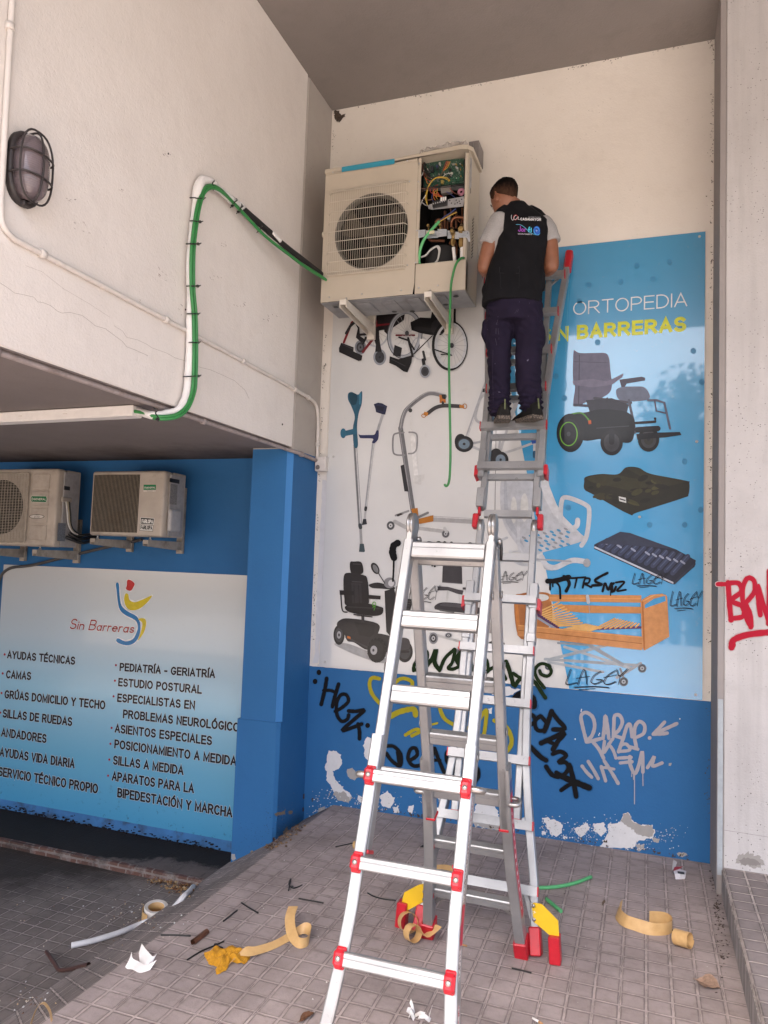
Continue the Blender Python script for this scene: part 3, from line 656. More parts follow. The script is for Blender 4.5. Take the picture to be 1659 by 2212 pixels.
a.sp('392,1080 400,1056 470,1043 548,1044 588,1012 646,1014 702,1042 866,1074 882,1086 878,1138 850,1156 640,1222 600,1230 440,1142 394,1116', '#26251a').sp('405,1060 470,1046 550,1048 600,1060 700,1080 640,1130 560,1110 440,1085', '#33321f').sp('590,1016 645,1018 700,1046 860,1078 700,1110 690,1080 640,1045', '#302e1e').l('600,1150 602,1225', 3, '#1b1a12').p('553,1147 586,1154 588,1178 555,1169', '#c9cbc8').l('559,1159 582,1166', 6, '#2c2d30')
random.seed(14)
for k in range(46):
    x, y = random.uniform(420, 850), random.uniform(1060, 1190)
    if abs(x - 610) / 270 + abs(y - 1120) / 112 < .82 and not (540 < x < 600 and y > 1135): a.e(x, y, random.uniform(10, 34), random.uniform(6, 14), random.choice(['#3d3b20', '#22211a', '#34311c', '#1d1c15', '#464326']), random.uniform(-25, 25), 9)
a.build('cushion_picture', M_PRINT, big)
a = Art(2000, 1000, 0.859, 'y', YB)
a.p('438,1372 560,1312 606,1318 820,1394 912,1445 906,1474 812,1558 790,1552 438,1392', '#22283a').l('442,1384 806,1550', 8, '#b6bdc9')
for i in range(12):
    x0, y0, x1, y1 = 500 + i * 34, 1352 + i * 6.8, 468 + i * 30.5, 1380 + i * 11.3
    a.l([(x0, y0), (x1, y1)], 23, '#343d58'); a.l([(x0 + 3, y0 - 6), (x1 + 3, y1 - 6)], 5, '#4a5573'); mx, my = (x0 * 2 + x1) / 3, (y0 * 2 + y1) / 3
    if i % 2 == 0 or i > 6: a.l([(mx - 8, my - 4), (mx + 8, my + 7)], 9, '#8f97ad')
a.p('560,1312 606,1318 820,1396 700,1382 450,1366', '#30374b').l('906,1462 812,1550', 10, '#2b3142')
a.build('mattress_picture', M_PRINT, big)
a = Art(2000, 1000, 0.859, 'y', YB)
a.l('210,1905 655,1935', 13, '#99a1a7').l('300,1848 610,1948', 13, '#a9b0b5').l('490,1842 225,1908', 14, '#9fa7ac').l('400,1830 570,1930', 16, '#8f989e').l('225,1918 480,1965', 12, '#a7aeb3').l('655,1925 545,1990', 14, '#9aa2a8').l('270,1830 420,1840', 10, '#8c959b').l('560,1950 575,1990', 10, '#7f868b')
for x, y, rr in ((662, 1948, 20), (576, 2010, 21), (225, 1940, 16)): wheelpic(a, x, y, rr, rr, '#55606a', '#9aa3aa', 0.5)
a.sp('66,1625 100,1600 150,1594 225,1598 240,1640 238,1740 162,1800 86,1798', '#a5683a').sp('92,1620 140,1602 215,1606 222,1628 150,1640', '#c9cbc8').p('70,1650 84,1650 98,1798 82,1795', '#c27a3a')
a.p('228,1604 658,1608 658,1642 232,1636', '#c58850').p('238,1650 658,1662 658,1692 400,1690 300,1680', '#c3864e').l('232,1620 656,1624', 3, '#dea062')
a.l('168,1692 270,1757', 13, '#4c2a55').l('430,1764 655,1757', 11, '#5a3262').l('162,1704 300,1790', 10, '#8f98a4')
for i in range(11): a.l([(176 + i * 9.6, 1688 + i * 6.2), (275 + i * 12, 1640 + i * 10.6)], 7, '#d8a964')
for i in range(8): a.l([(288 + i * 18, 1768 + i * 1), (400 + i * 10, 1742 + i * 2)], 7, '#d9ab68')
for i in range(9): a.l([(440 + i * 24, 1764 - i * 1), (535 + i * 14, 1716 + i * 3)], 7, '#d6a660')
a.p('655,1640 662,1628 700,1606 755,1600 778,1612 788,1800 672,1864 662,1850', '#c68a55').p('674,1652 715,1624 768,1610 772,1634 676,1668', (0.055, 0.31, 0.58)).l('664,1640 672,1858', 7, '#a9642c').l('668,1634 720,1606 772,1608', 5, '#dda263')
a.p('86,1744 160,1750 662,1800 662,1862 165,1806 86,1797', '#c48650').l('88,1770 660,1832', 3, '#8e5424').l('88,1748 660,1803', 4, '#dc9d5c').l('408,1612 412,1640', 16, '#aeb4ba').l('414,1640 418,1690', 3, '#9da3a9')
a.build('bed_picture', M_PRINT, big)

# scooter and commode chair
a = Art(1200, 2100, 0.7233, 'y', YB)
a.sp('190,660 260,655 380,700 520,760 430,760 300,715', '#a3a3a2')
wheelpic(a, 216, 608, 31, 55, '#1a1a1b', '#a0a0a2', 0.38); wheelpic(a, 580, 700, 44, 60, '#1a1a1b', '#3a3a3c', 0.3)
a.sp('206,560 215,530 270,516 430,545 428,610 405,650 370,690 300,650 262,640 240,590', '#2a282a').p('300,535 415,553 410,625 330,610', '#201f21').l('255,620 380,680', 10, '#3b393c').p('262,612 280,618 280,630 262,626', '#c46d28')
a.sp('372,660 400,610 440,600 520,618 596,628 608,668 596,692 480,704 430,660 390,680', '#2d2b2d').sp('540,625 600,630 606,680 560,690 535,660', '#3b393c').l('490,705 600,700', 12, '#1e1d1f')
a.p('468,365 520,350 548,450 528,560 500,615 478,590', '#262527').p('540,400 628,412 604,492 570,502 538,480', '#1f1e20')
for i in range(6): a.l([(548, 415 + i * 14), (612 - i * 3, 422 + i * 13)], 3, '#4d4c4f')
a.sp('382,330 430,318 480,330 520,340 520,356 450,352 400,348', '#242325').e(497, 320, 33, 30, '#7d7d80').e(505, 322, 16, 18, '#c2c2c4').l('432,262 470,322', 5, '#333234').e(417, 240, 20, 34, '#2b2a2c', -28).e(419, 242, 12, 25, '#77787a', -28)
a.sp('278,208 300,202 340,206 352,256 335,272 285,266', '#1d1b1d').l('296,215 336,218', 6, '#39373a').sp('243,285 275,264 350,276 374,300 382,400 370,440 262,446 246,400', '#222022').p('285,320 340,325 345,430 290,432', '#2f2d30').l('300,330 302,430', 3, '#171517').l('325,330 330,430', 3, '#171517').l('290,312 345,316', 5, '#3e3c3f')
a.sp('256,446 370,434 440,450 462,462 452,494 400,502 275,482', '#1d1b1d').l('265,452 440,462', 6, '#353336').p('220,360 300,365 302,388 222,386', '#1f1d1f').l('228,388 236,470 262,482', 7, '#232123', True).p('378,386 448,392 446,412 384,408', '#222022').p('340,498 356,498 358,540 342,538', '#303033').l('300,495 400,508', 7, '#2a282a')
a.e(427, 692, 53, 69, '#19191a'); a.e(420, 692, 41, 55, '#242425'); a.e(410, 692, 19, 25, '#a6a6a8'); a.e(408, 692, 6, 8, '#3c3c3e')
for k in range(16):
    t = 2 * math.pi * k / 16; a.l([(427 + 47 * math.cos(t), 692 + 62 * math.sin(t)), (427 + 53 * math.cos(t + .1), 692 + 68 * math.sin(t + .1))], 5, '#2e2e30')
a.r(413, 437, 11, 14, 4, '#4f9a2a').l('405,455 420,452 412,470', 4, '#4f9a2a').text('S', (540, 665), (552, 666), 14, '#8c8c8e')
a.build('scooter_picture', M_PRINT, big)
a = Art(1200, 2100, 0.7233, 'y', YB)
a.l('722,600 905,650', 14, '#b3b4b2').l('820,360 812,420', 12, '#c3c4c2').l('880,380 885,440', 10, '#c3c4c2').l('900,480 1000,560', 12, '#b3b4b3')
a.p('790,216 838,224 840,214 892,220 896,240 898,326 786,318', '#38363a').l('790,316 896,324', 5, '#555358').p('760,338 820,342 872,356 905,362 898,386 868,380 820,362 762,362', '#454347').p('900,345 950,345 950,356 900,358', '#3a383c')
a.sp('744,452 786,428 900,436 1000,460 1034,482 1000,492 780,472', '#353338').sp('775,445 800,432 900,440 985,462 940,462 830,452', '#48464b').e(752, 455, 9, 12, '#3b393d').l('775,470 850,482', 9, '#555')
a.l('1005,560 1030,672', 22, '#2c2b2e').l('1090,560 1118,650', 10, '#444347').l('1010,590 1026,592', 24, '#c9cac8').p('1036,652 1072,636 1130,650 1136,664 1052,682', '#28272a').p('990,650 1040,646 1040,668 985,668', '#28272a')
wheelpic(a, 738, 626, 25, 32, '#7f8186', '#b3b4b6', 0.4); wheelpic(a, 822, 610, 20, 14, '#85878b', '#b3b4b6', 0.4); wheelpic(a, 892, 700, 24, 32, '#6f7176', '#a3a4a6', 0.4); a.l('876,676 905,684', 8, '#b33c3c')
a.build('commode_chair_picture', M_PRINT, big)

# ------------------------------------------------------------------ the service list panel in the alcove
YL = 4.871
lst = empty('wall_poster', (-4.0, YL, -0.38), 'pale grey to blue panel listing services in black capitals under red Sin Barreras logo', 'poster')
b = MB(); b.box((-5.165, YL, -0.378), (-2.556, 4.8795, 1.556)); b.build('panel', panel_mat('gradient_panel_print', 'list'), lst)
b = MB(); b.box((-5.16, 4.8745, -0.46), (-2.556, 4.8795, -0.3795)); b.build('lower_trim', simple('worn_blue_trim', (0.05, 0.20, 0.47), 0.6, var=0.2, scale=9, dirt=((0.03, 0.03, 0.03), 7, 0.52, 0.9)), lst)
BL = (0.012, 0.012, 0.016); HA = (0.60, 0.63, 0.66)
for body, p0, p1 in (('AYUDAS TÉCNICAS', (36, 553), (383, 587)), ('CAMAS', (30, 655), (158, 665)), ('GRÚAS DOMICILIO Y TECHO', (22, 757), (537, 815)), ('SILLAS DE RUEDAS', (13, 855), (368, 900)),
                     ('ANDADORES', (5, 952), (237, 987)), ('AYUDAS VIDA DIARIA', (-3, 1053), (381, 1116)), ('SERVICIO TÉCNICO PROPIO', (-9, 1153), (500, 1245)),
                     ('PEDIATRÍA - GERIATRÍA', (610, 617), (1098, 655)), ('ESTUDIO POSTURAL', (603, 695), (1030, 735)), ('ESPECIALISTAS EN', (598, 775), (995, 815)), ('PROBLEMAS NEUROLÓGICOS', (627, 858), (1252, 933)),
                     ('ASIENTOS ESPECIALES', (585, 932), (1082, 998)), ('POSICIONAMIENTO A MEDIDA', (583, 1012), (1207, 1103)), ('SILLAS A MEDIDA', (576, 1095), (937, 1150)), ('APARATOS PARA LA', (570, 1177), (990, 1243)), ('BIPEDESTACIÓN Y MARCHA', (598, 1262), (1186, 1367))):
    a = Art(0, 2200, 0.7836, 'y', YL); a.text(body, p0, p1, 41 + (p0[1] - 553) * 0.012, BL, bold=0.02, halo=HA, hb=0.035); a.build('lettering', M_PRINT, lst)
for x, y in ((24, 533), (14, 630), (8, 730), (2, 830), (592, 588), (587, 667), (580, 747), (570, 908), (564, 989), (558, 1070), (552, 1152)): a = Art(0, 2200, 0.7836, 'y', YL); a.e(x, y, 5.2, 6, '#b03038'); a.build('bullet', M_PRINT, lst)
a = Art(0, 2200, 0.7836, 'y', YL)
S = '592,172 607,172 612,240 622,285 652,313 700,340 718,385 710,440 685,475 645,487 597,470 602,450 640,466 678,455 698,420 704,388 690,358 640,332 612,305 602,265 597,215'
Y1 = '640,224 655,226 662,255 690,266 735,250 776,232 756,264 712,300 670,308 645,290 634,255'
Y2 = '706,352 738,349 747,376 734,422 704,463 721,412 726,372'
F = '650,155 664,152 686,168 684,186 668,208 644,200 648,180'
for t, w in ((S, 10), (Y1, 9), (Y2, 8), (F, 8)): a.l(t + ' ' + t.split()[0], w, '#e4e4e2')
a.sp(S, '#1f78b4', 3).sp(Y1, '#d9c21e').sp(Y2, '#d9c21e').sp(F, '#c0221f')
a.text('Sin Barreras', (354, 403), (682, 424), 54, '#a02020', bold=-0.016, shear=0.25, halo='#dcdcdc', hb=0.05)
a.build('logo', M_PRINT, lst, 'red italic name with blue, yellow and red swoosh figure')
# ------------------------------------------------------------------ air conditioning units
M_CASE = simple('cream_unit_enamel', (0.48, 0.425, 0.34), 0.42, var=0.05, scale=5, dirt=((0.40, 0.34, 0.27), 5, 0.58, 0.35))
M_CASED = simple('dirty_unit_enamel', (0.46, 0.405, 0.345), 0.5, var=0.12, scale=6, dirt=((0.20, 0.165, 0.135), 5, 0.5, 0.55))
M_GALV = simple('galvanised_steel', (0.55, 0.56, 0.57), 0.38, 0.75, var=0.15, scale=14)
M_UNDER = simple('grey_base_pan', (0.33, 0.335, 0.345), 0.45, 0.3, var=0.2, scale=9, dirt=((0.16, 0.15, 0.14), 8, 0.55, 0.6))
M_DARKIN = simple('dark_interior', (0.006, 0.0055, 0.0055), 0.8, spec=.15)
M_FAN = simple('taupe_fan_plastic', (0.055, 0.045, 0.034), 0.6, var=0.12, spec=.2, scale=6)
M_BELL = simple('bell_mouth', (0.12, 0.108, 0.09), 0.6)
M_WIRE = simple('cream_wire', (0.62, 0.57, 0.48), 0.45)
M_BRKT = simple('cream_bracket_paint', (0.66, 0.62, 0.55), 0.45, var=0.06)
M_BRKTD = simple('weathered_bracket', (0.40, 0.355, 0.30), 0.6, var=0.2, scale=14, dirt=((0.13, 0.09, 0.065), 10, 0.52, 0.7))
M_BLACK = simple('black_plastic', (0.015, 0.015, 0.016), 0.45)
M_COPPER = simple('copper_pipe', (0.52, 0.22, 0.12), 0.32, 0.9, var=0.3, scale=20)
M_COPPERD = simple('dull_copper', (0.30, 0.13, 0.075), 0.4, 0.7, var=0.3, scale=20)
M_BRASS = simple('brass', (0.46, 0.31, 0.12), 0.35, 0.85, var=0.2)
M_WHTAPE = simple('white_wrap_tape', (0.78, 0.77, 0.75), 0.5, var=0.06, scale=20, bmp=0.3)
M_GREEN = simple('green_cable_sheath', (0.035, 0.225, 0.06), 0.4, var=0.08)
M_GREENL = simple('pale_green_cable', (0.10, 0.42, 0.16), 0.45, var=0.08)

def round_panel(b, x0, x1, z0, z1, y, cx, cz, r, n=64):
    """flat panel with a round opening, folded back at the opening as a bell mouth"""
    out, rim, bell, deep = [], [], [], []
    for k in range(n):
        t = 2*math.pi*k/n; c, s = math.cos(t), math.sin(t)
        tx = ((x1 - cx) / c if c > 0 else (x0 - cx) / c) if abs(c) > 1e-6 else 1e9
        tz = ((z1 - cz) / s if s > 0 else (z0 - cz) / s) if abs(s) > 1e-6 else 1e9
        tt = min(tx, tz); out.append((cx + c*tt, y, cz + s*tt)); rim.append((cx + c*r, y, cz + s*r))
    b.grid([out, rim], closed_u=True, smooth=False)
    for X, Z in ((x0, z0), (x1, z0), (x1, z1), (x0, z1)):        # the corners the rays cut off
        ks = sorted(range(n), key=lambda k: (out[k][0]-X)**2 + (out[k][2]-Z)**2)[:2]
        b.face([(X, y, Z), out[ks[0]], out[ks[1]]])

ux0, ux1, uy0, uy1, uz0, uz1 = -2.052, -1.074, 4.35, 4.66, 3.388, 4.283
ac = empty('outdoor_unit', (-1.56, 4.5, 3.388), 'big cream outdoor unit with fan grille, right side open on circuit board', 'air conditioner')
XS = -1.405
b = MB(); round_panel(b, ux0, XS, uz0, uz1, uy0, -1.712, 3.832, 0.248)
b.face([(ux0, uy0, uz0), (ux0, uy1, uz0), (ux0, uy1, uz1), (ux0, uy0, uz1)])
b.box((ux0, uy0 - 0.0035, uz1 - 0.026), (XS - 0.002, uy0 + 0.0, uz1 - 0.0245)); b.build('front_panel', M_CASE, ac)
b = MB(); rows = []
for rr, dy in ((0.254, -0.003), (0.249, -0.005), (0.244, 0.004), (0.242, 0.02), (0.240, 0.042)):
    rows.append([(-1.712 + math.cos(2*math.pi*k/64) * rr, uy0 + dy, 3.832 + math.sin(2*math.pi*k/64) * rr) for k in range(64)])
b.grid(rows, closed_u=True); b.build('bell_mouth', M_BELL, ac)
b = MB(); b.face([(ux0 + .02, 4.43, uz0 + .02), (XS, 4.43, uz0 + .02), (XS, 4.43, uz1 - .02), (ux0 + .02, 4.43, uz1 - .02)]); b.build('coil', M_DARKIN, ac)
b = MB(); b.lathe([(0.001, -0.03), (0.05, -0.028), (0.062, -0.01), (0.062, 0.05)], (-1.712, 4.395, 3.832), (0, 1, 0), 24); fan = b.build('fan_hub', M_FAN, ac)
for k in range(3):                                              # broad swept blades
    b = MB(); rows = []; a0 = R(38 + 120 * k)
    for i in range(9):
        f = i / 8; rr = 0.055 + f * 0.18; w0 = -0.34 - 0.16 * f; w1 = 0.20 + 0.10 * math.sin(f * 2.6)
        rows.append([(-1.712 + rr * math.cos(a0 + w), 4.378 + 0.04 * (w - w0) / (w1 - w0) + 0.012 * math.sin(f * 3), 3.832 + rr * math.sin(a0 + w)) for w in [w0 + (w1 - w0) * j / 10 for j in range(11)]])
    b.grid(rows); o = b.build('fan_blade', M_FAN, fan); o.modifiers.new('s', 'SOLIDIFY').thickness = 0.004
# wire grille
gx0, gx1, gz0, gz1, gy = -2.004, -1.470, 3.562, 4.126, 4.318
b = MB()
for i in range(36):
    x = gx0 + (gx1 - gx0) * i / 35
    b.tube([(x, uy0, gz1 + .006), (x, gy + .008, gz1), (x, gy, gz1 - .012), (x, gy, gz0 + .012), (x, gy + .008, gz0), (x, uy0, gz0 - .006)], 0.0010, 5, cap=False)
for j in range(9):
    z = gz0 + .012 + (gz1 - gz0 - .024) * j / 8
    b.tube([(gx0 - .008, uy0, z), (gx0, gy + .006, z), (gx0 + .01, gy - .002, z), (gx1 - .01, gy - .002, z), (gx1, gy + .006, z), (gx1 + .008, uy0, z)], 0.0022, 5, cap=False)
for j in range(7):
    for q, z in ((1, gz1 + .004), (0, gz0 - .004)):
        y = gy + .006 + j * .004; b.tube([(gx0, y, z), (gx1, y, z)], 0.0013, 4, cap=False)
b.build('wire_grille', M_WIRE, ac)
# cabinet around the service compartment
b = MB()
b.box((XS + 0.0005, uy0 + .002, 3.585), (-1.386, uy0 + 0.014, uz1 - .004)); b.build('door_post', M_CASE, ac)
b = MB(); b.box((XS + 0.002, uy0, uz0), (ux1, uy0 + 0.05, 3.581), 0.004); b.build('lower_cover', M_CASE, ac)
b = MB()
b.box((ux1 - 0.004, uy0 + 0.012, uz0), (ux1, uy1, uz1)); b.box((ux1 - 0.022, uy0 + .001, 3.582), (ux1 - 0.0045, uy0 + 0.016, uz1 - 0.02))
for i in range(13):                                            # pressed louvres on the side
    z = 3.66 + i * 0.0205; b.box((ux1, 4.475, z), (ux1 + 0.004, 4.535, z + 0.006), 0, Matrix.Translation((ux1, 4.5, z)) @ Matrix.Rotation(R(38), 4, 'X') @ Matrix.Translation((-ux1, -4.5, -z)))
b.build('side_panel', M_CASE, ac)
b = MB()
for i in range(13):
    z = 3.650 + i * 0.0205; b.box((ux1 + 0.0005, 4.478, z), (ux1 + 0.002, 4.532, z + 0.006), 0, Matrix.Translation((ux1, 4.5, z)) @ Matrix.Rotation(R(38), 4, 'X') @ Matrix.Translation((-ux1, -4.5, -z)))
b.box((ux1 + .0005, 4.41, 3.66), (ux1 + .002, 4.418, 3.72)); b.box((ux1 + .0005, 4.41, 4.03), (ux1 + .002, 4.418, 4.08))
b.build('louvre_slots', M_BLACK, ac)
b = MB()
b.face([(XS + .003, uy0 + .02, 3.40), (XS + .003, 4.655, 3.40), (XS + .003, 4.655, uz1 - .004), (XS + .003, uy0 + .02, uz1 - .004)])
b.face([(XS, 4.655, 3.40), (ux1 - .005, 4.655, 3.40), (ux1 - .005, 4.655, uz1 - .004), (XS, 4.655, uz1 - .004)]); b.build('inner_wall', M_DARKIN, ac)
b = MB(); b.box((ux0 + .001, uy0 + .004, uz0 - .006), (ux1 - .001, uy1, uz0 - .0005), 0.002)
for i in range(5):
    b.box((ux0 + .06 + i*.17, uy0 + .05, uz0 - .012), (ux0 + .16 + i*.17, uy1 - .06, uz0 - .006), .004)
b.build('base_pan', M_UNDER, ac)
for x, y in ((-1.97, 4.42), (-1.62, 4.6), (-1.50, 4.62), (-1.25, 4.55), (-1.15, 4.42)):
    b = MB(); b.cyl((x, y, uz0 - .013), (x, y, uz0 - .0135), .018, n=14); b.build('drain_hole', M_BLACK, ac)
b = MB()                                                      # lid, lifted a little at the right end
def lid(u, w): return Vector((u, w, uz1 + 0.002 + max(0, (u + 1.6)) * 0.045))
rows = []
for dz, ins in ((-0.016, 0.0), (0.012, 0.0), (0.020, 0.012)):
    rows.append([lid(x, y) + Vector((0, 0, dz)) for x, y in [(ux0 - .006 + ins, uy0 - .004 + ins), (-1.6, uy0 - .004 + ins), (ux1 - .05, uy0 - .004 + ins), (ux1 - .012 - ins, uy0 + .01 + ins), (ux1 + .014 - ins, uy0 + .05), (ux1 + .014 - ins, uy1), (-1.6, uy1), (ux0 - .006 + ins, uy1)]])
b.grid(rows, closed_u=True, smooth=False, cap=True); b.build('lid', M_CASE, ac)
b = MB(); b.box((-1.935, uy0 - .0052, uz1 - .022), (-1.565, uy0 - .0042, uz1 + .013)); b.build('masking_tape', simple('teal_tape', (0.03, 0.28, 0.40), 0.4, var=0.08), ac)
for x, z in ((-2.0, uz1 - .012), (-1.48, uz1 - .012), (-1.99, 3.418), (-1.76, 3.42), (-1.49, 3.42), (-1.375, 3.425), (-1.25, 3.428), (-1.40, 4.24), (-1.40, 4.12), (-1.40, 3.93), (-1.40, 3.80), (-1.40, 3.59), (-2.03, 3.56), (-1.455, 3.58), (-1.46, 4.13)):
    b = MB(); b.lathe([(0.0001, -.004), (.005, -.0035), (.0055, 0)], (x, uy0 - .0005, z), (0, 1, 0), 10); b.build('screw', M_GALV, ac)
b = MB(); b.box((ux0 - .014, 4.352, 3.835), (ux0 + .004, 4.39, 3.875), .006); b.box((ux0 - .010, 4.346, 3.843), (ux0 + .006, 4.352, 3.866), .002); b.build('side_handle', M_CASE, ac)

# --- inside the compartment: coordinates from the photo crop, each at its own depth behind the opening
def Q(x, y, dep): return at(864 + x * 0.1856, 302.4 + y * 0.1856, 'y', uy0 + dep)
def plate(b, pts, dep, th):
    P = [Q(x, y, dep) for x, y in pts]
    b.prism([(p.x, p.z) for p in P], lambda u, v, t: (u, t, v), uy0 + dep, uy0 + dep + th)
M_PCB = None
m, nt, p = mat_new('circuit_board_green', 0.4); co = pos(nt)
vo = nd(nt, 'ShaderNodeTexVoronoi', {'Vector': co, 'Scale': 95.0}, feature='F1', distance='CHEBYCHEV')
c = mix(nt, ramp(nt, vo.outputs['Distance'], [(0.25, 1.0), (0.32, 0.0)]), (0.012, 0.055, 0.034), (0.06, 0.11, 0.07))
c = mix(nt, ramp(nt, noi(nt, co, 60, 2), [(0.62, 0.0), (0.64, 0.7)]), c, (0.20, 0.24, 0.20))
nt.links.new(c, p.inputs['Base Color']); M_PCB = m
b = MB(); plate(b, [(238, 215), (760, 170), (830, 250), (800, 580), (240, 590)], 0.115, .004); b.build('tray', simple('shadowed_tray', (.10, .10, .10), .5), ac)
b = MB(); plate(b, [(262, 262), (742, 212), (742, 500), (285, 548)], 0.085, .008); pcb = b.build('circuit_board', M_PCB, ac)
random.seed(5)
parts = [(370, 330, 32, 60, .03, (0.02, 0.025, 0.03)), (430, 300, 22, 22, .03, (0.03, 0.05, 0.14)), (585, 345, 28, 26, .01, (0.012, 0.012, 0.014)), (570, 440, 22, 50, .018, (0.02, 0.03, 0.025)), (490, 485, 30, 36, .02, (0.36, 0.28, 0.08)),
         (630, 280, 44, 14, .012, (0.30, 0.30, 0.26)), (600, 385, 24, 16, .014, (0.55, 0.55, 0.50)), (700, 270, 14, 44, .012, (0.02, 0.05, 0.03)), (725, 270, 10, 44, .012, (0.02, 0.05, 0.03)), (670, 350, 18, 18, .008, (0.25, 0.3, 0.26)), (330, 400, 24, 40, .03, (0.02, 0.02, 0.02)), (460, 270, 18, 22, .02, (0.40, 0.40, 0.38))]
for x, y, w, h, d, cc in parts:
    b = MB(); plate(b, [(x - w/2, y - h/2), (x + w/2, y - h/2 - w*.1), (x + w/2, y + h/2 - w*.1), (x - w/2, y + h/2)], 0.085 - d, d - .0005)
    b.build('component', simple('comp_%02d%02d%02d' % tuple(int(q*100) for q in cc), cc, 0.5), pcb)
for k in range(34):
    x, y = random.uniform(300, 730), random.uniform(270, 500); p0 = Q(x, y, 0.085); rr = random.uniform(.0025, .006)
    b = MB(); b.cyl(p0, p0 + Vector((0, -random.uniform(.008, .022), 0)), rr, n=8)
    b.build('capacitor', random.choice([simple('cap_black', (0.02, 0.02, 0.022), .4), simple('cap_white', (0.5, 0.5, 0.47), .5), simple('cap_tin', (0.5, 0.5, 0.52), .3, .8), simple('cap_amber', (0.34, 0.22, 0.05), .5)]), pcb)
for i in range(4):
    for j in range(2):
        b = MB(); plate(b, [(535 + i*42, 445 + j*28 - i*4), (565 + i*42, 442 + j*28 - i*4), (565 + i*42, 460 + j*28 - i*4), (535 + i*42, 463 + j*28 - i*4)], .075, .0095); b.build('relay', simple('relay_green', (0.03, 0.12, 0.07), .5), pcb)
b = MB(); plate(b, [(322, 762), (360, 745), (545, 735), (560, 690), (740, 655), (748, 690), (735, 772), (560, 790), (372, 810), (332, 800)], 0.035, .004)
P0 = Q(735, 770, .035); b.build('terminal_plate', M_GALV, ac)
for x, y in ((580, 705), (600, 735), (655, 700), (690, 712), (640, 745), (700, 740), (718, 690), (668, 730)):
    q = Q(x, y, .0345); b = MB(); b.cyl(q, q + Vector((0, -.0006, 0)), .0042, n=10); b.build('plate_hole', M_BLACK, ac)
b = MB(); plate(b, [(372, 718), (540, 672), (545, 745), (378, 778)], 0.010, .025); tb = b.build('terminal_block', M_BLACK, ac)
for i in range(3):
    b = MB(); x = 472 + i*24; plate(b, [(x, 668 - i*4), (x + 17, 664 - i*4), (x + 15, 705 - i*4), (x - 2, 709 - i*4)], 0.004, .01); b.build('terminal_tag', simple('tag_white', (0.75, 0.75, 0.73), .5), tb)
for i in range(6):
    b = MB(); x = 382 + i*26; q = Q(x + 6, 742 - i*6, .009); b.cyl(q, q + Vector((0, -.003, 0)), .0045, n=8); b.build('terminal_screw', M_GALV, tb)
b = MB(); plate(b, [(470, 545), (590, 530), (600, 600), (480, 625)], 0.05, .03); b.build('grey_filter_box', simple('warm_grey_box', (0.20, 0.185, 0.165), .5), ac)
q = Q(715, 610, 0.035); b = MB(); rows = []
for i in range(20): rows.append((q + Vector((.016 * math.cos(i*math.pi/9.5), -.006, .016 * math.sin(i*math.pi/9.5)))))
b.tube(rows, .009, 8); b.build('ferrite_choke', simple('pink_choke', (0.38, 0.16, 0.22), .5), ac)
WC = {'r': (0.35, 0.03, 0.03), 'o': (0.55, 0.16, 0.03), 'y': (0.55, 0.36, 0.05), 'k': (0.012, 0.012, 0.014), 'w': (0.6, 0.6, 0.58), 'b': (0.03, 0.06, 0.22), 'n': (0.12, 0.05, 0.03), 'g': (0.25, 0.25, 0.25)}
WM = {k: simple('wire_' + k, v, 0.45) for k, v in WC.items()}
def wire(path, k, r=.0022, dep=.03, name='wire', dd=0.0, mat=None, par=None):
    pts = [tuple(float(q) for q in w.split(',')) for w in path.split()]
    P = smooth_path([Q(x, y, dep + dd * math.sin(i * 1.9)) for i, (x, y) in enumerate(pts)], 6)
    b = MB(); b.tube(P, r, 6); return b.build(name, mat or WM[k], par or ac)
for pth, k, r in (('580,470 540,440 470,430 400,450 340,520 305,620 300,690 322,765', 'y', .003), ('575,478 520,448 450,440 380,470 330,560 312,660 318,750', 'y', .0025),
    ('290,260 270,330 300,400 380,440 410,430', 'k', .0035), ('300,270 290,340 330,420 400,445 440,420', 'k', .003), ('280,260 262,300 280,380 340,440', 'n', .0028), ('300,280 310,360 350,430 420,440', 'k', .003),
    ('275,370 290,440 340,470 350,470', 'r', .0022), ('270,390 250,420 280,350', 'w', .002), ('545,245 520,300 500,350', 'r', .0022), ('560,245 535,305 505,360', 'o', .0022), ('575,248 550,300 515,345', 'o', .0022), ('585,250 560,310 520,350', 'y', .002),
    ('440,420 450,350 440,280', 'k', .003), ('500,360 480,400 430,440', 'n', .003), ('495,430 540,395 600,385', 'w', .002), ('300,440 310,490 330,510', 'o', .0022), ('350,560 360,610 420,640', 'r', .0025), ('380,570 400,540 440,520', 'r', .0022),
    ('440,650 400,620 390,580 430,570', 'r', .0022), ('430,660 395,640 385,600 400,575', 'o', .0024), ('450,660 420,640 400,610 420,590', 'y', .0022), ('470,665 440,640 410,625', 'o', .0024), ('490,665 450,640 430,600', 'o', .0024), ('500,660 460,640 440,610', 'r', .0022),
    ('410,700 390,660 395,620', 'o', .0022), ('440,690 420,660 430,600 440,560', 'y', .0022), ('390,720 370,670 385,610', 'b', .0022), ('580,560 620,610 690,640', 'r', .0022), ('590,570 640,620 700,640', 'n', .0022), ('540,600 600,640 640,670', 'b', .002),
    ('250,560 290,620 270,690 310,740', 'k', .0028), ('260,600 300,560 350,540', 'n', .0028), ('240,760 250,720 300,640', 'w', .0025), ('235,800 245,740 290,660', 'w', .0022), ('240,700 280,690 330,700 380,690', 'n', .0035), ('250,720 300,760 340,765', 'g', .0035), ('300,560 400,545 480,550 560,545 600,540', 'k', .003), ('240,560 300,575 360,560 420,565', 'n', .003), ('330,430 345,330 330,270', 'k', .003), ('610,545 680,530 740,520', 'k', .0025)):
    wire(pth, k, r, random.uniform(.02, .055), dd=.008)
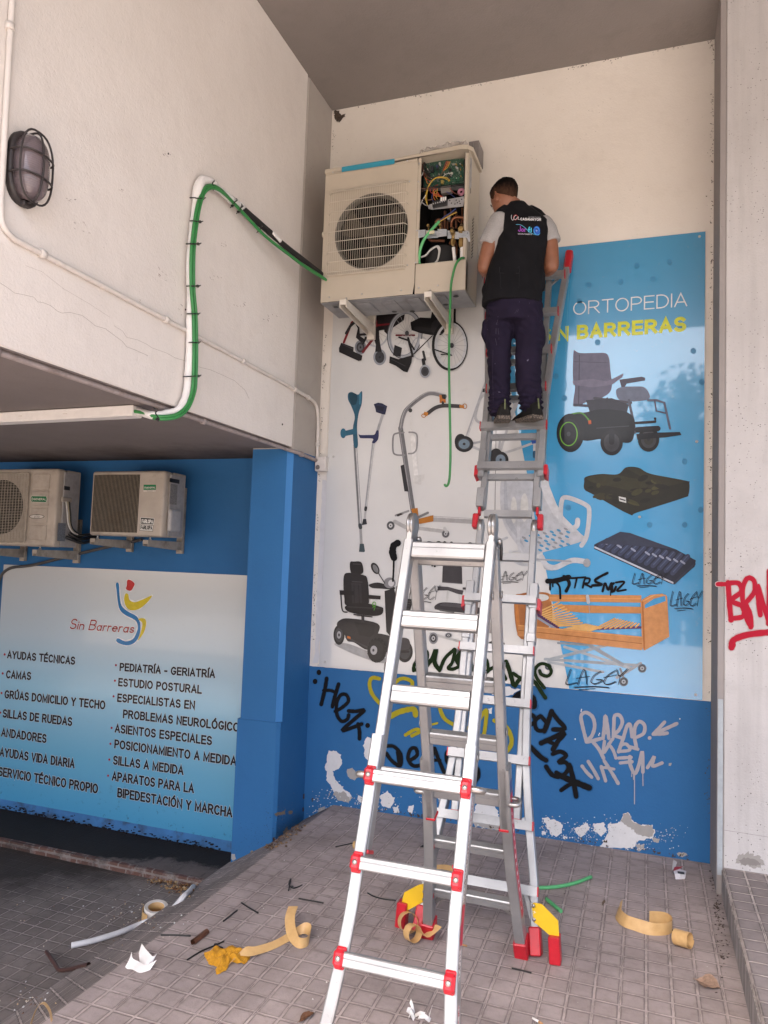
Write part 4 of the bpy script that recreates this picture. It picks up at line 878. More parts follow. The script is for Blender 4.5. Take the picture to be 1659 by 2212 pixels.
# pipework, valves, compressor
def pipe(path, r, dep, mat, name='copper_pipe'): return wire(path, 'k', r, dep, name, mat=mat)
pipe('600,1020 604,950 640,905 720,905 752,930 756,1030', .011, .12, M_COPPER); pipe('655,1030 652,930 655,860', .008, .14, M_COPPERD); pipe('520,1040 522,940 525,830', .009, .15, M_COPPERD); pipe('555,1040 556,950', .008, .15, M_COPPERD)
pipe('420,1030 415,960 440,930 480,935 490,1030', .008, .16, M_COPPERD); pipe('725,790 722,860 730,890', .005, .13, M_COPPERD); pipe('585,790 600,850 640,900 700,960', .004, .13, M_COPPERD); pipe('720,890 718,1000', .006, .13, M_COPPERD)
pipe('345,1140 360,1170 460,1175 520,1180', .010, .14, M_COPPERD); pipe('575,1215 600,1170 640,1170 660,1260 655,1350', .008, .12, M_COPPERD); pipe('622,1130 622,1260', .0062, .055, M_COPPERD)
b = MB(); plate(b, [(545, 870), (585, 865), (585, 925), (550, 925)], .10, .03); b.build('sensor_box', M_GALV, ac)
b = MB()
for (x0, y0, x1, y1, d) in ((215, 1052, 298, 1046, .0), (298, 1046, 440, 1052, .012), (440, 1040, 545, 1040, .0), (545, 1040, 680, 1060, .02), (680, 1045, 800, 1062, .0)):
    b.prism([(Q(x, y, .004).x, Q(x, y, .004).z) for x, y in ((x0, y0), (x1, y1), (x1, y1 + 78), (x0, y0 + 92))], lambda u, v, t: (u, t, v), uy0 + d, uy0 + d + .003)
    for k in (18, 42, 66): b.bar(Q(x0 + 14, y0 + k, d - .002), Q(x1 - 14, y1 + k - 2, d - .002), .006, .006, (0, -1, 0), .002)
b.build('valve_bracket', simple('bright_zinc', (0.62, 0.66, 0.70), 0.3, 0.7, var=0.1), ac)
b = MB(); plate(b, [(782, 1140), (806, 1062), (818, 1180), (800, 1185)], -.004, .003); b.build('bracket_tab', M_GALV, ac)
for x, y, s in ((620, 1090, 1.0), (722, 1065, 1.35)):
    q = Q(x, y, .02); b = MB(); b.lathe([(.001, -.045), (.012*s, -.044), (.013*s, -.03), (.012*s, -.028), (.016*s, -.02), (.016*s, .01)], q, (0, 1, 0), 6, smooth=False)
    b.cyl(q + Vector((0, 0, .02*s)), q + Vector((0, 0, -.05*s)), .011*s, n=12); b.lathe([(.001, -.075*s), (.012*s, -.075*s), (.015*s, -.06*s), (.015*s, -.04*s), (.010*s, -.03*s)], q, (0, 0, 1), 6, smooth=False); b.build('service_valve', M_BRASS, ac)
    b = MB(); b.lathe([(.001, .012), (.009*s, .012), (.011*s, .0), (.001, .0)], q + Vector((0, -.01, .022*s)), (0, 0, 1), 12); b.build('valve_cap', simple('dark_brass', (.09, .055, .025), .4, .6), ac)
for x, y in ((335, 1008), (470, 995)):
    q = Q(x, y, .03); b = MB(); b.cyl(q, q + Vector((0, -.02, 0)), .0085, n=12); b.cyl(q + Vector((0, 0, -.03)), q, .005, n=8); b.build('brass_plug', M_BRASS, ac)
wire('728,1195 728,1290 727,1400', 'w', .0165, .03, 'pipe_insulation', mat=M_WHTAPE); wire('622,1250 630,1330 640,1420', 'w', .0115, .045, 'pipe_insulation', mat=M_WHTAPE)
b = MB()
rows = []
for z, rr in ((3.40, .105), (3.48, .115), (3.60, .118), (3.70, .112), (3.725, .10), (3.735, .06)):
    rows.append([(-1.27 + rr * 1.05 * math.cos(2*math.pi*k/24), 4.53 + rr * math.sin(2*math.pi*k/24), z) for k in range(24)])
b.grid(rows, closed_u=True, cap=True); b.build('compressor_jacket', simple('black_felt', (.02, .02, .021), .85, bmp=.4), ac)
wire('245,1365 300,1340 350,1285 420,1240 455,1245 462,1290 440,1390 410,1430', 'w', .006, .05, 'white_hose'); wire('430,1240 455,1290 445,1370', 'w', .005, .045, 'white_hose')
# metal box side behind the board
b = MB(); plate(b, [(762, 135), (838, 220), (832, 545), (805, 580), (758, 480)], .03, .003); b.build('side_plate', M_GALV, ac)

# the things that rest on it or hang from it
pf = MB(); rows = []
for i in range(26):
    u = i / 25; row = []
    for j in range(10):
        v = j / 9; x = -1.395 + 0.30 * u; y = 4.33 + 0.20 * v
        h = 0.012 + 0.05 * abs(noise.noise((x * 16, y * 16, 2.0))) * math.sin(math.pi * min(1, u * 1.1)) + 0.02 * noise.noise((x * 45, y * 40, 5)); z = uz1 + .024 + max(0, (x + 1.6)) * 0.045 + max(0.001, h)
        if j == 0: z -= 0.05 * (0.3 + abs(noise.noise((x * 22, 1, 1))) * 2.0) * (1.0 if u < 0.25 else 0.35)
        row.append((x, y, z))
    rows.append(row)
pf.grid(rows)
m, nt, p = mat_new('clear_film', 0.18); p.inputs['Base Color'].default_value = (0.62, 0.58, 0.54, 1); p.inputs['Alpha'].default_value = 0.55
o = pf.build('plastic_film', m); tag(o, 'crumpled clear plastic film lying on the lid of the open unit', 'plastic film')
def cable(name, pts, r, mat, label, cat='cable', n=8, group=None):
    b = MB(); b.tube(smooth_path(pts, n), r, 10); return tag(b.build(name, mat), label, cat, group)
c0 = cable('power_cable', [Q(228, 1440, .03), Q(222, 1400, .02), Q(235, 1280, .0), Q(275, 1170, -.012), Q(330, 1090, -.015), Q(390, 1020, -.005), Q(455, 948, .01)], .0095, M_GREENL, 'pale green cable clamped inside the open unit, its coloured wire ends bare')
for pth, k in (('455,945 520,890 590,845 650,800', 'b'), ('458,948 530,900 600,855 662,830', 'n'), ('460,950 520,915 600,870 663,842', 'y')): wire(pth, k, .003, .01, 'wire_end', par=c0)
b = MB(); b.box((-.022, -.010, -.010), (.03, .004, .010), .003, Matrix.Translation(Q(350, 1080, -.012))); b.build('cable_clamp', simple('ivory_nylon', (.62, .58, .40), .45), ac)
hang = [Q(750, 1385, .02), Q(735, 1372, -.01), Q(700, 1385, -.035), Q(655, 1440, -.05), Q(618, 1560, -.06), Q(592, 1720, -.06)]
def H(x, y, yy): return at(x, y, 'y', yy)
hang += [H(972, 680, 4.28), H(970, 760, 4.28), H(971, 860, 4.28), H(973, 960, 4.28), H(972, 1020, 4.28), H(969, 1043, 4.285), H(964, 1050, 4.29), H(960, 1046, 4.29)]
cable('hanging_cable', hang, .0075, M_GREEN, 'long thin green cable dangling from the open unit in front of the poster')

# wall brackets: L of a wall rail and a channel arm
def bracket(x, y0, yw, z, rail_top, w, h, mat, label, group, droop=0.0):
    t = empty('wall_bracket', (x, yw, z), label, 'bracket', group)
    b = MB(); b.prism([(x - w/2, z + h*.5), (x - w/2, z - h*.35), (x - w/2 + .004, z - h*.35), (x - w/2 + .004, z + h*.5 - .004), (x + w/2 - .004, z + h*.5 - .004), (x + w/2 - .004, z - h*.35), (x + w/2, z - h*.35), (x + w/2, z + h*.5)], lambda u, v, q: (u, q, v - (h * .5 * (1 - (yw - q) / (yw - y0)) if v < z else 0)), y0, yw - .006)
    b.box((x - w/2, y0 - .002, z - h * .05), (x + w/2, y0 + .002, z + h * .5)); b.build('arm', mat, t)
    b = MB(); b.box((x - w*.6, yw - .03, z - h*1.3), (x + w*.6, yw - .0015, rail_top), .002); b.build('wall_rail', mat, t)
    b = MB(); q = (x, y0 + .05, z + h*.5); b.cyl(q, (x, y0 + .05, z + h*.5 + .03), .006, n=8); b.cyl((x, y0 + .05, z + h*.5 + .002), (x, y0 + .05, z + h*.5 + .010), .011, n=6); b.build('bolt', M_GALV, t)
    return t
bracket(-1.868, 4.30, 4.842, 3.345, 4.2, .048, .06, M_BRKT, 'clean cream bracket arm under the fan half of the open unit', 'brackets under the big unit')
bracket(-1.298, 4.30, 4.842, 3.345, 4.2, .048, .06, M_BRKT, 'clean cream bracket arm beside the hanging green cable', 'brackets under the big unit')
b = MB(); b.box((-1.165, 4.70, 4.42), (-1.095, 4.85, 4.545), .003); b.box((-1.16, 4.69, 4.46), (-1.13, 4.70, 4.53)); tag(b.build('trunking_end', simple('grey_plastic_box', (.22, .20, .19), .5)), 'grey trunking end on the wall behind the lid of the open unit', 'trunking')

# two old small units in the alcove
def small_unit(x0, x1, z0, z1, y0, y1, label, split):
    t = empty('outdoor_unit', ((x0+x1)/2, (y0+y1)/2, z0), label, 'air conditioner', 'old outdoor units in the alcove')
    b = MB(); b.box((x0, y0, z0), (x1 - .012, y0 + .10, z1), .022, seg=3); b.box((x0 + .003, y0 + .099, z0 + .003), (x1 - .003, y1, z1 - .004), .006); b.build('casing', M_CASED, t, auto=30)
    b = MB(); b.box((x1 - .014, y0 + .06, z0 + .012), (x1 + .001, y1 - .02, z1 - .02), .004); b.build('service_panel', simple('grey_service_panel', (.36, .345, .34), .5, var=.12, dirt=((.2, .17, .15), 6, .55, .4)), t)
    return t
A = small_unit(-3.965, -3.298, 1.815, 2.300, 4.50, 4.75, 'smaller weathered outdoor unit with two FARLOPA stickers on its front', 0)
gx0, gx1, gz0, gz1 = -3.943, -3.527, 1.842, 2.272
b = MB(); b.box((gx0, 4.4985, gz0), (gx1, 4.5015, gz1)); b.build('grille_recess', M_DARKIN, A)
b = MB()
for i in range(34): x = gx0 + (gx1 - gx0) * (i + .5) / 34; b.bar((x, 4.4975, gz0), (x, 4.4975, gz1), .0030, .006, (0, 1, 0))
for j in range(6): z = gz0 + (gz1 - gz0) * (j + .5) / 6; b.bar((gx0 + .2, 4.500, z), (gx1, 4.500, z), .002, .003)
b.build('louvre_grille', simple('dirty_grille', (.27, .225, .17), .55, var=.15, dirt=((.2, .13, .07), 4, .5, .6)), A)
a = Art(0, 1850, 0.4581, 'y', 4.4995)
a.p('1255,194 1362,194 1362,238 1254,240', '#0f7a4c').p('1254,240 1362,238 1361,255 1253,257', '#c9c4bb').e(1308, 248, 26, 6, '#6b6762').e(1308, 248, 22, 4, '#d0ccc4').text('GENERAL', (1274, 228), (1358, 226), 15, '#dcd9d0', bold=.02).r(1267, 219, 6, 9, 3, '#dcd9d0')
a.build('badge', M_PRINT, A)
a = Art(0, 1850, 0.4581, 'y', 4.4995)
a.p('1228,478 1348,486 1342,545 1224,538', '#dcdcd8').p('1232,482 1344,490 1338,541 1228,534', '#0d0d0e').text('FARLOPA', (1236, 528), (1336, 534), 34, '#e4e4e0', bold=.02); a.build('sticker', M_PRINT, A)
a = Art(0, 1850, 0.4581, 'y', 4.4995)
a.p('1222,541 1340,549 1335,602 1218,594', '#101011').p('1225,544 1337,552 1332,599 1221,591', '#d9d9d4').text('FARLOPA', (1227, 583), (1330, 588), 34, '#101012', bold=.02); a.build('sticker', M_PRINT, A)
b = MB(); b.box((-3.299, 4.535, 1.86), (-3.262, 4.66, 2.02), .014, seg=2); b.build('valve_cover', simple('grey_valve_cover', (.42, .41, .41), .5), A)
b = MB(); b.box((-3.299, 4.545, 2.22), (-3.2955, 4.66, 2.25)); b.build('handle_recess', M_BLACK, A)
b = MB(); b.box((-3.2965, 4.555, 2.06), (-3.2955, 4.64, 2.21)); b.build('rating_label', simple('faded_label', (.30, .285, .275), .6, var=.35, scale=160), A)
B = small_unit(-5.06, -4.280, 1.716, 2.325, 4.50, 4.74, 'larger weathered outdoor unit at left edge with pale cables on its side', 0)
b = MB(); round_panel(b, -5.04, -4.565, 1.745, 2.29, 4.4985, -4.83, 2.02, .215); b.build('grille_recess', M_CASED, B)
b = MB(); b.cyl((-4.83, 4.498, 2.02), (-4.83, 4.4975, 2.02), .216, n=48); b.build('fan_opening', M_DARKIN, B)
b = MB()
for i in range(17): x = -5.04 + .475 * i / 16; b.bar((x, 4.490, 1.748), (x, 4.490, 2.288), .0022, .003, (0, 1, 0))
for j in range(44): z = 1.75 + .535 * j / 43; b.bar((-5.04, 4.487, z), (-4.566, 4.487, z), .0022, .003)
b.tube([(-5.04, 4.488, 2.29), (-4.575, 4.488, 2.29), (-4.563, 4.488, 2.278), (-4.563, 4.488, 1.757), (-4.575, 4.488, 1.745), (-5.04, 4.488, 1.745)], .006, 8)
b.build('wire_grille', simple('dirty_wire', (.44, .39, .32), .55, var=.2), B)
for j in range(4): z = 1.765 + j * .133; b = MB(); b.box((-4.535, 4.493, z), (-4.365, 4.502, z + .118), .007, seg=2); b.build('pressed_panel', M_CASED, B)
a = Art(0, 1850, 0.4581, 'y', 4.4915)
a.p('275,290 405,292 414,320 404,350 273,346 262,318', '#c9c6ba').p('278,294 402,296 409,320 401,346 277,342 268,318', '#0d6a43').text('GENERAL', (294, 329), (402, 331), 19, '#dcdacb', bold=.02).r(284, 319, 8, 12, 4, '#dcdacb'); a.build('badge', M_PRINT, B)
a = Art(0, 1850, 0.4581, 'y', 4.4915)
a.e(321, 472, 67, 19, '#3c3a38').e(321, 472, 61, 15, '#cfccc4').text('INVERTER', (306, 462), (344, 463), 5, '#55524e').text('ZV121', (297, 483), (348, 484), 14, '#2c2a2a', shear=.2); a.build('badge', M_PRINT, B)
b = MB(); b.box((-4.281, 4.56, 2.165), (-4.2775, 4.62, 2.195)); b.build('handle_recess', M_BLACK, B)
b = MB(); b.box((-4.281, 4.535, 2.07), (-4.262, 4.635, 2.105), .004); b.build('cable_gland', M_CASED, B)
b = MB(); b.box((-4.2785, 4.52, 1.765), (-4.2775, 4.60, 1.905)); b.build('rating_label', simple('blue_grey_label', (.24, .26, .30), .6, var=.4, scale=130), B)
for k in range(3): cable_pts = [(-4.265, 4.575 + k*.016, 2.075), (-4.25, 4.58 + k*.016, 1.98), (-4.252, 4.60 + k*.014, 1.90), (-4.24, 4.64 + k*.01, 1.84), (-4.235, 4.75, 1.815), (-4.22, 4.86, 1.83)]; b = MB(); b.tube(smooth_path(cable_pts, 6), .006, 8); b.build('cable', [WM['w'], simple('cream_cable', (.42, .36, .25), .5), WM['k']][k], B)
for k in range(3): b = MB(); b.tube(smooth_path([(-4.27, 4.60 + k*.03, 1.80 + k*.03), (-4.24, 4.64 + k*.03, 1.78 + k*.02), (-4.22, 4.74, 1.76 + k*.03), (-4.19, 4.87, 1.80 + k*.02)], 6), .013, 8); b.build('lagged_pipe', M_BLACK, B)
GB = 'brackets under the old units'
bracket(-3.87, 4.44, 4.878, 1.765, 2.0, .045, .05, M_BRKTD, 'rust streaked bracket under the grille of the smaller old unit', GB)
bracket(-3.40, 4.44, 4.878, 1.765, 2.21, .045, .05, M_BRKTD, 'weathered bracket with tall wall rail right of the smaller old unit', GB)
bracket(-4.95, 4.42, 4.878, 1.665, 1.95, .045, .055, M_BRKTD, 'weathered bracket at the left edge under the larger old unit', GB)
bracket(-4.39, 4.42, 4.878, 1.665, 1.95, .045, .055, M_BRKTD, 'weathered bracket below the side cables of the larger old unit', GB)
cable('drain_hose', [(-3.75, 4.85, 1.80), (-4.1, 4.86, 1.73), (-4.5, 4.86, 1.64), (-4.85, 4.86, 1.56), (-5.1, 4.86, 1.52), (-5.2, 4.86, 1.40), (-5.24, 4.86, 1.1)], .012, simple('grey_hose', (.09, .085, .085), .6), 'dark grey drain hose sagging along the alcove wall above the service list', 'hose')
# ------------------------------------------------------------------ the two multi-purpose aluminium ladders
m, nt, p = mat_new('brushed_aluminium', 0.34, 0.62, (0.6, 0.6, 0.61)); co = pos(nt)
st = noi(nt, co, 45, 5, 0.7); bg_ = noi(nt, co, 5, 4)
nt.links.new(mix(nt, ramp(nt, noi(nt, co, 30, 6, .75), [(.62, 0), (.70, .7)]), mix(nt, ramp(nt, bg_, [(0.3, 0), (0.75, 1)]), (0.37, 0.375, 0.38), (0.25, 0.255, 0.26)), (.17, .17, .17)), p.inputs['Base Color'])
nt.links.new(mth(nt, 'ADD', 0.27, mth(nt, 'MULTIPLY', st, 0.22)), p.inputs['Roughness']); bump(nt, p, st, 0.08, 0.002); M_ALU = m
M_RED = simple('red_plastic', (0.50, 0.012, 0.025), 0.38, var=0.15, scale=20, dirt=((0.25, 0.10, 0.09), 18, 0.62, 0.5))
M_YEL = simple('yellow_steel', (0.72, 0.46, 0.015), 0.42, var=0.08, scale=14, dirt=((0.35, 0.22, 0.03), 25, 0.66, 0.5))
M_STEEL = simple('polished_steel', (0.38, 0.375, 0.37), 0.34, 0.88, var=0.1)

class Frame:
    """a ladder plane: origin, across and along vectors, facing normal"""
    def __init__(s, o, u, d): s.o = Vector(o); s.u = Vector(u).normalized(); s.d = Vector(d).normalized(); s.n = s.u.cross(s.d).normalized()
    def __call__(s, a, b, c=0.0): return s.o + s.u * a + s.d * b + s.n * c
def stile(F, path, w, dep, mat, name, par, c=0.0, lip=0.004):
    """box-section rail along path [(across, along)], with a flat lipped face"""
    b = MB(); prof = [(-w/2, -dep/2), (-w/2 + lip, -dep/2 - lip*.7), (w/2 - lip, -dep/2 - lip*.7), (w/2, -dep/2), (w/2, dep/2), (w/2 - lip, dep/2 + lip*.7), (-w/2 + lip, dep/2 + lip*.7), (-w/2, dep/2)]
    rows = [[F(a + x, t, c + y) for x, y in prof] for a, t in path]
    b.grid(rows, closed_u=True, smooth=False, cap=True); return b.build(name, mat, par)
def rung(F, a0, a1, t, par, h=0.042, dep=0.040, c=0.0, caps=False, wide=0.0):
    b = MB(); k = h / 0.042
    prof = [(-.021*k, -dep/2 + .004), (-.017*k, -dep/2), (-.006*k, -dep/2), (-.005*k, -dep/2 + .003), (-.0035*k, -dep/2 + .003), (-.0025*k, -dep/2), (.017*k, -dep/2), (.021*k, -dep/2 + .004), (.021*k, dep/2), (-.021*k, dep/2)]
    rows = [[F(a, t + x, c + y) for x, y in prof] for a in (a0, a1)]
    b.grid(rows, closed_u=True, smooth=False, cap=True); o = b.build('rung', M_ALU, par)
    if caps:
        for s, a in ((-1, a0), (1, a1)):
            q = MB(); rows = [[F(a + s * x, t + v * k * 1.06, c + y * 1.04) for v, y in prof] for x in (0.0005, 0.006)]
            q.grid(rows, closed_u=True, smooth=False, cap=True); q.build('end_cap', M_RED, o)
    return o
def fbox(b, F, a0, a1, t0, t1, c0, c1, bev=0.003):
    Mx = Matrix(((F.u.x, F.d.x, F.n.x, F.o.x), (F.u.y, F.d.y, F.n.y, F.o.y), (F.u.z, F.d.z, F.n.z, F.o.z), (0, 0, 0, 1)))
    b.box((min(a0, a1), min(t0, t1), min(c0, c1)), (max(a0, a1), max(t0, t1), max(c0, c1)), bev, Mx)
def lerp_path(pts, s):
    for (s0, v0), (s1, v1) in zip(pts, pts[1:]):
        if s <= s1: return v0 + (v1 - v0) * (s - s0) / (s1 - s0)
    return pts[-1][1]

# --- stepladder in the foreground
sl_ = empty('stepladder', (-0.71, 2.7, 0), 'open aluminium A-shaped stepladder standing nearest, red rung clamps on its front legs', 'ladder')
HC = Vector((-0.703, 2.745, 1.842))
FR = Frame(HC, (1, .022, -.006), (.004, -.355, -.935)); RE = Frame(HC, (1, 0, 0), (-.0026, .3282, -.9446))
if FR.n.y > 0: FS = 1
else: FS = -1          # sign of the normal that faces away from the camera
fc = FS; rc = (1 if RE.n.y > 0 else -1)
FL = 1.962; RL = 1.950
hwF = [(0, .160), (.9, .162), (1.2, .163), (1.33, .164), (1.47, .171), (1.62, .186), (FL, .228)]
hwR = [(0, .160), (.95, .166), (1.25, .168), (1.5, .178), (RL, .214)]
for s in (-1, 1):
    stile(FR, [(s*.158, .07), (s*.160, 1.16)], .034, .048, M_ALU, 'inner_stile', sl_)
    path = [(s*lerp_path(hwF, t) , t) for t in (.80, 1.10, 1.20, 1.27, 1.33, 1.39, 1.45, 1.6, FL - .02)]
    stile(FR, path, .038, .016, M_ALU, 'outer_stile', sl_, c=-fc*.034); stile(FR, [(a + s*.0155, t) for a, t in path], .006, .058, M_ALU, 'outer_flange', sl_, c=-fc*.010)
    stile(RE, [(s*.157, .07), (s*.160, 1.30)], .036, .050, M_ALU, 'inner_stile', sl_)
    path = [(s*lerp_path(hwR, t), t) for t in (1.02, 1.2, 1.3, 1.45, 1.5, 1.55, 1.7, RL - .05)]
    stile(RE, path, .044, .058, M_ALU, 'outer_stile', sl_, c=rc*.004)
    for Fm, L, hw, c in ((FR, FL, hwF, -fc*.03), (RE, RL, hwR, rc*.004)):
        b = MB(); a = s*hw[-1][1]; e = (hw[-1][1] - hw[-2][1]) / (hw[-1][0] - hw[-2][0]) * s; A0 = Fm(a - e*.085, L - .085, c); A1 = Fm(a, L, c)
        A1.z = 0.001; b.bar(A0, A1, .058, .078, Fm.n, .004); b.build('foot', M_RED, sl_)
    for t, F, c in ((1.16, FR, 0), (1.30, RE, 0)):
        b = MB(); fbox(b, F, s*.158 - .021, s*.158 + .021, t, t + .012, c - .03, c + .03, .002); b.build('end_cap', M_RED, sl_)
    # hinge: two steel discs with a locking lever
    hx = HC + Vector((s*.158, 0, 0)); b = MB()
    b.lathe([(.001, -.012), (.046, -.012), (.048, -.009), (.048, -.003), (.043, -.0015), (.043, .0015), (.048, .003), (.048, .009), (.046, .012), (.001, .012)], hx, (1, 0, 0), 28); hg = b.build('hinge', M_STEEL, sl_)
    b = MB(); b.lathe([(.001, .018), (.012, .018), (.012, .030), (.001, .032)], hx + Vector((0, .01, -.055)), (1, 0, 0), 14); b.build('hinge_pin', M_STEEL, hg)
    b = MB(); b.tube([hx + Vector((.028, .012, -.05)), hx + Vector((.030, .020, -.085)), hx + Vector((.028, .026, -.125))], .006, 8); b.build('lever', M_BLACK, hg)
    for F, L in ((FR, 1), (RE, 1)):
        b = MB(); fbox(b, F, s*.158 - .012, s*.158 + .012, .02, .16, -.022, .022, .003); b.build('hinge_arm', M_STEEL, hg)
        for t in (.085, .11, .135):
            for sg in (1, -1):
                b = MB(); q = F(s*.158 + sg*.0205, t, 0); b.lathe([(.005, 0), (.004, .003*sg), (.0001, .004*sg)], q, F.u, 8); b.build('rivet', M_STEEL, hg)
    for F, ts in ((FR, (.27, .56, .83)), (RE, (.27, .57, .86))):
        for t in ts: b = MB(); b.lathe([(.014, 0), (.017, s*.003), (.012, s*.004), (.010, s*.001), (.0001, s*.001)], F(s*.180, t, 0), F.u, 14); b.build('rung_rivet', M_STEEL, sl_)
# front rungs
for t in (.108, .380, .652): rung(FR, -.138, .138, t, sl_, .062, .036, -fc*.006)
rung(FR, -.140, .140, .925, sl_, .055, .036, fc*.002)
clamps = []
for t in (.935, 1.20, 1.468, 1.735):
    h = lerp_path(hwF, t); r_ = rung(FR, -h + .006, h - .006, t, sl_, .040, .030, -fc*.056)
    for s in (-1, 1):
        b = MB(); fbox(b, FR, s*h - .0175, s*h + .0175, t - .025, t + .025, -fc*.050, -fc*.078, .009); fbox(b, FR, s*h - .0165, s*h + .0165, t - .031, t + .031, -fc*.046, -fc*.056, .004); cl = b.build('rung_clamp', M_RED, sl_)
        b = MB(); b.lathe([(.0001, -.004), (.007, -.003), (.009, 0)], FR(s*h, t, -fc*.078), FR.n * fc, 12); b.build('rivet', M_STEEL, cl)
def lock_pin(F, s, hw, t, c, sg):
    b = MB(); o = F(s*(hw + .005), t, c); q = [F(s*hw, t, c), F(s*(hw + .030), t, c), F(s*(hw + .040), t, c + sg*.010), F(s*(hw + .041), t, c + sg*.028), F(s*(hw + .030), t, c + sg*.038), F(s*hw, t, c + sg*.038)]
    b.tube(smooth_path(q, 4), .0105, 10); return b.build('locking_pin', M_STEEL, sl_)
for s in (-1, 1): lock_pin(FR, s, .170, .935, -fc*.045, fc); lock_pin(RE, s, .180, 1.18, -rc*.02, rc)
for t in (.13, .40, .66, .92): rung(RE, -.14, .14, t, sl_, .055, .036, 0)
for t in (1.18, 1.44, 1.70):
    h = lerp_path(hwR, t); r_ = rung(RE, -h + .02, h - .02, t, sl_, .044 if t > 1.2 else .062, .032, rc*.006)
    for s in (-1, 1): b = MB(); fbox(b, RE, s*(h - .022), s*(h - .016), t - .024, t + .024, -.02, .03, .002); b.build('rung_collar', M_RED if t > 1.3 else M_STEEL, r_)
for s in (-1, 1):                                             # diagonal braces by the rear feet
    b = MB(); b.bar(RE(s*.10, 1.715, rc*.02), RE(s*.215, 1.80, rc*.02), .016, .005, RE.n, .001); b.build('brace', M_STEEL, sl_)
# labels down the sides of the right-hand rails
def side_label(F, s, hwf, t0, t1, c0, c1, mat, name, off=.0265):
    b = MB(); n = 8; rows = []
    for i in range(n + 1):
        t = t0 + (t1 - t0) * i / n; a = s*(lerp_path(hwf, t) + off); rows.append([F(a, t, c0), F(a, t, c1)])
    b.grid(rows, smooth=False); return b.build(name, mat, sl_)
M_LABR = simple('red_label', (0.46, 0.012, 0.05), 0.4, var=0.12, scale=30)
m, nt, p = mat_new('small_print_label', 0.5); co = pos(nt)
vo = nd(nt, 'ShaderNodeTexVoronoi', {'Vector': nd(nt, 'ShaderNodeMapping', {'Vector': co, 'Scale': (60, 60, 170)}).outputs[0], 'Scale': 1.0}, distance='CHEBYCHEV').outputs['Distance']
nt.links.new(mix(nt, ramp(nt, vo, [(0.30, 1), (0.34, 0)]), (0.60, 0.56, 0.55), mix(nt, ramp(nt, noi(nt, co, 3, 2), [(.45, 0), (.55, 1)]), (0.05, 0.04, 0.045), (0.35, 0.03, 0.05))), p.inputs['Base Color']); M_LABP = m
side_label(FR, 1, hwF, .955, 1.26, -fc*.034, -fc*.012, M_LABP, 'printed_label', .0190); side_label(FR, 1, hwF, 1.265, 1.375, -fc*.036, fc*.012, M_LABR, 'red_label', .0190)
side_label(FR, 1, hwF, 1.38, 1.64, -fc*.030, -fc*.002, M_LABP, 'printed_label', .0190); side_label(FR, 1, hwF, 1.645, 1.80, -fc*.036, fc*.012, M_LABR, 'red_label', .0190)
side_label(RE, 1, hwR, 1.08, 1.135, -.02, .024, simple('blue_label', (.05, .08, .22), .4), 'blue_label', .0228); lb = side_label(RE, 1, hwR, 1.14, 1.74, -.02, .024, M_LABR, 'red_label', .0228)
for i, ch in enumerate('LIGHTVERSATIL'):
    b = MB(); t = 1.19 + i * .042; h_ = .030; bm0 = b
    for stq in GLYPH[ch][1]:
        for (x0, y0), (x1, y1) in zip(stq, stq[1:]):
            q0 = RE(lerp_path(hwR, t) + .0238, t - .5*h_*(y0 - .5), rc*.012*(x0*2 - .6)); q1 = RE(lerp_path(hwR, t) + .0238, t - .5*h_*(y1 - .5), rc*.012*(x1*2 - .6)); b.bar(q0, q1, .0035, .001, RE.u)
    b.build('letter', simple('label_white', (.7, .68, .68), .5), lb)

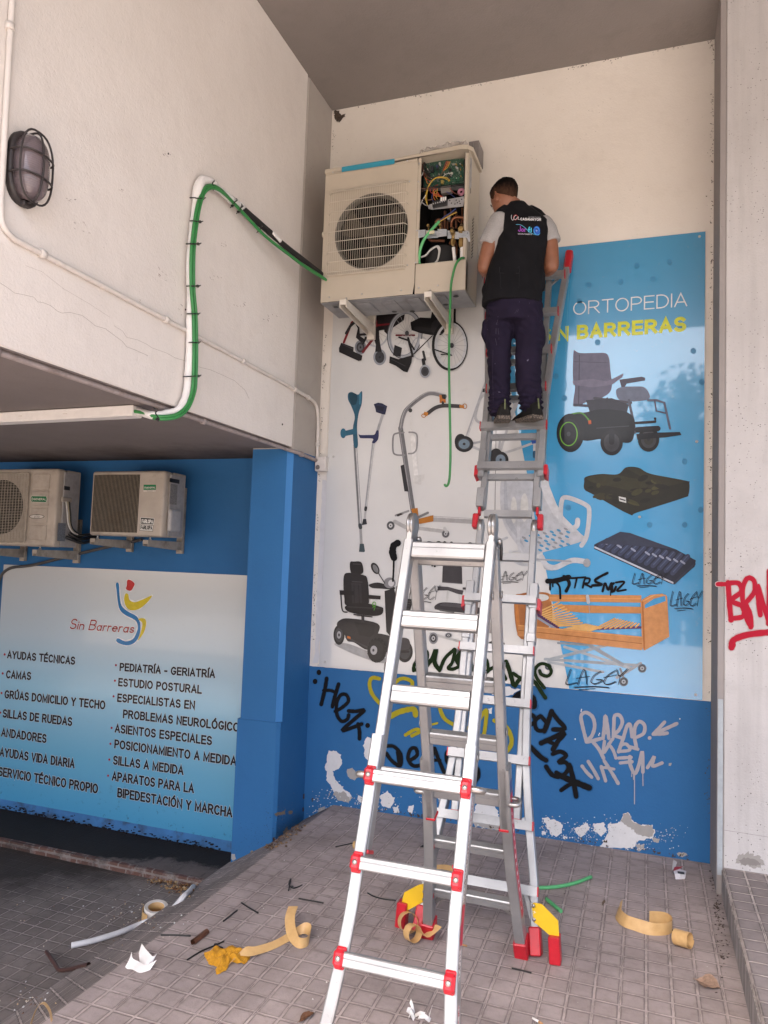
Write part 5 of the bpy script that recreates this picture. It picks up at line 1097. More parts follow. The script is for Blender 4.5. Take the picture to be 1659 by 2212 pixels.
# --- extended ladder leaning on the wall
ll = empty('leaning_ladder', (-0.706, 3.41, 0), 'extended aluminium ladder with yellow stabilisers leaning on the wall, carrying the technician', 'ladder')
LW = Frame((-.706, 3.403, 0), (1, .0065, .0), (-.0164, .3502, .9367))
wc = 1 if LW.n.y > 0 else -1
ZT = .9367
def zt(z): return z / ZT
hwl = [(0, .268), (.28, .243), (.52, .205), (.76, .178), (.95, .170), (1.55, .172)]
hwu = [(2.20, .170), (2.73, .174), (3.0, .196), (3.69, .272)]
for s in (-1, 1):
    stile(LW, [(s*lerp_path(hwl, z), zt(z)) for z in (.09, .28, .45, .58, .76, .86, .95, 1.1, 1.565)], .036, .060, M_ALU, 'outer_stile', ll)
    stile(LW, [(s*.150, zt(.50)), (s*.150, zt(1.93))], .034, .050, M_ALU, 'inner_stile', ll, c=wc*.010)
    stile(LW, [(s*.150, zt(2.02)), (s*.152, zt(3.62))], .034, .050, M_ALU, 'inner_stile', ll, c=wc*.012)
    stile(LW, [(s*lerp_path(hwu, z), zt(z)) for z in (2.20, 2.5, 2.68, 2.73, 2.82, 3.0, 3.3, 3.62)], .036, .060, M_ALU, 'outer_stile', ll)
    for z, h in ((.49, .150), (3.625, .152)):
        b = MB(); fbox(b, LW, s*h - .018, s*h + .018, zt(z), zt(z) + .022, wc*.010 - .028, wc*.010 + .028, .003); b.build('end_cap', M_RED, ll)
    b = MB(); b.bar(LW(s*.264, zt(3.60), 0), LW(s*.276, zt(3.745), 0), .046, .070, LW.n, .010); b.build('rubber_tip', M_RED, ll)
    b = MB(); b.bar(LW(s*.152, zt(3.50), wc*.01), LW(s*.258, zt(3.60), 0), .018, .010, LW.n, .002); b.build('brace', M_ALU, ll)
    # sleeves, hinge and knobs
    for z0, z1, h in ((1.47, 1.60, .171), (1.30, 1.345, .170), (2.26, 2.36, .170), (2.02, 2.13, .160)):
        b = MB(); fbox(b, LW, s*h - .022, s*h + .022, zt(z0), zt(z1), -.036, .036, .003); b.build('sleeve', M_ALU, ll)
    b = MB(); b.lathe([(.001, -.012), (.046, -.012), (.050, -.008), (.050, .008), (.046, .012), (.001, .012)], LW(s*.150, zt(1.915), wc*.02), LW.u, 28); b.build('hinge', M_STEEL, ll)
    b = MB(); fbox(b, LW, s*.166, s*.198, zt(1.905), zt(1.985), -.030, .018, .006); fbox(b, LW, s*.156, s*.170, zt(1.98), zt(2.025), -.02, .02, .004); b.build('hinge_knob', M_RED, ll)
    for z in (1.505, 2.252):
        b = MB(); rows = [[LW(s*(.168 + x), zt(z) + dz, c) for dz, c in ((-.030 - x*.5, -.052), (.026 - x*.3, -.052), (.026 - x*.3, .03), (-.030 - x*.5, .03))] for x in (0, .018, .034, .042)]
        b.grid(rows, closed_u=True, smooth=False, cap=True); b.build('lock_handle', M_RED, ll)
    b = MB(); A0 = LW(s*.256, zt(.105), 0); A1 = LW(s*.269, 0, 0); A1.z = .001; b.bar(A0, A1, .050, .078, LW.n, .005); b.build('foot', M_RED, ll)
for z in (.236, .485, .752, 1.004, 1.253, 1.505):
    h = lerp_path(hwl, z) + .018; rung(LW, -h, h, zt(z), ll, .040, .036, -wc*.046, caps=(z < 1.4))
for z in (1.742, 1.985): rung(LW, -.134, .134, zt(z), ll, .040, .034, 0)
for z in (2.252, 2.503, 2.752, 3.004, 3.268, 3.54):
    h = lerp_path(hwu, z) + (.018 if z < 2.6 else -.002); rung(LW, -h, h, zt(z), ll, .044, .036, -wc*.046, caps=(z > 2.3)); rung(LW, -.136, .136, zt(z) - .045, ll, .034, .030, wc*.012)
def flat_plate(pts, y, th, name, mat, par, crop=(837, 1836, .2604)):
    P = [at(crop[0] + x*crop[2], crop[1] + yy*crop[2], 'y', y) for x, yy in pts]; b = MB()
    b.prism([(q.x, q.z) for q in P], lambda u, v, t: (u, t, v), y, y + th); return b.build(name, mat, par)
for pts, bolts, boot in (([(1196, 455), (1212, 440), (1278, 450), (1416, 590), (1426, 758), (1366, 752), (1358, 718), (1214, 596)], ((1210, 462), (1216, 576)), (-.352, .0)),
                   ([(258, 290), (312, 282), (316, 420), (170, 500), (150, 530), (100, 514), (138, 354)], ((304, 345), (302, 410)), (-1.064, 0))):
    pl_ = flat_plate(pts, 3.375 if boot[0] > -.5 else 3.405, .005, 'stabiliser', M_YEL, ll)
    for x, yy in bolts: b = MB(); q = at(837 + x*.2604, 1836 + yy*.2604, 'y', 3.374 if boot[0] > -.5 else 3.404); b.lathe([(.0001, -.006), (.007, -.005), (.008, 0)], q, (0, 1, 0), 12); b.build('bolt', M_STEEL, pl_)
    yb = 3.38 if boot[0] > -.5 else 3.415; s = 1 if boot[0] > -.5 else -1
    b = MB(); b.box((boot[0] - .024, yb - .028, .001), (boot[0] + .024, yb + .03, .115), .004, Matrix.Translation((boot[0], yb, 0)) @ Matrix.Rotation(R(s*-4), 4, 'Y') @ Matrix.Translation((-boot[0], -yb, 0))); b.build('stabiliser_foot', M_RED, pl_)
    q = LW(s*.262, zt(.13), -wc*.034); b = MB(); b.lathe([(.0001, -.003), (.010, -.003), (.012, 0)], q, LW.n * wc, 14); b.build('bolt', M_STEEL, ll)
    b = MB(); b.bar(LW(s*.20, zt(.24), wc*.01), LW(s*.248, zt(.11), 0), .020, .006, LW.n, .001); b.build('brace', M_ALU, ll)
a = Art(1550, 3400, 0.4822, 'y', 3.3745)
a.l('1206,508 1232,520', 4, '#d8d4c0').l('1222,506 1214,528', 4, '#d8d4c0'); a.build('chalk_mark', M_DECAL, ll)
a = Art(1550, 3400, 0.4822, 'y', 3.4045)
a.l('294,350 314,356', 4, '#d8d4c0').l('306,346 300,362', 4, '#d8d4c0'); a.build('chalk_mark', M_DECAL, ll)
# ------------------------------------------------------------------ the technician on the ladder
from mathutils.bvhtree import BVHTree
def organic(b, name, mat, parent, voxel=0.007, smooth=6, fold=None, label=None):
    """union of overlapping lofts as one continuous skin"""
    bmesh.ops.recalc_face_normals(b.bm, faces=b.bm.faces[:])
    me = bpy.data.meshes.new('tmp'); b.bm.to_mesh(me); b.bm.free()
    o = bpy.data.objects.new('tmp', me); COL.objects.link(o)
    r = o.modifiers.new('r', 'REMESH'); r.mode = 'VOXEL'; r.voxel_size = voxel
    s = o.modifiers.new('s', 'SMOOTH'); s.iterations = smooth; s.factor = 0.5
    out = bpy.data.meshes.new_from_object(o.evaluated_get(bpy.context.evaluated_depsgraph_get())); out.name = name
    bpy.data.objects.remove(o); bpy.data.meshes.remove(me)
    if fold:
        nr = [v.normal.copy() for v in out.vertices]
        for v, n in zip(out.vertices, nr): v.co += n * fold(v.co)
    for p in out.polygons: p.use_smooth = True
    o = bpy.data.objects.new(name, out); COL.objects.link(o); out.materials.clear(); out.materials.append(mat)
    o.parent = parent; o.matrix_parent_inverse = Matrix.Translation(-world_loc(parent))
    return tag(o, label)
def rings(b, spec, yaw=0.0, n=20, power=2.0):
    """stack of horizontal ellipses: (centre, rx, ry)"""
    c, s = math.cos(R(yaw)), math.sin(R(yaw)); rows = []
    for ce, rx, ry in spec:
        row = []
        for k in range(n):
            t = 2*math.pi*k/n; u = math.copysign(abs(math.cos(t)) ** (2/power), math.cos(t)) * rx; v = math.copysign(abs(math.sin(t)) ** (2/power), math.sin(t)) * ry
            row.append(Vector(ce) + Vector((u*c - v*s, u*s + v*c, 0)))
        rows.append(row)
    b.grid(rows, closed_u=True, cap=True)
def ellip(b, c, r, M=None, n=14):
    t = bmesh.new(); bmesh.ops.create_uvsphere(t, u_segments=n, v_segments=n//2 + 2, radius=1.0)
    for v in t.verts:
        p = Vector((v.co.x*r[0], v.co.y*r[1], v.co.z*r[2])); v.co = (M @ p if M else p) + Vector(c)
    b._merge(t)
pr = empty('person', (-0.72, 4.25, 2.53), 'man seen from behind on the ladder, grey T-shirt, black logo vest, navy work trousers', 'person')
def D(x, y, d): return at(x, y, 'y', d)
m, nt, p = mat_new('skin', 0.5, 0, (0.36, 0.175, 0.10)); co = pos(nt)
nt.links.new(mix(nt, ramp(nt, noi(nt, co, 30, 4), [(.35, 0), (.7, .5)]), (0.225, 0.092, 0.048), (0.17, 0.063, 0.033)), p.inputs['Base Color']); p.inputs['Subsurface Weight'].default_value = 0.08; p.inputs['Subsurface Radius'].default_value = (.02, .008, .004); M_SKIN = m
def cloth(name, c1, c2, scale=60, heather=0.0, rough=0.9):
    m, nt, p = mat_new(name, rough, 0, c1, 0.2); co = pos(nt)
    c = mix(nt, ramp(nt, noi(nt, co, 9, 5), [(.3, 0), (.75, 1)]), c1, c2)
    if heather: c = mix(nt, ramp(nt, noi(nt, nd(nt, 'ShaderNodeMapping', {'Vector': co, 'Scale': (1, 1, 4)}).outputs[0], 110, 4, .7), [(.4, 0), (.65, heather)]), c, tuple(q*.55 for q in c1))
    nt.links.new(c, p.inputs['Base Color']); bump(nt, p, noi(nt, co, scale * 6, 2), 0.15, 0.002); return m
M_TSHIRT = cloth('grey_heather_jersey', (.36, .35, .345), (.29, .28, .275), heather=.45)
M_VEST = cloth('black_vest_cloth', (.0038, .0038, .005), (.0065, .0065, .0085))
M_TROU = cloth('navy_work_cloth', (.0085, .0058, .0165), (.0135, .0095, .025))
M_SHOE = cloth('black_shoe_mesh', (.008, .008, .008), (.014, .0135, .013))
m, nt, p = mat_new('worn_grey_sole', .8); co = pos(nt)
vo = nd(nt, 'ShaderNodeTexVoronoi', {'Vector': co, 'Scale': 55.0}, feature='DISTANCE_TO_EDGE').outputs['Distance']
nt.links.new(mix(nt, ramp(nt, vo, [(.06, 1), (.12, 0)]), (.13, .105, .085), (.03, .026, .022)), p.inputs['Base Color']); bump(nt, p, vo, .6, .004); M_SOLE = m

YAW = 22.0                                                     # he is turned a little to the left, towards the unit
# head: rings in head space, looking left and down
HCN = D(1091, 430, 4.225); Mh = Matrix.Rotation(R(47), 3, 'Z') @ Matrix.Rotation(R(-24), 3, 'X')
HR = [(-.118, .058, .018, .016), (-.110, .052, .034, .032), (-.088, .036, .050, .058), (-.05, .020, .061, .077), (-.005, .006, .069, .090), (.04, 0, .0745, .096), (.075, -.004, .068, .087), (.10, -.006, .046, .060), (.112, -.006, .016, .02)]
HS = 0.965
b = MB(); rows = []
for z, cy, rx, ry in HR: rows.append([HCN + Mh @ (Vector((math.cos(2*math.pi*k/22)*rx, cy + math.sin(2*math.pi*k/22)*ry, z)) * HS) for k in range(22)])
b.grid(rows, closed_u=True, cap=True)
hp = lambda x, y, z: HCN + Mh @ (Vector((x, y, z)) * HS)
b.tube([hp(0, .092, .005), hp(0, .104, -.02), hp(0, .112, -.036), hp(0, .094, -.045)], [.010, .012, .015, .012], 10)     # nose
for s in (-1, 1):                                              # ears
    ellip(b, hp(s*.076, -.006, -.022), (.009, .018, .031), Mh @ Matrix.Rotation(R(-s*20), 3, 'Z') @ Matrix.Rotation(R(-8), 3, 'X'))
ellip(b, hp(0, .080, -.075), (.028, .014, .008), Mh)            # lips
NB = D(1113, 452, 4.24)
rings(b, [(D(1105, 435, 4.235), .054, .058), (D(1109, 446, 4.24), .056, .058), (NB, .070, .062), (D(1116, 462, 4.24), .085, .065)], YAW)
# torso inside the clothes
rings(b, [(D(1113, 690, 4.20), .12, .09), (D(1112, 640, 4.20), .14, .095), (D(1113, 590, 4.21), .135, .085), (D(1122, 540, 4.22), .14, .085), (D(1130, 500, 4.235), .14, .08), (D(1127, 475, 4.24), .12, .07), (D(1116, 456, 4.24), .07, .06)], YAW)
armL = [D(1079, 478, 4.19), D(1066, 510, 4.175), D(1053, 550, 4.165), D(1047, 577, 4.165)]
armR = [D(1173, 489, 4.285), D(1184, 515, 4.285), D(1190, 545, 4.28), D(1191, 575, 4.275)]
wristL = armL[-1] + Vector((-.01, .19, .05)); wristR = armR[-1] + Vector((-.11, .17, .05))
b.tube(smooth_path(armL, 3), [.055, .054, .053, .052, .051, .049, .047, .046, .046, .045], 14)
b.tube(smooth_path([armL[-1] + Vector((0, -.005, .01)), armL[-1] + Vector((.0, .05, .0)), wristL], 3), [.044, .045, .045, .042, .036, .030, .027], 14); ellip(b, armL[-1], (.044, .044, .044))
b.tube(smooth_path(armR, 3), [.055, .054, .053, .052, .050, .048, .046, .045, .045, .044], 14)
b.tube(smooth_path([armR[-1] + Vector((0, -.005, .01)), armR[-1] + Vector((-.03, .05, .0)), wristR], 3), [.043, .044, .044, .041, .035, .030, .027], 14); ellip(b, armR[-1], (.043, .043, .043))
for w, f, s in ((wristL, Vector((-.02, .9, .35)).normalized(), 1), (wristR, Vector((-.55, .8, .25)).normalized(), -1)):     # hands with five curled fingers
    up = Vector((0, 0, 1)); sd = f.cross(up).normalized(); up = sd.cross(f)
    b.tube([w - f*.01, w + f*.03, w + f*.075], [.027, .034, .034], 12)
    for k, L in enumerate((.072, .080, .076, .060)):
        o0 = w + f*.07 + up*(.027 - .018*k); b.tube([o0, o0 + f*L*.42, o0 + f*L*.75 + sd*(-s)*L*.25, o0 + f*L*.80 + sd*(-s)*L*.60], [.0095, .009, .0085, .007], 8)
    o0 = w + f*.02 + up*.026; b.tube([o0, o0 + f*.03 + up*.02, o0 + f*.06 + up*.018 - sd*s*.012], [.012, .010, .008], 8)
# legs inside the trousers
LL = [(1082, 660, 4.20), (1079, 715, 4.205), (1079, 775, 4.23), (1080, 830, 4.245), (1081, 893, 4.25)]; LR = [(1141, 660, 4.225), (1142, 715, 4.23), (1143, 775, 4.245), (1143, 830, 4.255), (1150, 890, 4.265)]
for q in (LL, LR): b.tube(smooth_path([D(*w) for w in q], 3), [.072, .07, .068, .066, .062, .056, .052, .048, .046, .044, .042, .038, .036], 12)
body = organic(b, 'body', M_SKIN, pr, .0065, 4)
for s in (-1, 1):
    e = MB(); ellip(e, hp(s*.030, .084, .004), (.011, .008, .008), Mh); e.build('eye', simple('eye_white', (.5, .48, .45), .3), body)
    e = MB(); ellip(e, hp(s*.030, .0915, .003), (.0045, .002, .0045), Mh); e.build('iris', simple('eye_dark', (.03, .018, .01), .2), body)
    e = MB(); e.tube([hp(s*.014, .094, .020), hp(s*.03, .094, .026), hp(s*.045, .083, .022)], .0035, 6); e.build('eyebrow', simple('dark_hair', (.012, .009, .008), .7), body)
e = MB(); e.tube([hp(-.022, .091, -.074), hp(0, .097, -.073), hp(.022, .091, -.074)], .0028, 6); e.build('mouth', simple('lip', (.22, .07, .05), .5), body)
# short hair with faded sides
hb = MB(); cl = hb.bm.loops.layers.float_color.new('Col')
def skull(z):
    for (z0, a0, b0, c0), (z1, a1, b1, c1) in zip(HR, HR[1:]):
        if z <= z1: f = (z - z0) / (z1 - z0); return a0+(a1-a0)*f, b0+(b1-b0)*f, c0+(c1-c0)*f
    return HR[-1][1:]
NA = 72; NZ = 26; grid = []; tone = []
for i in range(NZ):
    row = []; tr = []
    for k in range(NA):
        t = 2*math.pi*k/NA; fr = math.sin(t)
        hl = (.078 if fr > .75 else (.078 - (.75 - fr) / .45 * .07 if fr > .3 else (.004 + .030 * math.exp(-((fr + .12) / .10) ** 2) - max(0, -fr - .2) * .062)))
        hl += .003 * noise.noise((k * .7, 1, 1)); f = i / (NZ - 1); z = hl + (.1115 - hl) * f; cy, rx, ry = skull(z)
        d = .0015 + .0085 * min(1, f * 1.9) + .0022 * noise.noise((math.cos(t) * 9, math.sin(t) * 9, z * 110)) * min(1, f * 2.5)
        kz = z + (d if f > .8 else 0) * (f - .8) * 5
        row.append(HCN + Mh @ (Vector((math.cos(t) * (rx + d), cy + math.sin(t) * (ry + d), kz)) * HS)); tr.append(min(1, max(0, (f - .02) * 2.0 + .45 * noise.noise((math.cos(t) * 14, math.sin(t) * 14, z * 60)))))
    grid.append(row); tone.append(tr)
vs = [[hb.bm.verts.new(p_) for p_ in r] for r in grid]
for i in range(NZ - 1):
    for k in range(NA):
        k2 = (k + 1) % NA; fc_ = hb.bm.faces.new([vs[i][k], vs[i][k2], vs[i+1][k2], vs[i+1][k]]); fc_.smooth = True
        for l, (a_, c_) in zip(fc_.loops, ((i, k), (i, k2), (i+1, k2), (i+1, k))):
            q = tone[a_][c_]; l[cl] = (.06 + (.004 - .06) * q, .03 + (.003 - .03) * q, .018 + (.0026 - .018) * q, 1)
fc_ = hb.bm.faces.new(vs[-1])
for l in fc_.loops: l[cl] = (.006, .0045, .004, 1)
m = print_mat('cropped_hair', .85, var=.2, spec=.08); hair = hb.build('hair', m, body)
# T-shirt
b = MB()
b.tube(smooth_path([D(1088, 470, 4.20), D(1077, 482, 4.19), D(1064, 510, 4.175), D(1052.5, 531, 4.168)], 3), [.050, .057, .062, .064, .063, .062, .061, .060, .059, .058], 16)
b.tube(smooth_path([D(1165, 478, 4.28), D(1174, 488, 4.285), D(1186, 508, 4.285), D(1192, 525, 4.283)], 3), [.050, .056, .060, .061, .060, .059, .058, .057, .056, .055], 16)
rings(b, [(D(1110, 600, 4.21), .14, .095), (D(1118, 550, 4.22), .150, .097), (D(1126, 510, 4.23), .158, .096), (D(1128, 480, 4.24), .145, .082), (D(1118, 460, 4.24), .09, .066)], YAW)
organic(b, 'tshirt', M_TSHIRT, pr, .007, 5, fold=lambda v: .004 * noise.noise((v.x * 22, v.y * 22, v.z * 30)))
# vest
b = MB()
rings(b, [(D(1105, 661, 4.19), .172, .135), (D(1106, 645, 4.19), .172, .132), (D(1109, 612, 4.20), .168, .126), (D(1114, 580, 4.205), .160, .118), (D(1120, 553, 4.212), .153, .112), (D(1128, 520, 4.22), .147, .108), (D(1133, 498, 4.23), .145, .103), (D(1131, 479, 4.235), .142, .094), (D(1121, 463, 4.24), .112, .082), (D(1115, 452, 4.242), .074, .072), (D(1112, 443, 4.24), .060, .066)], YAW, power=2.3)
b.tube([D(1095, 456, 4.20), D(1080, 464, 4.185), D(1074, 472, 4.18)], [.045, .036, .026], 12); b.tube([D(1140, 459, 4.27), D(1162, 468, 4.28), D(1176, 482, 4.285)], [.045, .040, .032], 12)
ellip(b, D(1052, 628, 4.16), (.028, .05, .055)); ellip(b, D(1170, 600, 4.28), (.022, .06, .085))
def vfold(v):
    n1 = noise.noise((v.x * 7 + v.z * 9, v.y * 6, v.z * 5)); return .009 * n1 + .004 * noise.noise((v.x * 25, v.y * 25, v.z * 18))
vest = organic(b, 'vest', M_VEST, pr, .007, 5, fold=vfold)
# trousers
b = MB()
rings(b, [(D(1110, 635, 4.20), .150, .112), (D(1110, 655, 4.20), .166, .125), (D(1112, 680, 4.20), .166, .128), (D(1112, 700, 4.205), .155, .115)], YAW * .8)
sL = [(1081, 665, 4.195, .084, .105), (1079, 700, 4.20, .086, .10), (1077, 735, 4.21, .079, .09), (1078, 770, 4.228, .070, .082), (1079, 800, 4.238, .066, .074), (1079, 840, 4.245, .062, .070), (1078, 868, 4.248, .062, .070), (1079, 886, 4.25, .066, .074), (1080, 896, 4.25, .055, .065)]
sR = [(1140, 665, 4.22, .084, .105), (1142, 700, 4.225, .084, .10), (1143, 735, 4.235, .080, .092), (1142, 770, 4.24, .079, .086), (1141, 800, 4.245, .075, .08), (1142, 835, 4.252, .071, .074), (1146, 865, 4.258, .066, .070), (1148, 880, 4.26, .066, .072), (1150, 890, 4.26, .055, .064)]
for q in (sL, sR): rings(b, [(D(x, y, d), rx, ry) for x, y, d, rx, ry in q], YAW * .6)
ellip(b, D(1051, 716, 4.195), (.030, .055, .075)); ellip(b, D(1172, 725, 4.25), (.018, .05, .07))
def tfold(v):
    k = .0085 * math.sin(v.z * 120 + 5 * noise.noise((v.x * 14, v.y * 14, v.z * 9)) + v.x * 40) * max(.0, noise.noise((v.x * 9, v.y * 9, v.z * 8)) + .25)
    if v.z < 2.72: k += .008 * math.sin(v.z * 210 + 4 * noise.noise((v.x * 20, v.y * 20, 1.0))) * min(1, (2.72 - v.z) / .06)
    return k + .006 * noise.noise((v.x * 18, v.y * 18, v.z * 10))
trou = organic(b, 'trousers', M_TROU, pr, .007, 4, fold=tfold)
def projected(a, target, name, mat, off=.0012):
    """lay flat artwork onto a garment"""
    bv = BVHTree.FromPolygons([v.co for v in target.data.vertices], [tuple(q.vertices) for q in target.data.polygons])
    kill = []
    for v in a.bm.verts:
        d = (v.co - CAMLOC).normalized(); h = bv.ray_cast(CAMLOC, d); lay = abs(v.co.y - a.v)
        if h[0] is None: kill.append(v)
        else: v.co = h[0] - d * (off + lay)
    bmesh.ops.delete(a.bm, geom=kill, context='VERTS'); return a.build(name, mat, target)
a = Art(1850, 680, 0.30139, 'y', 4.05, step=.0001)
a.text('CASAMAYOR', (768, 668), (1044, 676), 34, '#e8e8ea', bold=.02); projected(a, vest, 'lettering', M_DECAL)
a = Art(1850, 680, 0.30139, 'y', 4.05, step=.0001)
a.text('DISTRIBUCIONES', (876, 632), (1036, 638), 15, '#9a9aa2', bold=-.01); projected(a, vest, 'lettering', M_DECAL)
a = Art(1850, 680, 0.30139, 'y', 4.05, step=.0001)
a.r(704, 630, 30, 36, 6, '#b02a30', 12).l('652,598 648,630 660,664 676,660 684,630 700,606 712,604', 4.5, '#e8e8ea', True).l('690,650 704,660 722,640 738,622 744,630 736,652 756,658', 4.5, '#e8e8ea', True); projected(a, vest, 'emblem', M_DECAL)
a = Art(1850, 680, 0.30139, 'y', 4.05, step=.0001)
a.text('Jor', (738, 818), (846, 824), 78, '#8e3aa0', bold=.0); a.text('fi', (866, 826), (918, 828), 76, '#4fc0d8', bold=.01)
a.l('712,724 760,726 800,744 840,776 880,820 930,846 990,862 1020,850', 6, '#5ab0d0', True).text('SERVICIOS FRIGORIFICOS', (736, 856), (924, 862), 15, '#c8c8d0', bold=-.01); projected(a, vest, 'lettering', M_DECAL)
a = Art(1850, 680, 0.30139, 'y', 4.05, step=.0001)
a.e(985, 804, 44, 58, '#1f57b8').r(985, 806, 38, 50, 9, '#3f8fd8').r(980, 806, 22, 30, 8, '#101018').e(984, 808, 11, 14, '#dfe8ee').l('945,790 950,830 975,858 1010,862 1028,835', 6, '#4a9ad8', True); projected(a, vest, 'emblem', M_DECAL)
a = Art(1850, 680, 0.30139, 'y', 4.05, step=.0001); NV = (.012, .012, .016)
a.l('490,1290 755,1284 758,1350 745,1372 500,1368 490,1352 490,1290', 4, NV).l('500,1305 750,1300', 3, NV).l('500,1372 505,1570 750,1560 755,1372', 3, NV).l('970,1270 1085,1370 1095,1395 970,1290', 5, NV).l('330,1700 700,1690 1040,1640', 3, NV); projected(a, vest, 'pocket_seam', M_DECAL, .0006)
a = Art(1850, 1150, 0.30139, 'y', 4.05, step=.0001); NT = (.026, .019, .055)
a.l('415,215 410,320 700,340 720,300', 4, NT).l('760,180 740,300 700,400', 4, NT).l('890,200 870,380 1040,440', 4, NT).l('330,440 478,385 458,470 330,560', 5, NT).l('450,480 440,690 455,762 340,826', 5, NT).l('468,480 485,690', 3, NT).l('405,830 400,1200 410,1500', 3, NT); projected(a, trou, 'seam', M_DECAL, .0008)
a = Art(1850, 1150, 0.30139, 'y', 4.05, step=.0001)
a.p('855,962 880,950 872,975 858,980', '#5a5670').p('475,1385 500,1365 490,1385 510,1392 480,1392', '#6a6680').p('425,1015 436,1002 436,1018', '#4a4660'); projected(a, trou, 'paint_mark', M_DECAL, .0008)
# shoes
def shoe(heel, f, L, zs):
    f = Vector((f[0], f[1], 0)).normalized(); sd = Vector((f.y, -f.x, 0)); b = MB(); rows = []
    prof = [(0, .030, .070), (.02, .038, .098), (.07, .040, .108), (.12, .039, .086), (.17, .044, .066), (.22, .043, .054), (.26, .034, .044), (.275, .018, .03)]
    for t, w, h in prof:
        t *= L / .275; rows.append([Vector(heel) + f*t + sd*(w*math.cos(a_)) + Vector((0, 0, zs + .018 + (h - .018)*(math.sin(a_) if math.sin(a_) > 0 else 0))) - Vector((0, 0, heel[2])) for a_ in [2*math.pi*k/20 for k in range(20)]])
    b.grid(rows, closed_u=True, cap=True); s_ = b.build('shoe', M_SHOE, pr)
    b = MB(); pts = [(w*1.06*sg, t*L/.275) for sg in (1,) for t, w, h in prof] + [(-w*1.06, t*L/.275) for t, w, h in prof[::-1]]
    b.prism(pts, lambda u, v, q: Vector((heel[0], heel[1], 0)) + sd*u + f*v + Vector((0, 0, q + .012*max(0, (v - .2)*6)**2)), zs, zs + .022); b.build('sole', M_SOLE, s_)
    b = MB(); b.bar(Vector((heel[0], heel[1], zs + .055)) - f*.004, Vector((heel[0], heel[1], zs + .115)) + f*.006, .007, .005, f); b.build('pull_tab', simple('olive_tape', (.12, .14, .06), .6), s_)
hL = D(1090, 905, 4.15); hR = D(1163, 901, 4.17)
shoe((hL.x, hL.y, 0), (-.30, .95), .275, 2.532); shoe((hR.x, hR.y, 0), (-.62, .78), .275, 2.532)
# ------------------------------------------------------------------ lamp, conduits, pipe run
XW = -2.251
M_PIPEW = simple('white_painted_conduit', (.66, .62, .58), .5, var=.06, scale=12, dirt=((.35, .30, .27), 9, .58, .5))
M_PIPEG = simple('grime_grey_conduit', (.36, .31, .30), .6, var=.12, scale=10, dirt=((.16, .12, .10), 9, .52, .6))
lamp = empty('bulkhead_lamp', (XW, 2.08, 3.13), 'oval dark caged bulkhead lamp with violet grey glass on the upper left wall', 'lamp')
def oval(y, z, ry, rz, n=32, pw=2.6): return [(y + math.copysign(abs(math.cos(2*math.pi*k/n)) ** (2/pw), math.cos(2*math.pi*k/n)) * ry, z + math.copysign(abs(math.sin(2*math.pi*k/n)) ** (2/pw), math.sin(2*math.pi*k/n)) * rz) for k in range(n)]
def domes(spec, cy=2.082, cz=3.13): return [[(XW + x, a, c) for a, c in oval(cy, cz, ry, rz)] for x, ry, rz in spec]
M_LDARK = simple('dark_lamp_plastic', (.030, .024, .024), .55, var=.1, dirt=((.10, .085, .075), 14, .55, .5))
b = MB(); b.grid(domes([(.0005, .080, .140), (.022, .080, .140), (.028, .074, .134), (.028, .066, .126)]), closed_u=True, cap=True); b.build('base', M_LDARK, lamp)
m, nt, p = mat_new('frosted_violet_glass', .22, 0, (.20, .165, .175)); co = pos(nt)
w = nd(nt, 'ShaderNodeTexWave', {'Vector': co, 'Scale': 38.0, 'Distortion': 0.0}, bands_direction='Z').outputs['Color']
nt.links.new(mix(nt, ramp(nt, noi(nt, co, 8, 4), [(.3, 0), (.7, 1)]), (.17, .135, .145), (.11, .088, .096)), p.inputs['Base Color']); bump(nt, p, w, .25, .003); p.inputs['Coat Weight'].default_value = .5
b = MB(); b.grid(domes([(.026, .067, .127), (.055, .066, .125), (.075, .060, .115), (.090, .046, .092), (.098, .024, .055), (.100, .004, .01)]), closed_u=True, cap=True); b.build('glass', m, lamp)
for z, k in ((3.085, 1), (3.172, 1)):
    b = MB(); b.tube(smooth_path([(XW + .02, 2.005, z), (XW + .07, 2.007, z), (XW + .094, 2.03, z), (XW + .106, 2.08, z), (XW + .094, 2.132, z), (XW + .07, 2.157, z), (XW + .02, 2.16, z)], 5), 0.0040, 8); b.build('cage_bar', M_LDARK, lamp)
b = MB(); b.tube(smooth_path([(XW + .02, 2.08, 2.995), (XW + .07, 2.08, 3.0), (XW + .096, 2.08, 3.04), (XW + .108, 2.08, 3.13), (XW + .096, 2.08, 3.22), (XW + .07, 2.08, 3.262), (XW + .02, 2.08, 3.265)], 5), 0.0040, 8); b.build('cage_bar', M_LDARK, lamp)
b = MB(); b.tube([(XW + .072, a, c) for a, c in oval(2.082, 3.13, .078, .138)], 0.0040, 8, closed=True); b.build('cage_ring', M_LDARK, lamp)
b = MB(); b.box((XW + .02, 2.06, 2.982), (XW + .045, 2.10, 3.0), .004); b.build('clasp', M_LDARK, lamp)
def conduit(pts, r, mat, label, saddles=(), n=6, cat='conduit'):
    b = MB(); b.tube(smooth_path(pts, n), r, 10); o = b.build('conduit', mat); tag(o, label, cat)
    for s in saddles:
        q, d = Vector(s[0]), Vector(s[1]).normalized(); b = MB(); b.cyl(q - d*.014, q + d*.014, r*1.45, n=12); b.build('saddle', mat, o)
    return o
c = .0125
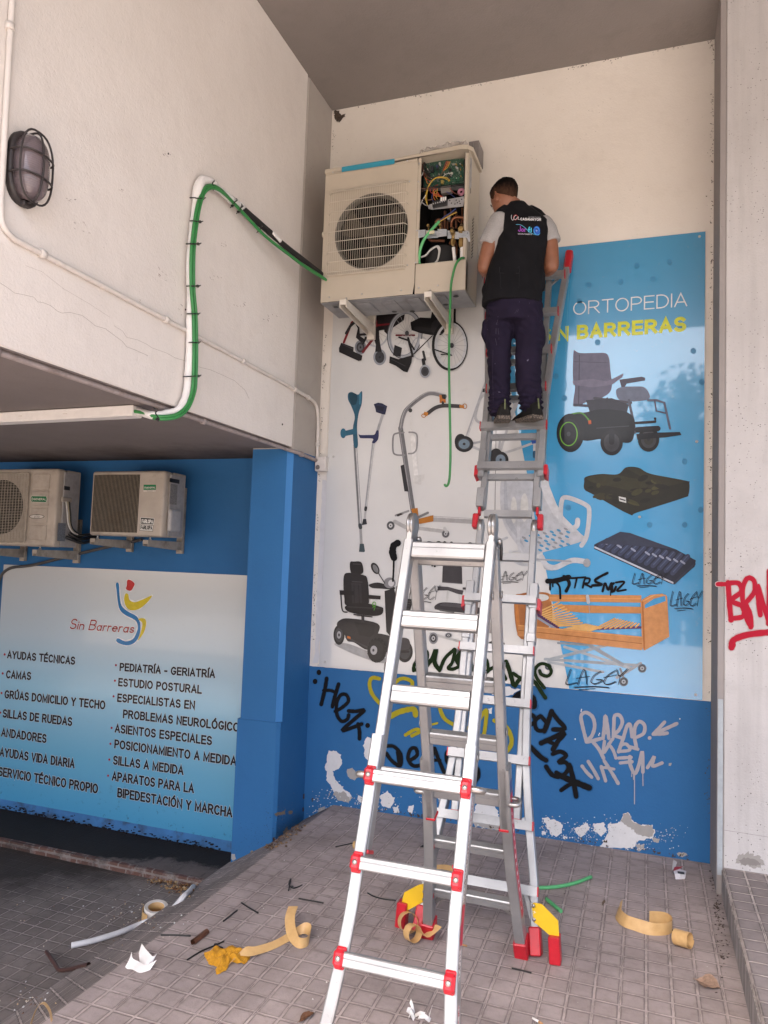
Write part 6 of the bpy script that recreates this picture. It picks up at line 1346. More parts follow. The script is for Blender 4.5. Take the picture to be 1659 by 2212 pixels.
pts = [(XW + c, 1.966, 5.04), (XW + c, 1.968, 4.5), (XW + c, 1.974, 3.7), (XW + c, 1.985, 3.05), (XW + c, 1.988, 2.95), (XW + c, 2.0, 2.885), (XW + c, 2.045, 2.855), (XW + c, 2.12, 2.850), (XW + c, 2.528, 2.8476), (XW + c, 3.16, 2.843), (XW + c, 4.0, 2.833), (XW + c, 4.44, 2.825), (XW + c - .004, 4.66, 2.818), (XW + c - .005, 4.755, 2.79), (XW + c - .005, 4.79, 2.72), (XW + c - .004, 4.80, 2.60), (XW + c - .004, 4.805, 2.42)]
conduit(pts, .0115, M_PIPEW, 'white painted conduit running down past the lamp and along the beam to the corner', [((XW + c, 1.972, 3.62), (0, 0, 1)), ((XW + c, 2.195, 2.850), (0, 1, 0)), ((XW + c, 2.985, 2.8445), (0, 1, 0)), ((XW + c, 3.72, 2.8365), (0, 1, 0)), ((XW + c, 4.40, 2.8255), (0, 1, 0)), ((XW + c - .004, 4.62, 2.820), (0, 1, 0)), ((XW + c - .004, 4.803, 2.52), (0, 0, 1))])
conduit([(-2.285, -1.0, 2.425), (-2.285, 1.0, 2.425), (-2.285, 2.5, 2.425), (-2.284, 3.6, 2.425), (-2.282, 4.2, 2.424), (-2.272, 4.38, 2.42), (-2.244, 4.47, 2.412), (-2.243, 4.60, 2.408), (-2.243, 4.79, 2.402)], .0125, M_PIPEG, 'grimy conduit along the underside edge of the beam to the corner box', [((-2.285, 2.05, 2.425), (0, 1, 0)), ((-2.285, 3.42, 2.425), (0, 1, 0)), ((-2.243, 4.55, 2.41), (0, 1, 0))])
jb = MB(); jb.box((-2.253, 4.79, 2.325), (-2.168, 4.849, 2.428), .006); jbo = tag(jb.build('junction_box', M_PIPEW), 'white junction box in the corner where the conduits meet', 'junction box')
b = MB(); b.lathe([(.001, -.006), (.014, -.006), (.017, 0)], (-2.228, 4.789, 2.352), (0, 1, 0), 14); b.build('knockout', simple('grey_knockout', (.18, .16, .15), .6), jbo)

def X(x, y, xv): return at(x, y, 'x', xv)
# channel under the soffit and the lagged pipe that rises from it
t0 = at(-60, 908, 'z', 2.405); t1 = at(297, 889, 'z', 2.405)
b = MB(); b.bar(t1 + (t0 - t1) * 3.2, t1, .075, .055, (0, 0, 1), .004); tr = tag(b.build('cable_trunking', simple('white_pvc', (.74, .72, .70), .4, var=.05)), 'white plastic trunking fixed under the soffit at the left edge', 'trunking')
for f in (.35, .62): q = t0.lerp(t1, f); b = MB(); b.bar(q - (t1 - t0).normalized()*.012, q + (t1 - t0).normalized()*.012, .08, .004, (0, 0, 1)); ob = b.build('joint', M_PIPEW, tr); ob.location.z -= 0.0
wp = [t1 + (t1 - t0).normalized() * -.12, t1 + (t1 - t0).normalized() * .0, X(330, 892, -2.30) + Vector((0, 0, -.012)), X(360, 893, -2.255), X(387, 884, -2.222), X(402, 852, -2.218)]
xw = -2.221
wp += [X(x, y, xw) for x, y in ((407, 806), (410, 742), (410, 692), (412, 646), (410, 578), (415, 514), (421, 460), (426, 416), (434, 395), (450, 393), (469, 406), (497, 429))] + [X(520, 447, -2.217)]
pr_ = MB(); path = smooth_path(wp, 6); rr = [.019 + .0014 * (i % 3 == 0) + .002 * noise.noise((i * .31, 0, 0)) for i in range(len(path))]
pr_.tube(path, rr, 12); pipe_ = tag(pr_.build('lagged_pipe', M_WHTAPE), 'white tape wrapped pipe climbing the beam from the soffit and turning over', 'pipe')
b = MB(); b.tube(smooth_path([X(424, 432, xw + .004), X(427, 408, xw + .006), X(436, 391, xw + .008), X(450, 391, xw + .006), X(462, 399, xw + .004)], 5), .0245, 12); b.build('elbow_cover', simple('white_foam', (.78, .76, .74), .7, var=.05, bmp=.3), pipe_)
for x, y, r in ((517, 445, .024), (497, 430, .023)): q = X(x, y, -2.219); q2 = X(x + 6, y + 5, -2.218); b = MB(); b.cyl(q, q2, r, n=12); b.build('tape_band', M_WHTAPE, pipe_)
bp = [X(516, 444, -2.217), X(529, 455, -2.210), X(570, 491, -2.19), X(615, 531, -2.15), X(656, 563, -2.10), X(693, 592, -2.058), X(712, 606, -2.03)]
b = MB(); pth = smooth_path(bp, 8); b.tube(pth, [.0185 + .0025 * noise.noise((i * .25, 3, 0)) for i in range(len(pth))], 12); blk = tag(b.build('lagged_pipe', simple('black_foam_tape', (.014, .013, .013), .75, bmp=.5)), 'black taped continuation of the pipe sloping down to the open unit', 'pipe')
b = MB(); b.tube(smooth_path([X(588, 502, -2.165), X(598, 512, -2.157), X(606, 521, -2.150)], 4), .012, 8); b.build('torn_white_patch', M_WHTAPE, blk)
gp = [(296, 891, -2.40), (337, 901.5, -2.275), (378, 899, -2.215), (403, 881, -2.196), (417, 847, -2.192), (420.6, 806, -2.194), (421.5, 742, -2.196), (420, 678, -2.196), (415.6, 623, -2.196), (415.6, 550, -2.196), (421.5, 487, -2.196), (430, 440, -2.196), (441, 412, -2.194), (457, 403, -2.192), (478, 412, -2.194), (506, 440, -2.196), (538, 474, -2.19), (574, 511, -2.168), (615, 543, -2.13), (652, 571, -2.085), (693, 597, -2.04), (712, 611, -2.01)]
for k, off in enumerate((-2.6, 3.2)):
    pts = [at(297, 890, 'z', 2.40) + Vector((-.12, 0, 0)), at(297 + off, 890 + off * .3, 'z', 2.40)] + [X(x + off * (1 if 850 > y > 430 else .55), y + (off * .9 if (y > 850 or x > 440) else 0), xv + .002 * k) for x, y, xv in gp[1:]]
    b = MB(); b.tube(smooth_path(pts, 6), .0088, 10); tag(b.build('green_cable', M_GREEN), ['green cable strapped along the white pipe, on its inner side', 'green cable strapped along the white pipe, on its outer side'][k], 'cable')
M_TIE = simple('black_nylon', (.012, .012, .012), .4)
def tie(x, y, dx, dy, w=20):
    q = X(x, y, -2.205); L = math.hypot(dx, dy); n = Vector((0, 0, 0))
    a = X(x - dx/L*w/2, y - dy/L*w/2, -2.226); c_ = X(x + dx/L*w/2, y + dy/L*w/2, -2.206); m1 = X(x, y, -2.180) ; b = MB()
    b.tube(smooth_path([a, a + (m1 - a)*.55 + Vector((.012, 0, 0)), m1, c_ + Vector((.012, 0, 0)), c_], 4), .0032, 6); b.box(tuple(c_ - Vector((.006, .006, .006))), tuple(c_ + Vector((.006, .006, .006))), .001)
    e = X(x + dx/L*(w/2 + 7), y + dy/L*(w/2 + 7) - 2, -2.19); b.tube([c_, e], .0024, 6)
    tag(b.build('cable_tie', M_TIE), 'black cable tie around the white pipe and green cables', 'cable tie', 'cable ties on the pipe run')
for x, y, dx, dy, w in ((424, 428, 1, .05, 28), (421, 478, 1, .1, 22), (415, 527, 1, 0, 26), (415, 618, 1, 0, 24), (415, 678, 1, 0, 22), (416, 740, 1, 0, 22), (412, 813, 1, -.05, 32), (336, 893, .3, 1, 26), (459, 396, .1, 1, 20), (506, 437, -.6, 1, 18), (519, 450, -.6, 1, 18), (563, 491, -.6, 1, 18)): tie(x, y, dx, dy, w)

# cracks, scuffs and holes in the render of the beam
a = Art(0, 480, 0.8439, 'x', XW, side=1)
for t, w in (('0,772 35,795 68,820 110,828 160,840 178,862 205,866 240,880 270,905 292,915 330,912 388,926 420,950 450,975 500,990 540,1020 580,1050 600,1075 640,1090 700,1117', 2.0), ('540,975 580,1000 600,1030 650,1042 690,1060 720,1080 790,1105 830,1128 880,1142', 1.5), ('940,1170 1000,1185 1060,1212 1110,1235 1160,1280 1180,1320', 1.5), ('120,690 200,720 300,800 420,870 520,935', 1.2)): a.l(t, w * .62, '#857a70')
a.build('crack', M_SPRAY, beam)
a = Art(0, 480, 0.8439, 'x', XW, side=1)
random.seed(3)
for cx, cy, s_ in ((390, 505, 1), (770, 730, 1), (1270, 935, .8), (640, 860, .7), (1010, 740, .6), (1130, 880, .7), (1050, 590, .5), (870, 900, .9), (330, 380, .5), (780, 165, .5), (560, 330, .4)):
    for k in range(7):
        x, y = cx + random.gauss(0, 22*s_), cy + random.gauss(0, 16*s_); L = random.uniform(4, 16) * s_; an = random.uniform(.2, 1.1); a.l([(x, y), (x + L*math.cos(an), y + L*math.sin(an))], random.uniform(.8, 2.0), random.choice(['#8d7f74', '#9a8b80', '#6d6159']))
for x, y in ((867, 900), (785, 162), (1328, 1443)): a.e(x, y, 3.5, 5, '#3a332e')
a.build('scuff', M_SPRAY, beam)['kind'] = 'stuff'
# ragged dark crumbs and cobwebs along the wall edges
b = MB(); random.seed(9)
def crumbs(p, q, n, sz, axis_out, along_noise=8):
    p, q = Vector(p), Vector(q); d = (q - p)
    for i in range(n):
        f = random.random(); 
        if noise.noise((f * along_noise, p.x, p.z)) < -.12: continue
        c_ = p + d * f + Vector(axis_out) * abs(random.gauss(0, .010)); s_ = sz * random.uniform(.4, 1.5)
        pts = [c_ + Vector((random.uniform(-s_, s_), -.0006 - random.random() * .006, random.uniform(-s_, s_))) for _ in range(4)]
        b.face(pts)
crumbs((-2.245, 4.851, 5.04), (-2.245, 4.851, .95), 420, .006, (1, 0, 0), 22); crumbs((.36, 4.851, 5.04), (.36, 4.851, .1), 420, .006, (-1, 0, 0), 22); crumbs((-2.2, 4.851, 5.045), (.36, 4.851, 5.045), 220, .005, (0, 0, -1), 14); crumbs((-2.24, 4.850, 5.04), (-2.20, 4.850, 4.96), 320, .016, (1.6, 0, 0)); crumbs((-2.2, 4.849, .93), (.32, 4.849, .93), 60, .004, (0, 0, 1)); crumbs((-2.2, 4.848, .012), (.36, 4.848, .012), 260, .009, (0, 0, 1))
wc_ = b.build('cobweb_dirt', simple('brown_cobweb_dirt', (.075, .055, .042), .95), wall)

# peeling paint on the dado
def ragged(pts, amp, seed, n=7):
    out = []
    for i in range(len(pts)):
        a_, c_ = pts[i], pts[(i+1) % len(pts)]; L = math.hypot(c_[0]-a_[0], c_[1]-a_[1])
        for k in range(n):
            f = k / n; x, y = a_[0] + (c_[0]-a_[0])*f, a_[1] + (c_[1]-a_[1])*f; m_ = amp * min(1, L/60)
            out.append((x + m_*(noise.noise((x*.05, y*.05, seed)) + .7*noise.noise((x*.16, y*.16, seed))), y + m_*(noise.noise((x*.05, y*.05, seed+9)) + .7*noise.noise((x*.16, y*.16, seed+5)))))
    return out
def P2(t): return [tuple(float(q) for q in w.split(',')) for w in t.split()]
YD = 4.8502
NPATCH = [0]
def patch(crop, t, col, amp=12, parent=dado, yv=YD, base=.0003):
    NPATCH[0] += 1; base += .00002 * NPATCH[0]
    a = Art(*crop, 'y', yv, base=base); a.p(ragged(P2(t), amp, len(t)), col); return a.build('peeled_patch', M_SPRAY, parent)
C7 = (1200, 2100, .7233); C8 = (1200, 3000, .7233); CB = (2200, 2800, .586)
PW, PG = (.66, .66, .665), (.36, .345, .33)
for crop, t, col in ((C7, '160,1250 200,1248 228,1275 232,1320 215,1350 182,1362 190,1400 215,1432 260,1470 285,1500 240,1521 190,1480 150,1412 140,1330', PW), (C7, '368,1170 395,1180 402,1260 382,1312 350,1272 348,1212', PW), (C7, '262,1355 292,1345 322,1392 300,1412 262,1395', PG),
    (C8, '192,232 240,232 290,262 270,288 222,282 182,252', PG), (C8, '440,255 482,225 526,270 500,322 455,312', PW), (C8, '512,318 546,310 552,348 520,348', PW), (C8, '600,310 626,305 622,348 598,342', PW), (C8, '318,250 352,262 352,302 325,288', PW), (C8, '972,300 1020,280 1092,330 1106,392 1000,392 962,350', PW), (C8, '955,400 1112,402 1182,432 1110,446 975,424', PG), (C8, '1338,368 1382,380 1442,402 1452,432 1402,472 1368,430', PW), (C8, '1518,450 1590,408 1602,442 1550,482', PW), (C8, '1338,450 1362,450 1356,470 1334,466', PW), (C8, '1208,378 1252,370 1252,422 1220,432', PW), (C8, '752,250 802,250 780,302', PW), (C8, '105,320 140,312 130,360 98,362', PG),
    (CB, '340,1000 398,905 395,852 480,832 500,770 542,770 560,822 622,852 692,850 716,902 702,942 602,962 560,1016 420,1012', PW), (CB, '0,815 40,820 92,850 82,902 40,932 0,912', PW), (CB, '168,880 252,840 272,872 232,902 180,902', PW), (CB, '290,850 362,830 386,892 350,932 300,892', PW), (CB, '88,930 122,930 116,948 88,948', PW), (CB, '700,940 752,945 740,972 705,968', PG), (CB, '862,1040 930,1045 940,1062 880,1068', PG), (CB, '810,428 828,430 826,450 812,448', PG), (CB, '590,990 640,985 650,1020 600,1030', PG),
    (C7, '980,905 1100,880 1170,900 1230,915 1210,935 1130,950 1040,930 975,925', PW), (C7, '1040,1015 1062,1012 1060,1045 1045,1040', PW)): patch(crop, t, col)
patch(CB, '482,826 502,773 540,773 558,824 620,854 690,853 712,902 690,940 604,922 545,872', PG, base=.0009)
a = Art(*CB, 'y', YD); random.seed(12)
for k in range(300):
    x, y = random.choice([(230, 900), (600, 990), (60, 900), (330, 900), (800, 920), (420, 860)]); x += random.gauss(0, 60); y += random.gauss(0, 40); a.e(x, min(y, 1010), random.uniform(1, 5), random.uniform(1, 4), random.choice([PW, PW, PG]), n=7)
for x, y in ((218, 60), (215, 70), (885, 122), (175, 260), (335, 232), (340, 222)): a.e(x, y, 4, 6, PW, n=7)
a.build('paint_flecks', M_SPRAY, dado); dado.children[-1]['kind'] = 'stuff'
a = Art(*C8, 'y', YD); random.seed(2)
for k in range(330):
    x, y = random.choice([(160, 240), (480, 290), (340, 280), (720, 300), (1000, 380), (1400, 420), (1560, 450), (120, 330)]); x += random.gauss(0, 45); y += random.gauss(0, 32); a.e(x, y, random.uniform(1, 5), random.uniform(1, 4), random.choice([PW, PW, PG]), n=7)
o = a.build('paint_flecks', M_SPRAY, dado); o['kind'] = 'stuff'
a = Art(600, 3000, .5425, 'y', 4.4190)
for t, c_ in (('602,765 628,768 632,800 612,818 600,800', PG), ('740,745 758,740 756,772 742,780', (.30, .22, .15)), ('690,800 740,785 700,830 640,845 625,822', PG)): a.p(ragged(P2(t), 9, 3), c_)
random.seed(6)
for k in range(70): a.e(730 + random.gauss(0, 60), 640 + random.gauss(0, 55), random.uniform(.8, 2.6), random.uniform(.8, 2.6), (.02, .03, .06), n=6)
for k in range(30): a.e(870 + random.gauss(0, 12), 500 + random.gauss(0, 110), random.uniform(.8, 2.4), random.uniform(1, 4), (.03, .03, .04), n=6)
o = a.build('chipped_paint', M_SPRAY, colu); o['kind'] = 'stuff'
a = Art(600, 3000, .5425, 'x', -2.2542, side=1)
for t, c_ in (('915,470 990,445 1000,430 995,470 930,490', (.26, .20, .15)), ('1010,560 1016,600 985,630 980,600', (.26, .22, .19)), ('905,650 920,640 918,700 905,708', (.12, .06, .045)), ('1128,325 1140,320 1138,360 1126,362', (.10, .06, .05)), ('1124,425 1136,420 1132,455 1122,450', (.10, .06, .05)), ('1020,450 1050,445 1045,470 1022,475', (.24, .19, .15))): a.p(ragged(P2(t), 9, 3), c_)
for k in range(80): a.e(1010 + random.gauss(0, 60), 520 + random.gauss(0, 70), random.uniform(.8, 3), random.uniform(.8, 3), random.choice([(.02, .03, .06), (.25, .2, .16)]), n=6)
o = a.build('chipped_paint', M_SPRAY, colu); o['kind'] = 'stuff'
patch((0, 0, 1.851718), '697,1036 711,1040 706,1120 708,1180 700,1240 697,1330 687,1432 677,1433 683,1350 684,1270 690,1160 694,1090', (.62, .61, .62), 4, wall, 4.8528)
patch((0, 0, 1.851718), '702,1180 708,1182 704,1260 697,1300 698,1230', (.50, .49, .50), 3, wall, 4.8520)
# black damp along the foot of the alcove wall
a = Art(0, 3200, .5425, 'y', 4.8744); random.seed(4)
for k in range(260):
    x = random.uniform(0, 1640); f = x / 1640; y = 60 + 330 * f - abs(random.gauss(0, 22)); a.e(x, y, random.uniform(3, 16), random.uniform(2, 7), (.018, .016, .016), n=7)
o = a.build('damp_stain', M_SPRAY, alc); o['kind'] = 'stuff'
# stain at the foot of the concrete wall
a = Art(*CB, 'y', 4.4196); random.seed(8)
a.p(ragged(P2('1265,1110 1290,1060 1330,1040 1400,1050 1450,1080 1470,1125 1420,1150 1340,1135'), 22, 4), (.30, .285, .27))
a.p(ragged(P2('1290,1090 1330,1075 1400,1085 1440,1115 1400,1135 1310,1120'), 18, 7), (.22, .205, .195))
a.l('1190,888 1300,905 1488,935', 1.5, '#55504e'); a.build('damp_stain', M_SPRAY, rw)

# ------------------------------------------------------------------ graffiti
BK = (.008, .008, .009)
def tagart(crop, yv, ops, parent, label=None, ax='y', side=-1, step=.00016, haze=None):
    a = Art(*crop, ax, yv, side, step=step)
    if haze:
        for op in ops:
            if op[0] != 'e' and op[1] > 9: a.l(op[0], op[1] * 1.75, haze, True, ragged=.3); a.off -= a.step * .8
    for op in ops:
        if op[0] == 'e': a.e(*op[1:])
        else: a.l(op[0], op[1] * 1.38, op[2], True, ragged=.16)
    return a.build('graffiti', M_SPRAY, parent, label)
YG = 4.8492
tagart(C7, YG, [('e', 105, 815, 13, 15, BK), ('e', 84, 865, 13, 15, BK), ('148,848 138,910 118,992', 15, BK), ('132,915 170,915 200,928', 13, BK), ('214,880 196,940 180,1005', 15, BK), ('196,1030 232,1010 268,975 258,940 226,940 204,985 206,1050 232,1085 262,1074 270,1050', 14, BK), ('270,1028 310,1030 355,1025 300,1075 235,1135 290,1120 342,1100', 15, BK), ('322,1100 330,1140 330,1182', 15, BK), ('e', 375, 1108, 13, 14, BK)], dado, 'black spray tag beside the corner', haze=(.020, .098, .245))
YW = (.36, .31, .02)
tagart(C7, YG, [('440,850 400,845 385,880 400,935 440,985', 15, YW), ('455,990 520,880 570,848 622,870 600,910 560,900', 15, YW), ('500,1058 560,1030 628,1018 640,1050', 22, YW), ('700,905 740,900 850,915', 14, YW), ('845,930 890,928', 36, YW), ('730,900 720,960 770,1000', 13, YW), ('585,1160 640,1130 665,1140 620,1165', 14, YW), ('770,1000 800,1070 870,1110 950,1125', 15, YW), ('955,1130 990,1080 1030,1022 1028,1090 1018,1160', 15, YW), ('1075,1080 1130,1105 1165,1160 1168,1215 1130,1260 1060,1272', 17, YW), ('680,1060 720,1100 760,1095', 9, YW)], dado, 'yellow spray scrawl behind the ladders', haze=(.06, .14, .24))
tagart(C7, YG, [('482,1222 520,1225 556,1265 560,1320 545,1330 505,1300 478,1262', 15, BK), ('540,1255 550,1330', 13, BK), ('612,1300 648,1272 640,1235 612,1240 598,1290 625,1330 668,1328 690,1312', 15, BK), ('700,1330 735,1270 742,1232 765,1290 800,1372', 15, BK), ('715,1300 775,1300', 13, BK), ('842,1240 812,1260 815,1310 845,1335', 15, BK), ('850,1235 862,1330', 14, BK), ('950,1330 978,1345 985,1385 965,1420', 20, BK)], dado, 'black spray word low behind the ladders', haze=(.020, .098, .245))
tagart(C7, YG, [('1188,965 1225,935 1280,955 1292,1000', 30, BK), ('1245,1040 1232,1075 1225,1112', 20, BK), ('1240,1048 1285,1050 1300,1085 1262,1112', 16, BK), ('1330,1055 1300,1085 1310,1130 1345,1135 1365,1100 1335,1058', 16, BK), ('1392,1030 1375,1080 1352,1140', 20, BK), ('1392,1032 1425,1075 1465,1125 1400,1130', 18, BK), ('1335,1205 1390,1180 1462,1150 1430,1190 1400,1240', 20, BK), ('1360,1190 1420,1215', 16, BK), ('1398,1265 1440,1252 1472,1275 1432,1310 1470,1312 1485,1345 1455,1382 1418,1368', 17, BK), ('1442,1385 1500,1412 1600,1452', 24, BK), ('1490,1325 1508,1390 1528,1500', 20, BK), ('1445,1465 1490,1435 1540,1420', 17, BK), ('1278,1228 1330,1280 1362,1300', 20, BK), ('1362,1335 1395,1380 1430,1392', 18, BK)], dado, 'black spray tag running down to the right', haze=(.020, .098, .245))
WG = (.36, .345, .37)
tagart(CB, YG, [('250,285 225,190 212,110 245,85 290,115 305,180 285,245 250,285 345,264', 18, WG), ('290,282 330,330 365,395', 18, WG), ('362,262 372,180 378,108 392,180 402,262', 18, WG), ('372,225 402,222', 14, WG), ('372,282 366,360 410,290 430,262', 16, WG), ('432,250 436,170 442,108 475,105 494,150 470,205 440,238 500,262', 18, WG), ('400,300 430,340 450,395', 16, WG), ('468,352 500,260 525,180 548,170 560,250', 18, WG), ('480,310 520,300 545,340 470,350', 16, WG), ('592,330 578,260 580,185 610,146 645,172 640,225 595,252', 18, WG), ('545,318 600,335', 16, WG), ('e', 680, 258, 13, 13, WG), ('866,160 790,195 705,232', 18, WG), ('705,232 745,190 782,150', 18, WG), ('705,232 760,230 800,225', 18, WG), ('468,395 555,390', 16, WG), ('480,428 560,420', 16, WG), ('545,385 548,440 580,500 610,430 630,350 634,490', 18, WG), ('665,460 690,420 712,385 700,448 765,428', 17, WG), ('220,450 250,490 285,525', 17, WG), ('262,418 300,480 330,535', 17, WG), ('350,452 365,500 380,550', 17, WG), ('350,458 400,462 438,470', 14, WG), ('370,412 420,490 465,566', 17, WG), ('577,500 577,600 577,706', 5, WG), ('634,490 634,540 635,582', 5, WG), ('558,490 558,520', 4, WG), ('570,500 570,540', 4, WG)], dado, 'silver grey marker tag with an arrow')
YPG = YP - .0075
GN = (.012, .026, .008)
tagart(C7, YPG, [('628,806 636,765 690,702 704,716 690,770 652,800 632,800', 14, GN), ('690,790 730,740 752,692 745,760 770,800', 18, GN), ('772,806 800,740 840,700 858,690 842,760 820,790 850,796 900,770', 14, GN), ('900,700 872,735 882,770 920,778', 22, GN), ('942,700 950,780 985,830', 16, GN), ('985,832 1002,760 1030,745 1040,800 1012,830 1050,800 1080,780', 14, GN), ('1078,735 1110,800 1135,850', 18, GN), ('1140,755 1160,810 1180,882', 18, GN), ('1180,820 1230,850 1260,835 1270,810', 14, GN), ('1190,890 1215,855 1260,850 1300,870 1340,930 1358,955', 16, GN), ('1352,900 1310,845 1300,800 1330,768 1370,775 1390,810 1370,835 1335,825 1326,805', 14, GN)], big, 'dark green spray scrawl along the lower edge')
tagart(C7, YPG, [('540,100 518,115 512,150 520,182', 27, BK), ('519,180 518,240 514,310', 7, BK), ('682,118 712,100 735,112 700,135', 15, BK), ('740,130 765,98 780,120 750,138', 14, BK), ('800,98 806,138', 13, BK), ('838,100 842,135', 13, BK), ('842,118 885,108 902,130', 13, BK), ('915,128 940,105 960,120 985,132', 13, BK), ('730,205 732,224', 8, BK), ('745,205 746,228', 8, BK), ('752,205 753,218', 7, BK)], big, 'black spray letters half hidden by the top rung')
def lagey(crop, x, y, w, h, sw=2.4, col='#26282c', ul=True):
    a = Art(*crop, 'y', YPG)
    for st in ('0.04,0.05 -0.01,0.5 -0.04,0.95 0.16,0.85', '0.17,0.98 0.22,0.5 0.29,0.05 0.33,0.5 0.34,0.95', '0.15,0.6 0.40,0.48', '0.60,0.18 0.47,0.45 0.42,0.8 0.50,0.92 0.64,0.7 0.52,0.66', '0.88,0.12 0.72,0.45 0.66,0.85 0.74,0.95 0.88,0.78', '0.66,0.55 0.90,0.40', '0.90,0.05 0.95,0.45 1.10,0.02', '0.97,0.42 0.93,0.98') + (('0.1,1.12 0.45,1.08 0.75,1.14', '0.2,1.28 0.5,1.22') if ul else ()):
        pts = [tuple(float(q) for q in k.split(',')) for k in st.split()]; a.l([(x + u*w, y + v*h) for u, v in pts], sw, col, True)
        if len(pts) > 2: a.l([(x + u*w + 5, y + v*h + 3) for u, v in pts], sw * .8, col, True)
    return a.build('graffiti', M_SPRAY, big, 'thin black marker tag')
C6 = (2000, 1000, .859)
lagey(C7, 1092, 252, 150, 56); lagey(C7, 610, 330, 150, 85); lagey(C6, 622, 1502, 140, 55); lagey(C6, 798, 1585, 130, 75); lagey(C6, 318, 1948, 250, 78, 3)
tagart(C6, YPG, [('222,1542 260,1540 320,1524', 17, BK), ('234,1545 233,1582', 6, BK), ('246,1548 246,1568', 5, BK), ('262,1548 278,1570 281,1622', 7, BK), ('298,1520 318,1540 322,1560 308,1588', 11, BK), ('332,1528 398,1524', 7, BK), ('358,1530 348,1572', 6, BK), ('386,1572 396,1532 418,1532 412,1550 394,1554 426,1570', 7, BK), ('430,1562 475,1558 442,1538 500,1504', 9, BK), ('478,1590 490,1552 504,1582 520,1550 522,1592', 8, BK), ('530,1552 512,1570 528,1590 540,1568', 8, BK), ('540,1548 580,1546 545,1586 586,1582', 7, BK), ('516,1590 515,1608', 4, BK)], big, 'black dripping marker tag above the bed picture')
RD = (.36, .012, .03)
tagart(C6, 4.4194, [('1014,1556 1052,1556', 15, RD), ('1062,1548 1068,1640 1076,1722', 18, RD), ('1062,1552 1110,1552 1124,1590 1078,1632 1128,1660 1132,1705 1078,1716', 17, RD), ('1168,1756 1140,1690 1128,1590 1150,1530 1182,1540 1184,1592 1142,1645', 17, RD), ('1145,1650 1165,1700 1170,1752', 17, RD), ('1212,1700 1202,1620 1198,1560 1225,1650 1250,1722', 17, RD), ('1250,1740 1252,1620 1254,1495', 17, RD), ('e', 1082, 1838, 16, 17, RD), ('1078,1850 1088,1816 1150,1792 1250,1780 1330,1774', 21, RD)], rw, 'red spray letters BRN underlined', haze=(.46, .33, .33))
# ------------------------------------------------------------------ what the job left on the ground
def G(x, y, z=0.0): return at(x, y, 'z', z)
def GB(x, y, k=.6, x0=-2.03):                                   # a point on the sloping bevel
    d = ray(x, y); t = (k*(CAMLOC.x - x0) - CAMLOC.z) / (d.z - k*d.x); return CAMLOC + d*t
m, nt, p = mat_new('kraft_backing_paper', .45, 0, (.56, .36, .155)); co = pos(nt)
nt.links.new(mix(nt, ramp(nt, noi(nt, co, 28, 5), [(.35, 0), (.7, 1)]), (.58, .375, .165), (.50, .31, .125)), p.inputs['Base Color']); M_KRAFT = m
def rib(pts, W, w, label, n=6, mat=None, name='paper_strip', cat='paper strip', group='kraft paper strips on the ground', th=.0008):
    P = smooth_path(pts, n)
    if isinstance(W, list): Ws = smooth_path(W, n)
    else: Ws = [Vector(W)] * len(P)
    b = MB(); b.ribbon(P, Ws, w, th); return tag(b.build(name, mat or M_KRAFT, auto=40), label, cat, group)
Zv = Vector((0, 0, 1))
# long strip from the yellow cloth ending in a curl
p_ = [G(497, 2088) + Zv*.012, G(520, 2072) + Zv*.030, G(548, 2066) + Zv*.022, G(592, 2046) + Zv*.010, G(630, 2026) + Zv*.012, G(655, 2018) + Zv*.026, G(669, 2026) + Zv*.030, G(664, 2044) + Zv*.020, G(645, 2048) + Zv*.022, G(630, 2032) + Zv*.03, G(625, 2010) + Zv*.055, G(632, 1992) + Zv*.072]
w_ = [Vector((.3, .9, .35)), Vector((.25, .9, .45)), Vector((-.2, .9, .4)), Vector((-.35, .85, .35)), Vector((-.4, .8, .45)), Vector((-.1, .6, .8)), Vector((.1, .3, .95)), Vector((.05, -.1, 1)), Vector((.0, .1, 1)), Vector((.75, .35, .5)), Vector((.95, .25, .15)), Vector((.95, .2, .1))]
rib(p_, w_, .046, 'kraft paper strip running from the yellow cloth to a curled end')
# standing strip at the right
Zs = lambda x, y: G(1188 + x*.3165, 1512 + y*.3165) + Zv*.027
rib([Zs(490, 1440), Zs(466, 1462), Zs(466, 1500), Zs(510, 1545), Zs(580, 1572), Zs(680, 1602), Zs(760, 1608), Zs(812, 1600), Zs(834, 1580), Zs(822, 1550), Zs(770, 1526), Zs(678, 1520)], [Vector((.1, 0, 1)), Vector((.3, 0, 1)), Vector((.4, .1, 1)), Vector((.3, .5, .9)), Vector((.0, .55, .8)), Vector((.05, .2, 1))] + [Zv]*6, .056, 'long kraft paper strip standing on edge with a hooked end, right of the stabiliser')
def coil(c, r0, r1, turns, axis, w, start, label, tail=None, n=26):
    axis = Vector(axis).normalized(); u = axis.orthogonal().normalized(); u = (u - Zv * 0).normalized(); v = axis.cross(u); pts = []
    for i in range(n):
        f = i / (n - 1); a_ = R(start) + turns * 2 * math.pi * f; r = r0 + (r1 - r0) * f; pts.append(Vector(c) + u * math.cos(a_) * r + v * math.sin(a_) * r)
    if tail: pts += [Vector(q) for q in tail]
    lo = min(q.z for q in pts) - w/2 * math.sqrt(max(0, axis.z**2)) ; dz = .002 - lo
    pts = [q + Zv*dz for q in pts]
    return rib(pts, axis, w, label, 3)
cc = G(1188 + 905*.3165, 1512 + 1690*.3165)
coil(cc + Zv*.04, .024, .038, 1.5, (.86, -.48, .12), .070, 120, 'kraft paper curl lying rightmost, beside a brown leaf')
c1 = G(837 + 165*.2604, 1836 + 690*.2604)
coil(c1 + Zv*.04, .043, .040, 1.15, (.55, -.75, .25), .046, 30, 'kraft paper coil by the left yellow stabiliser', None)
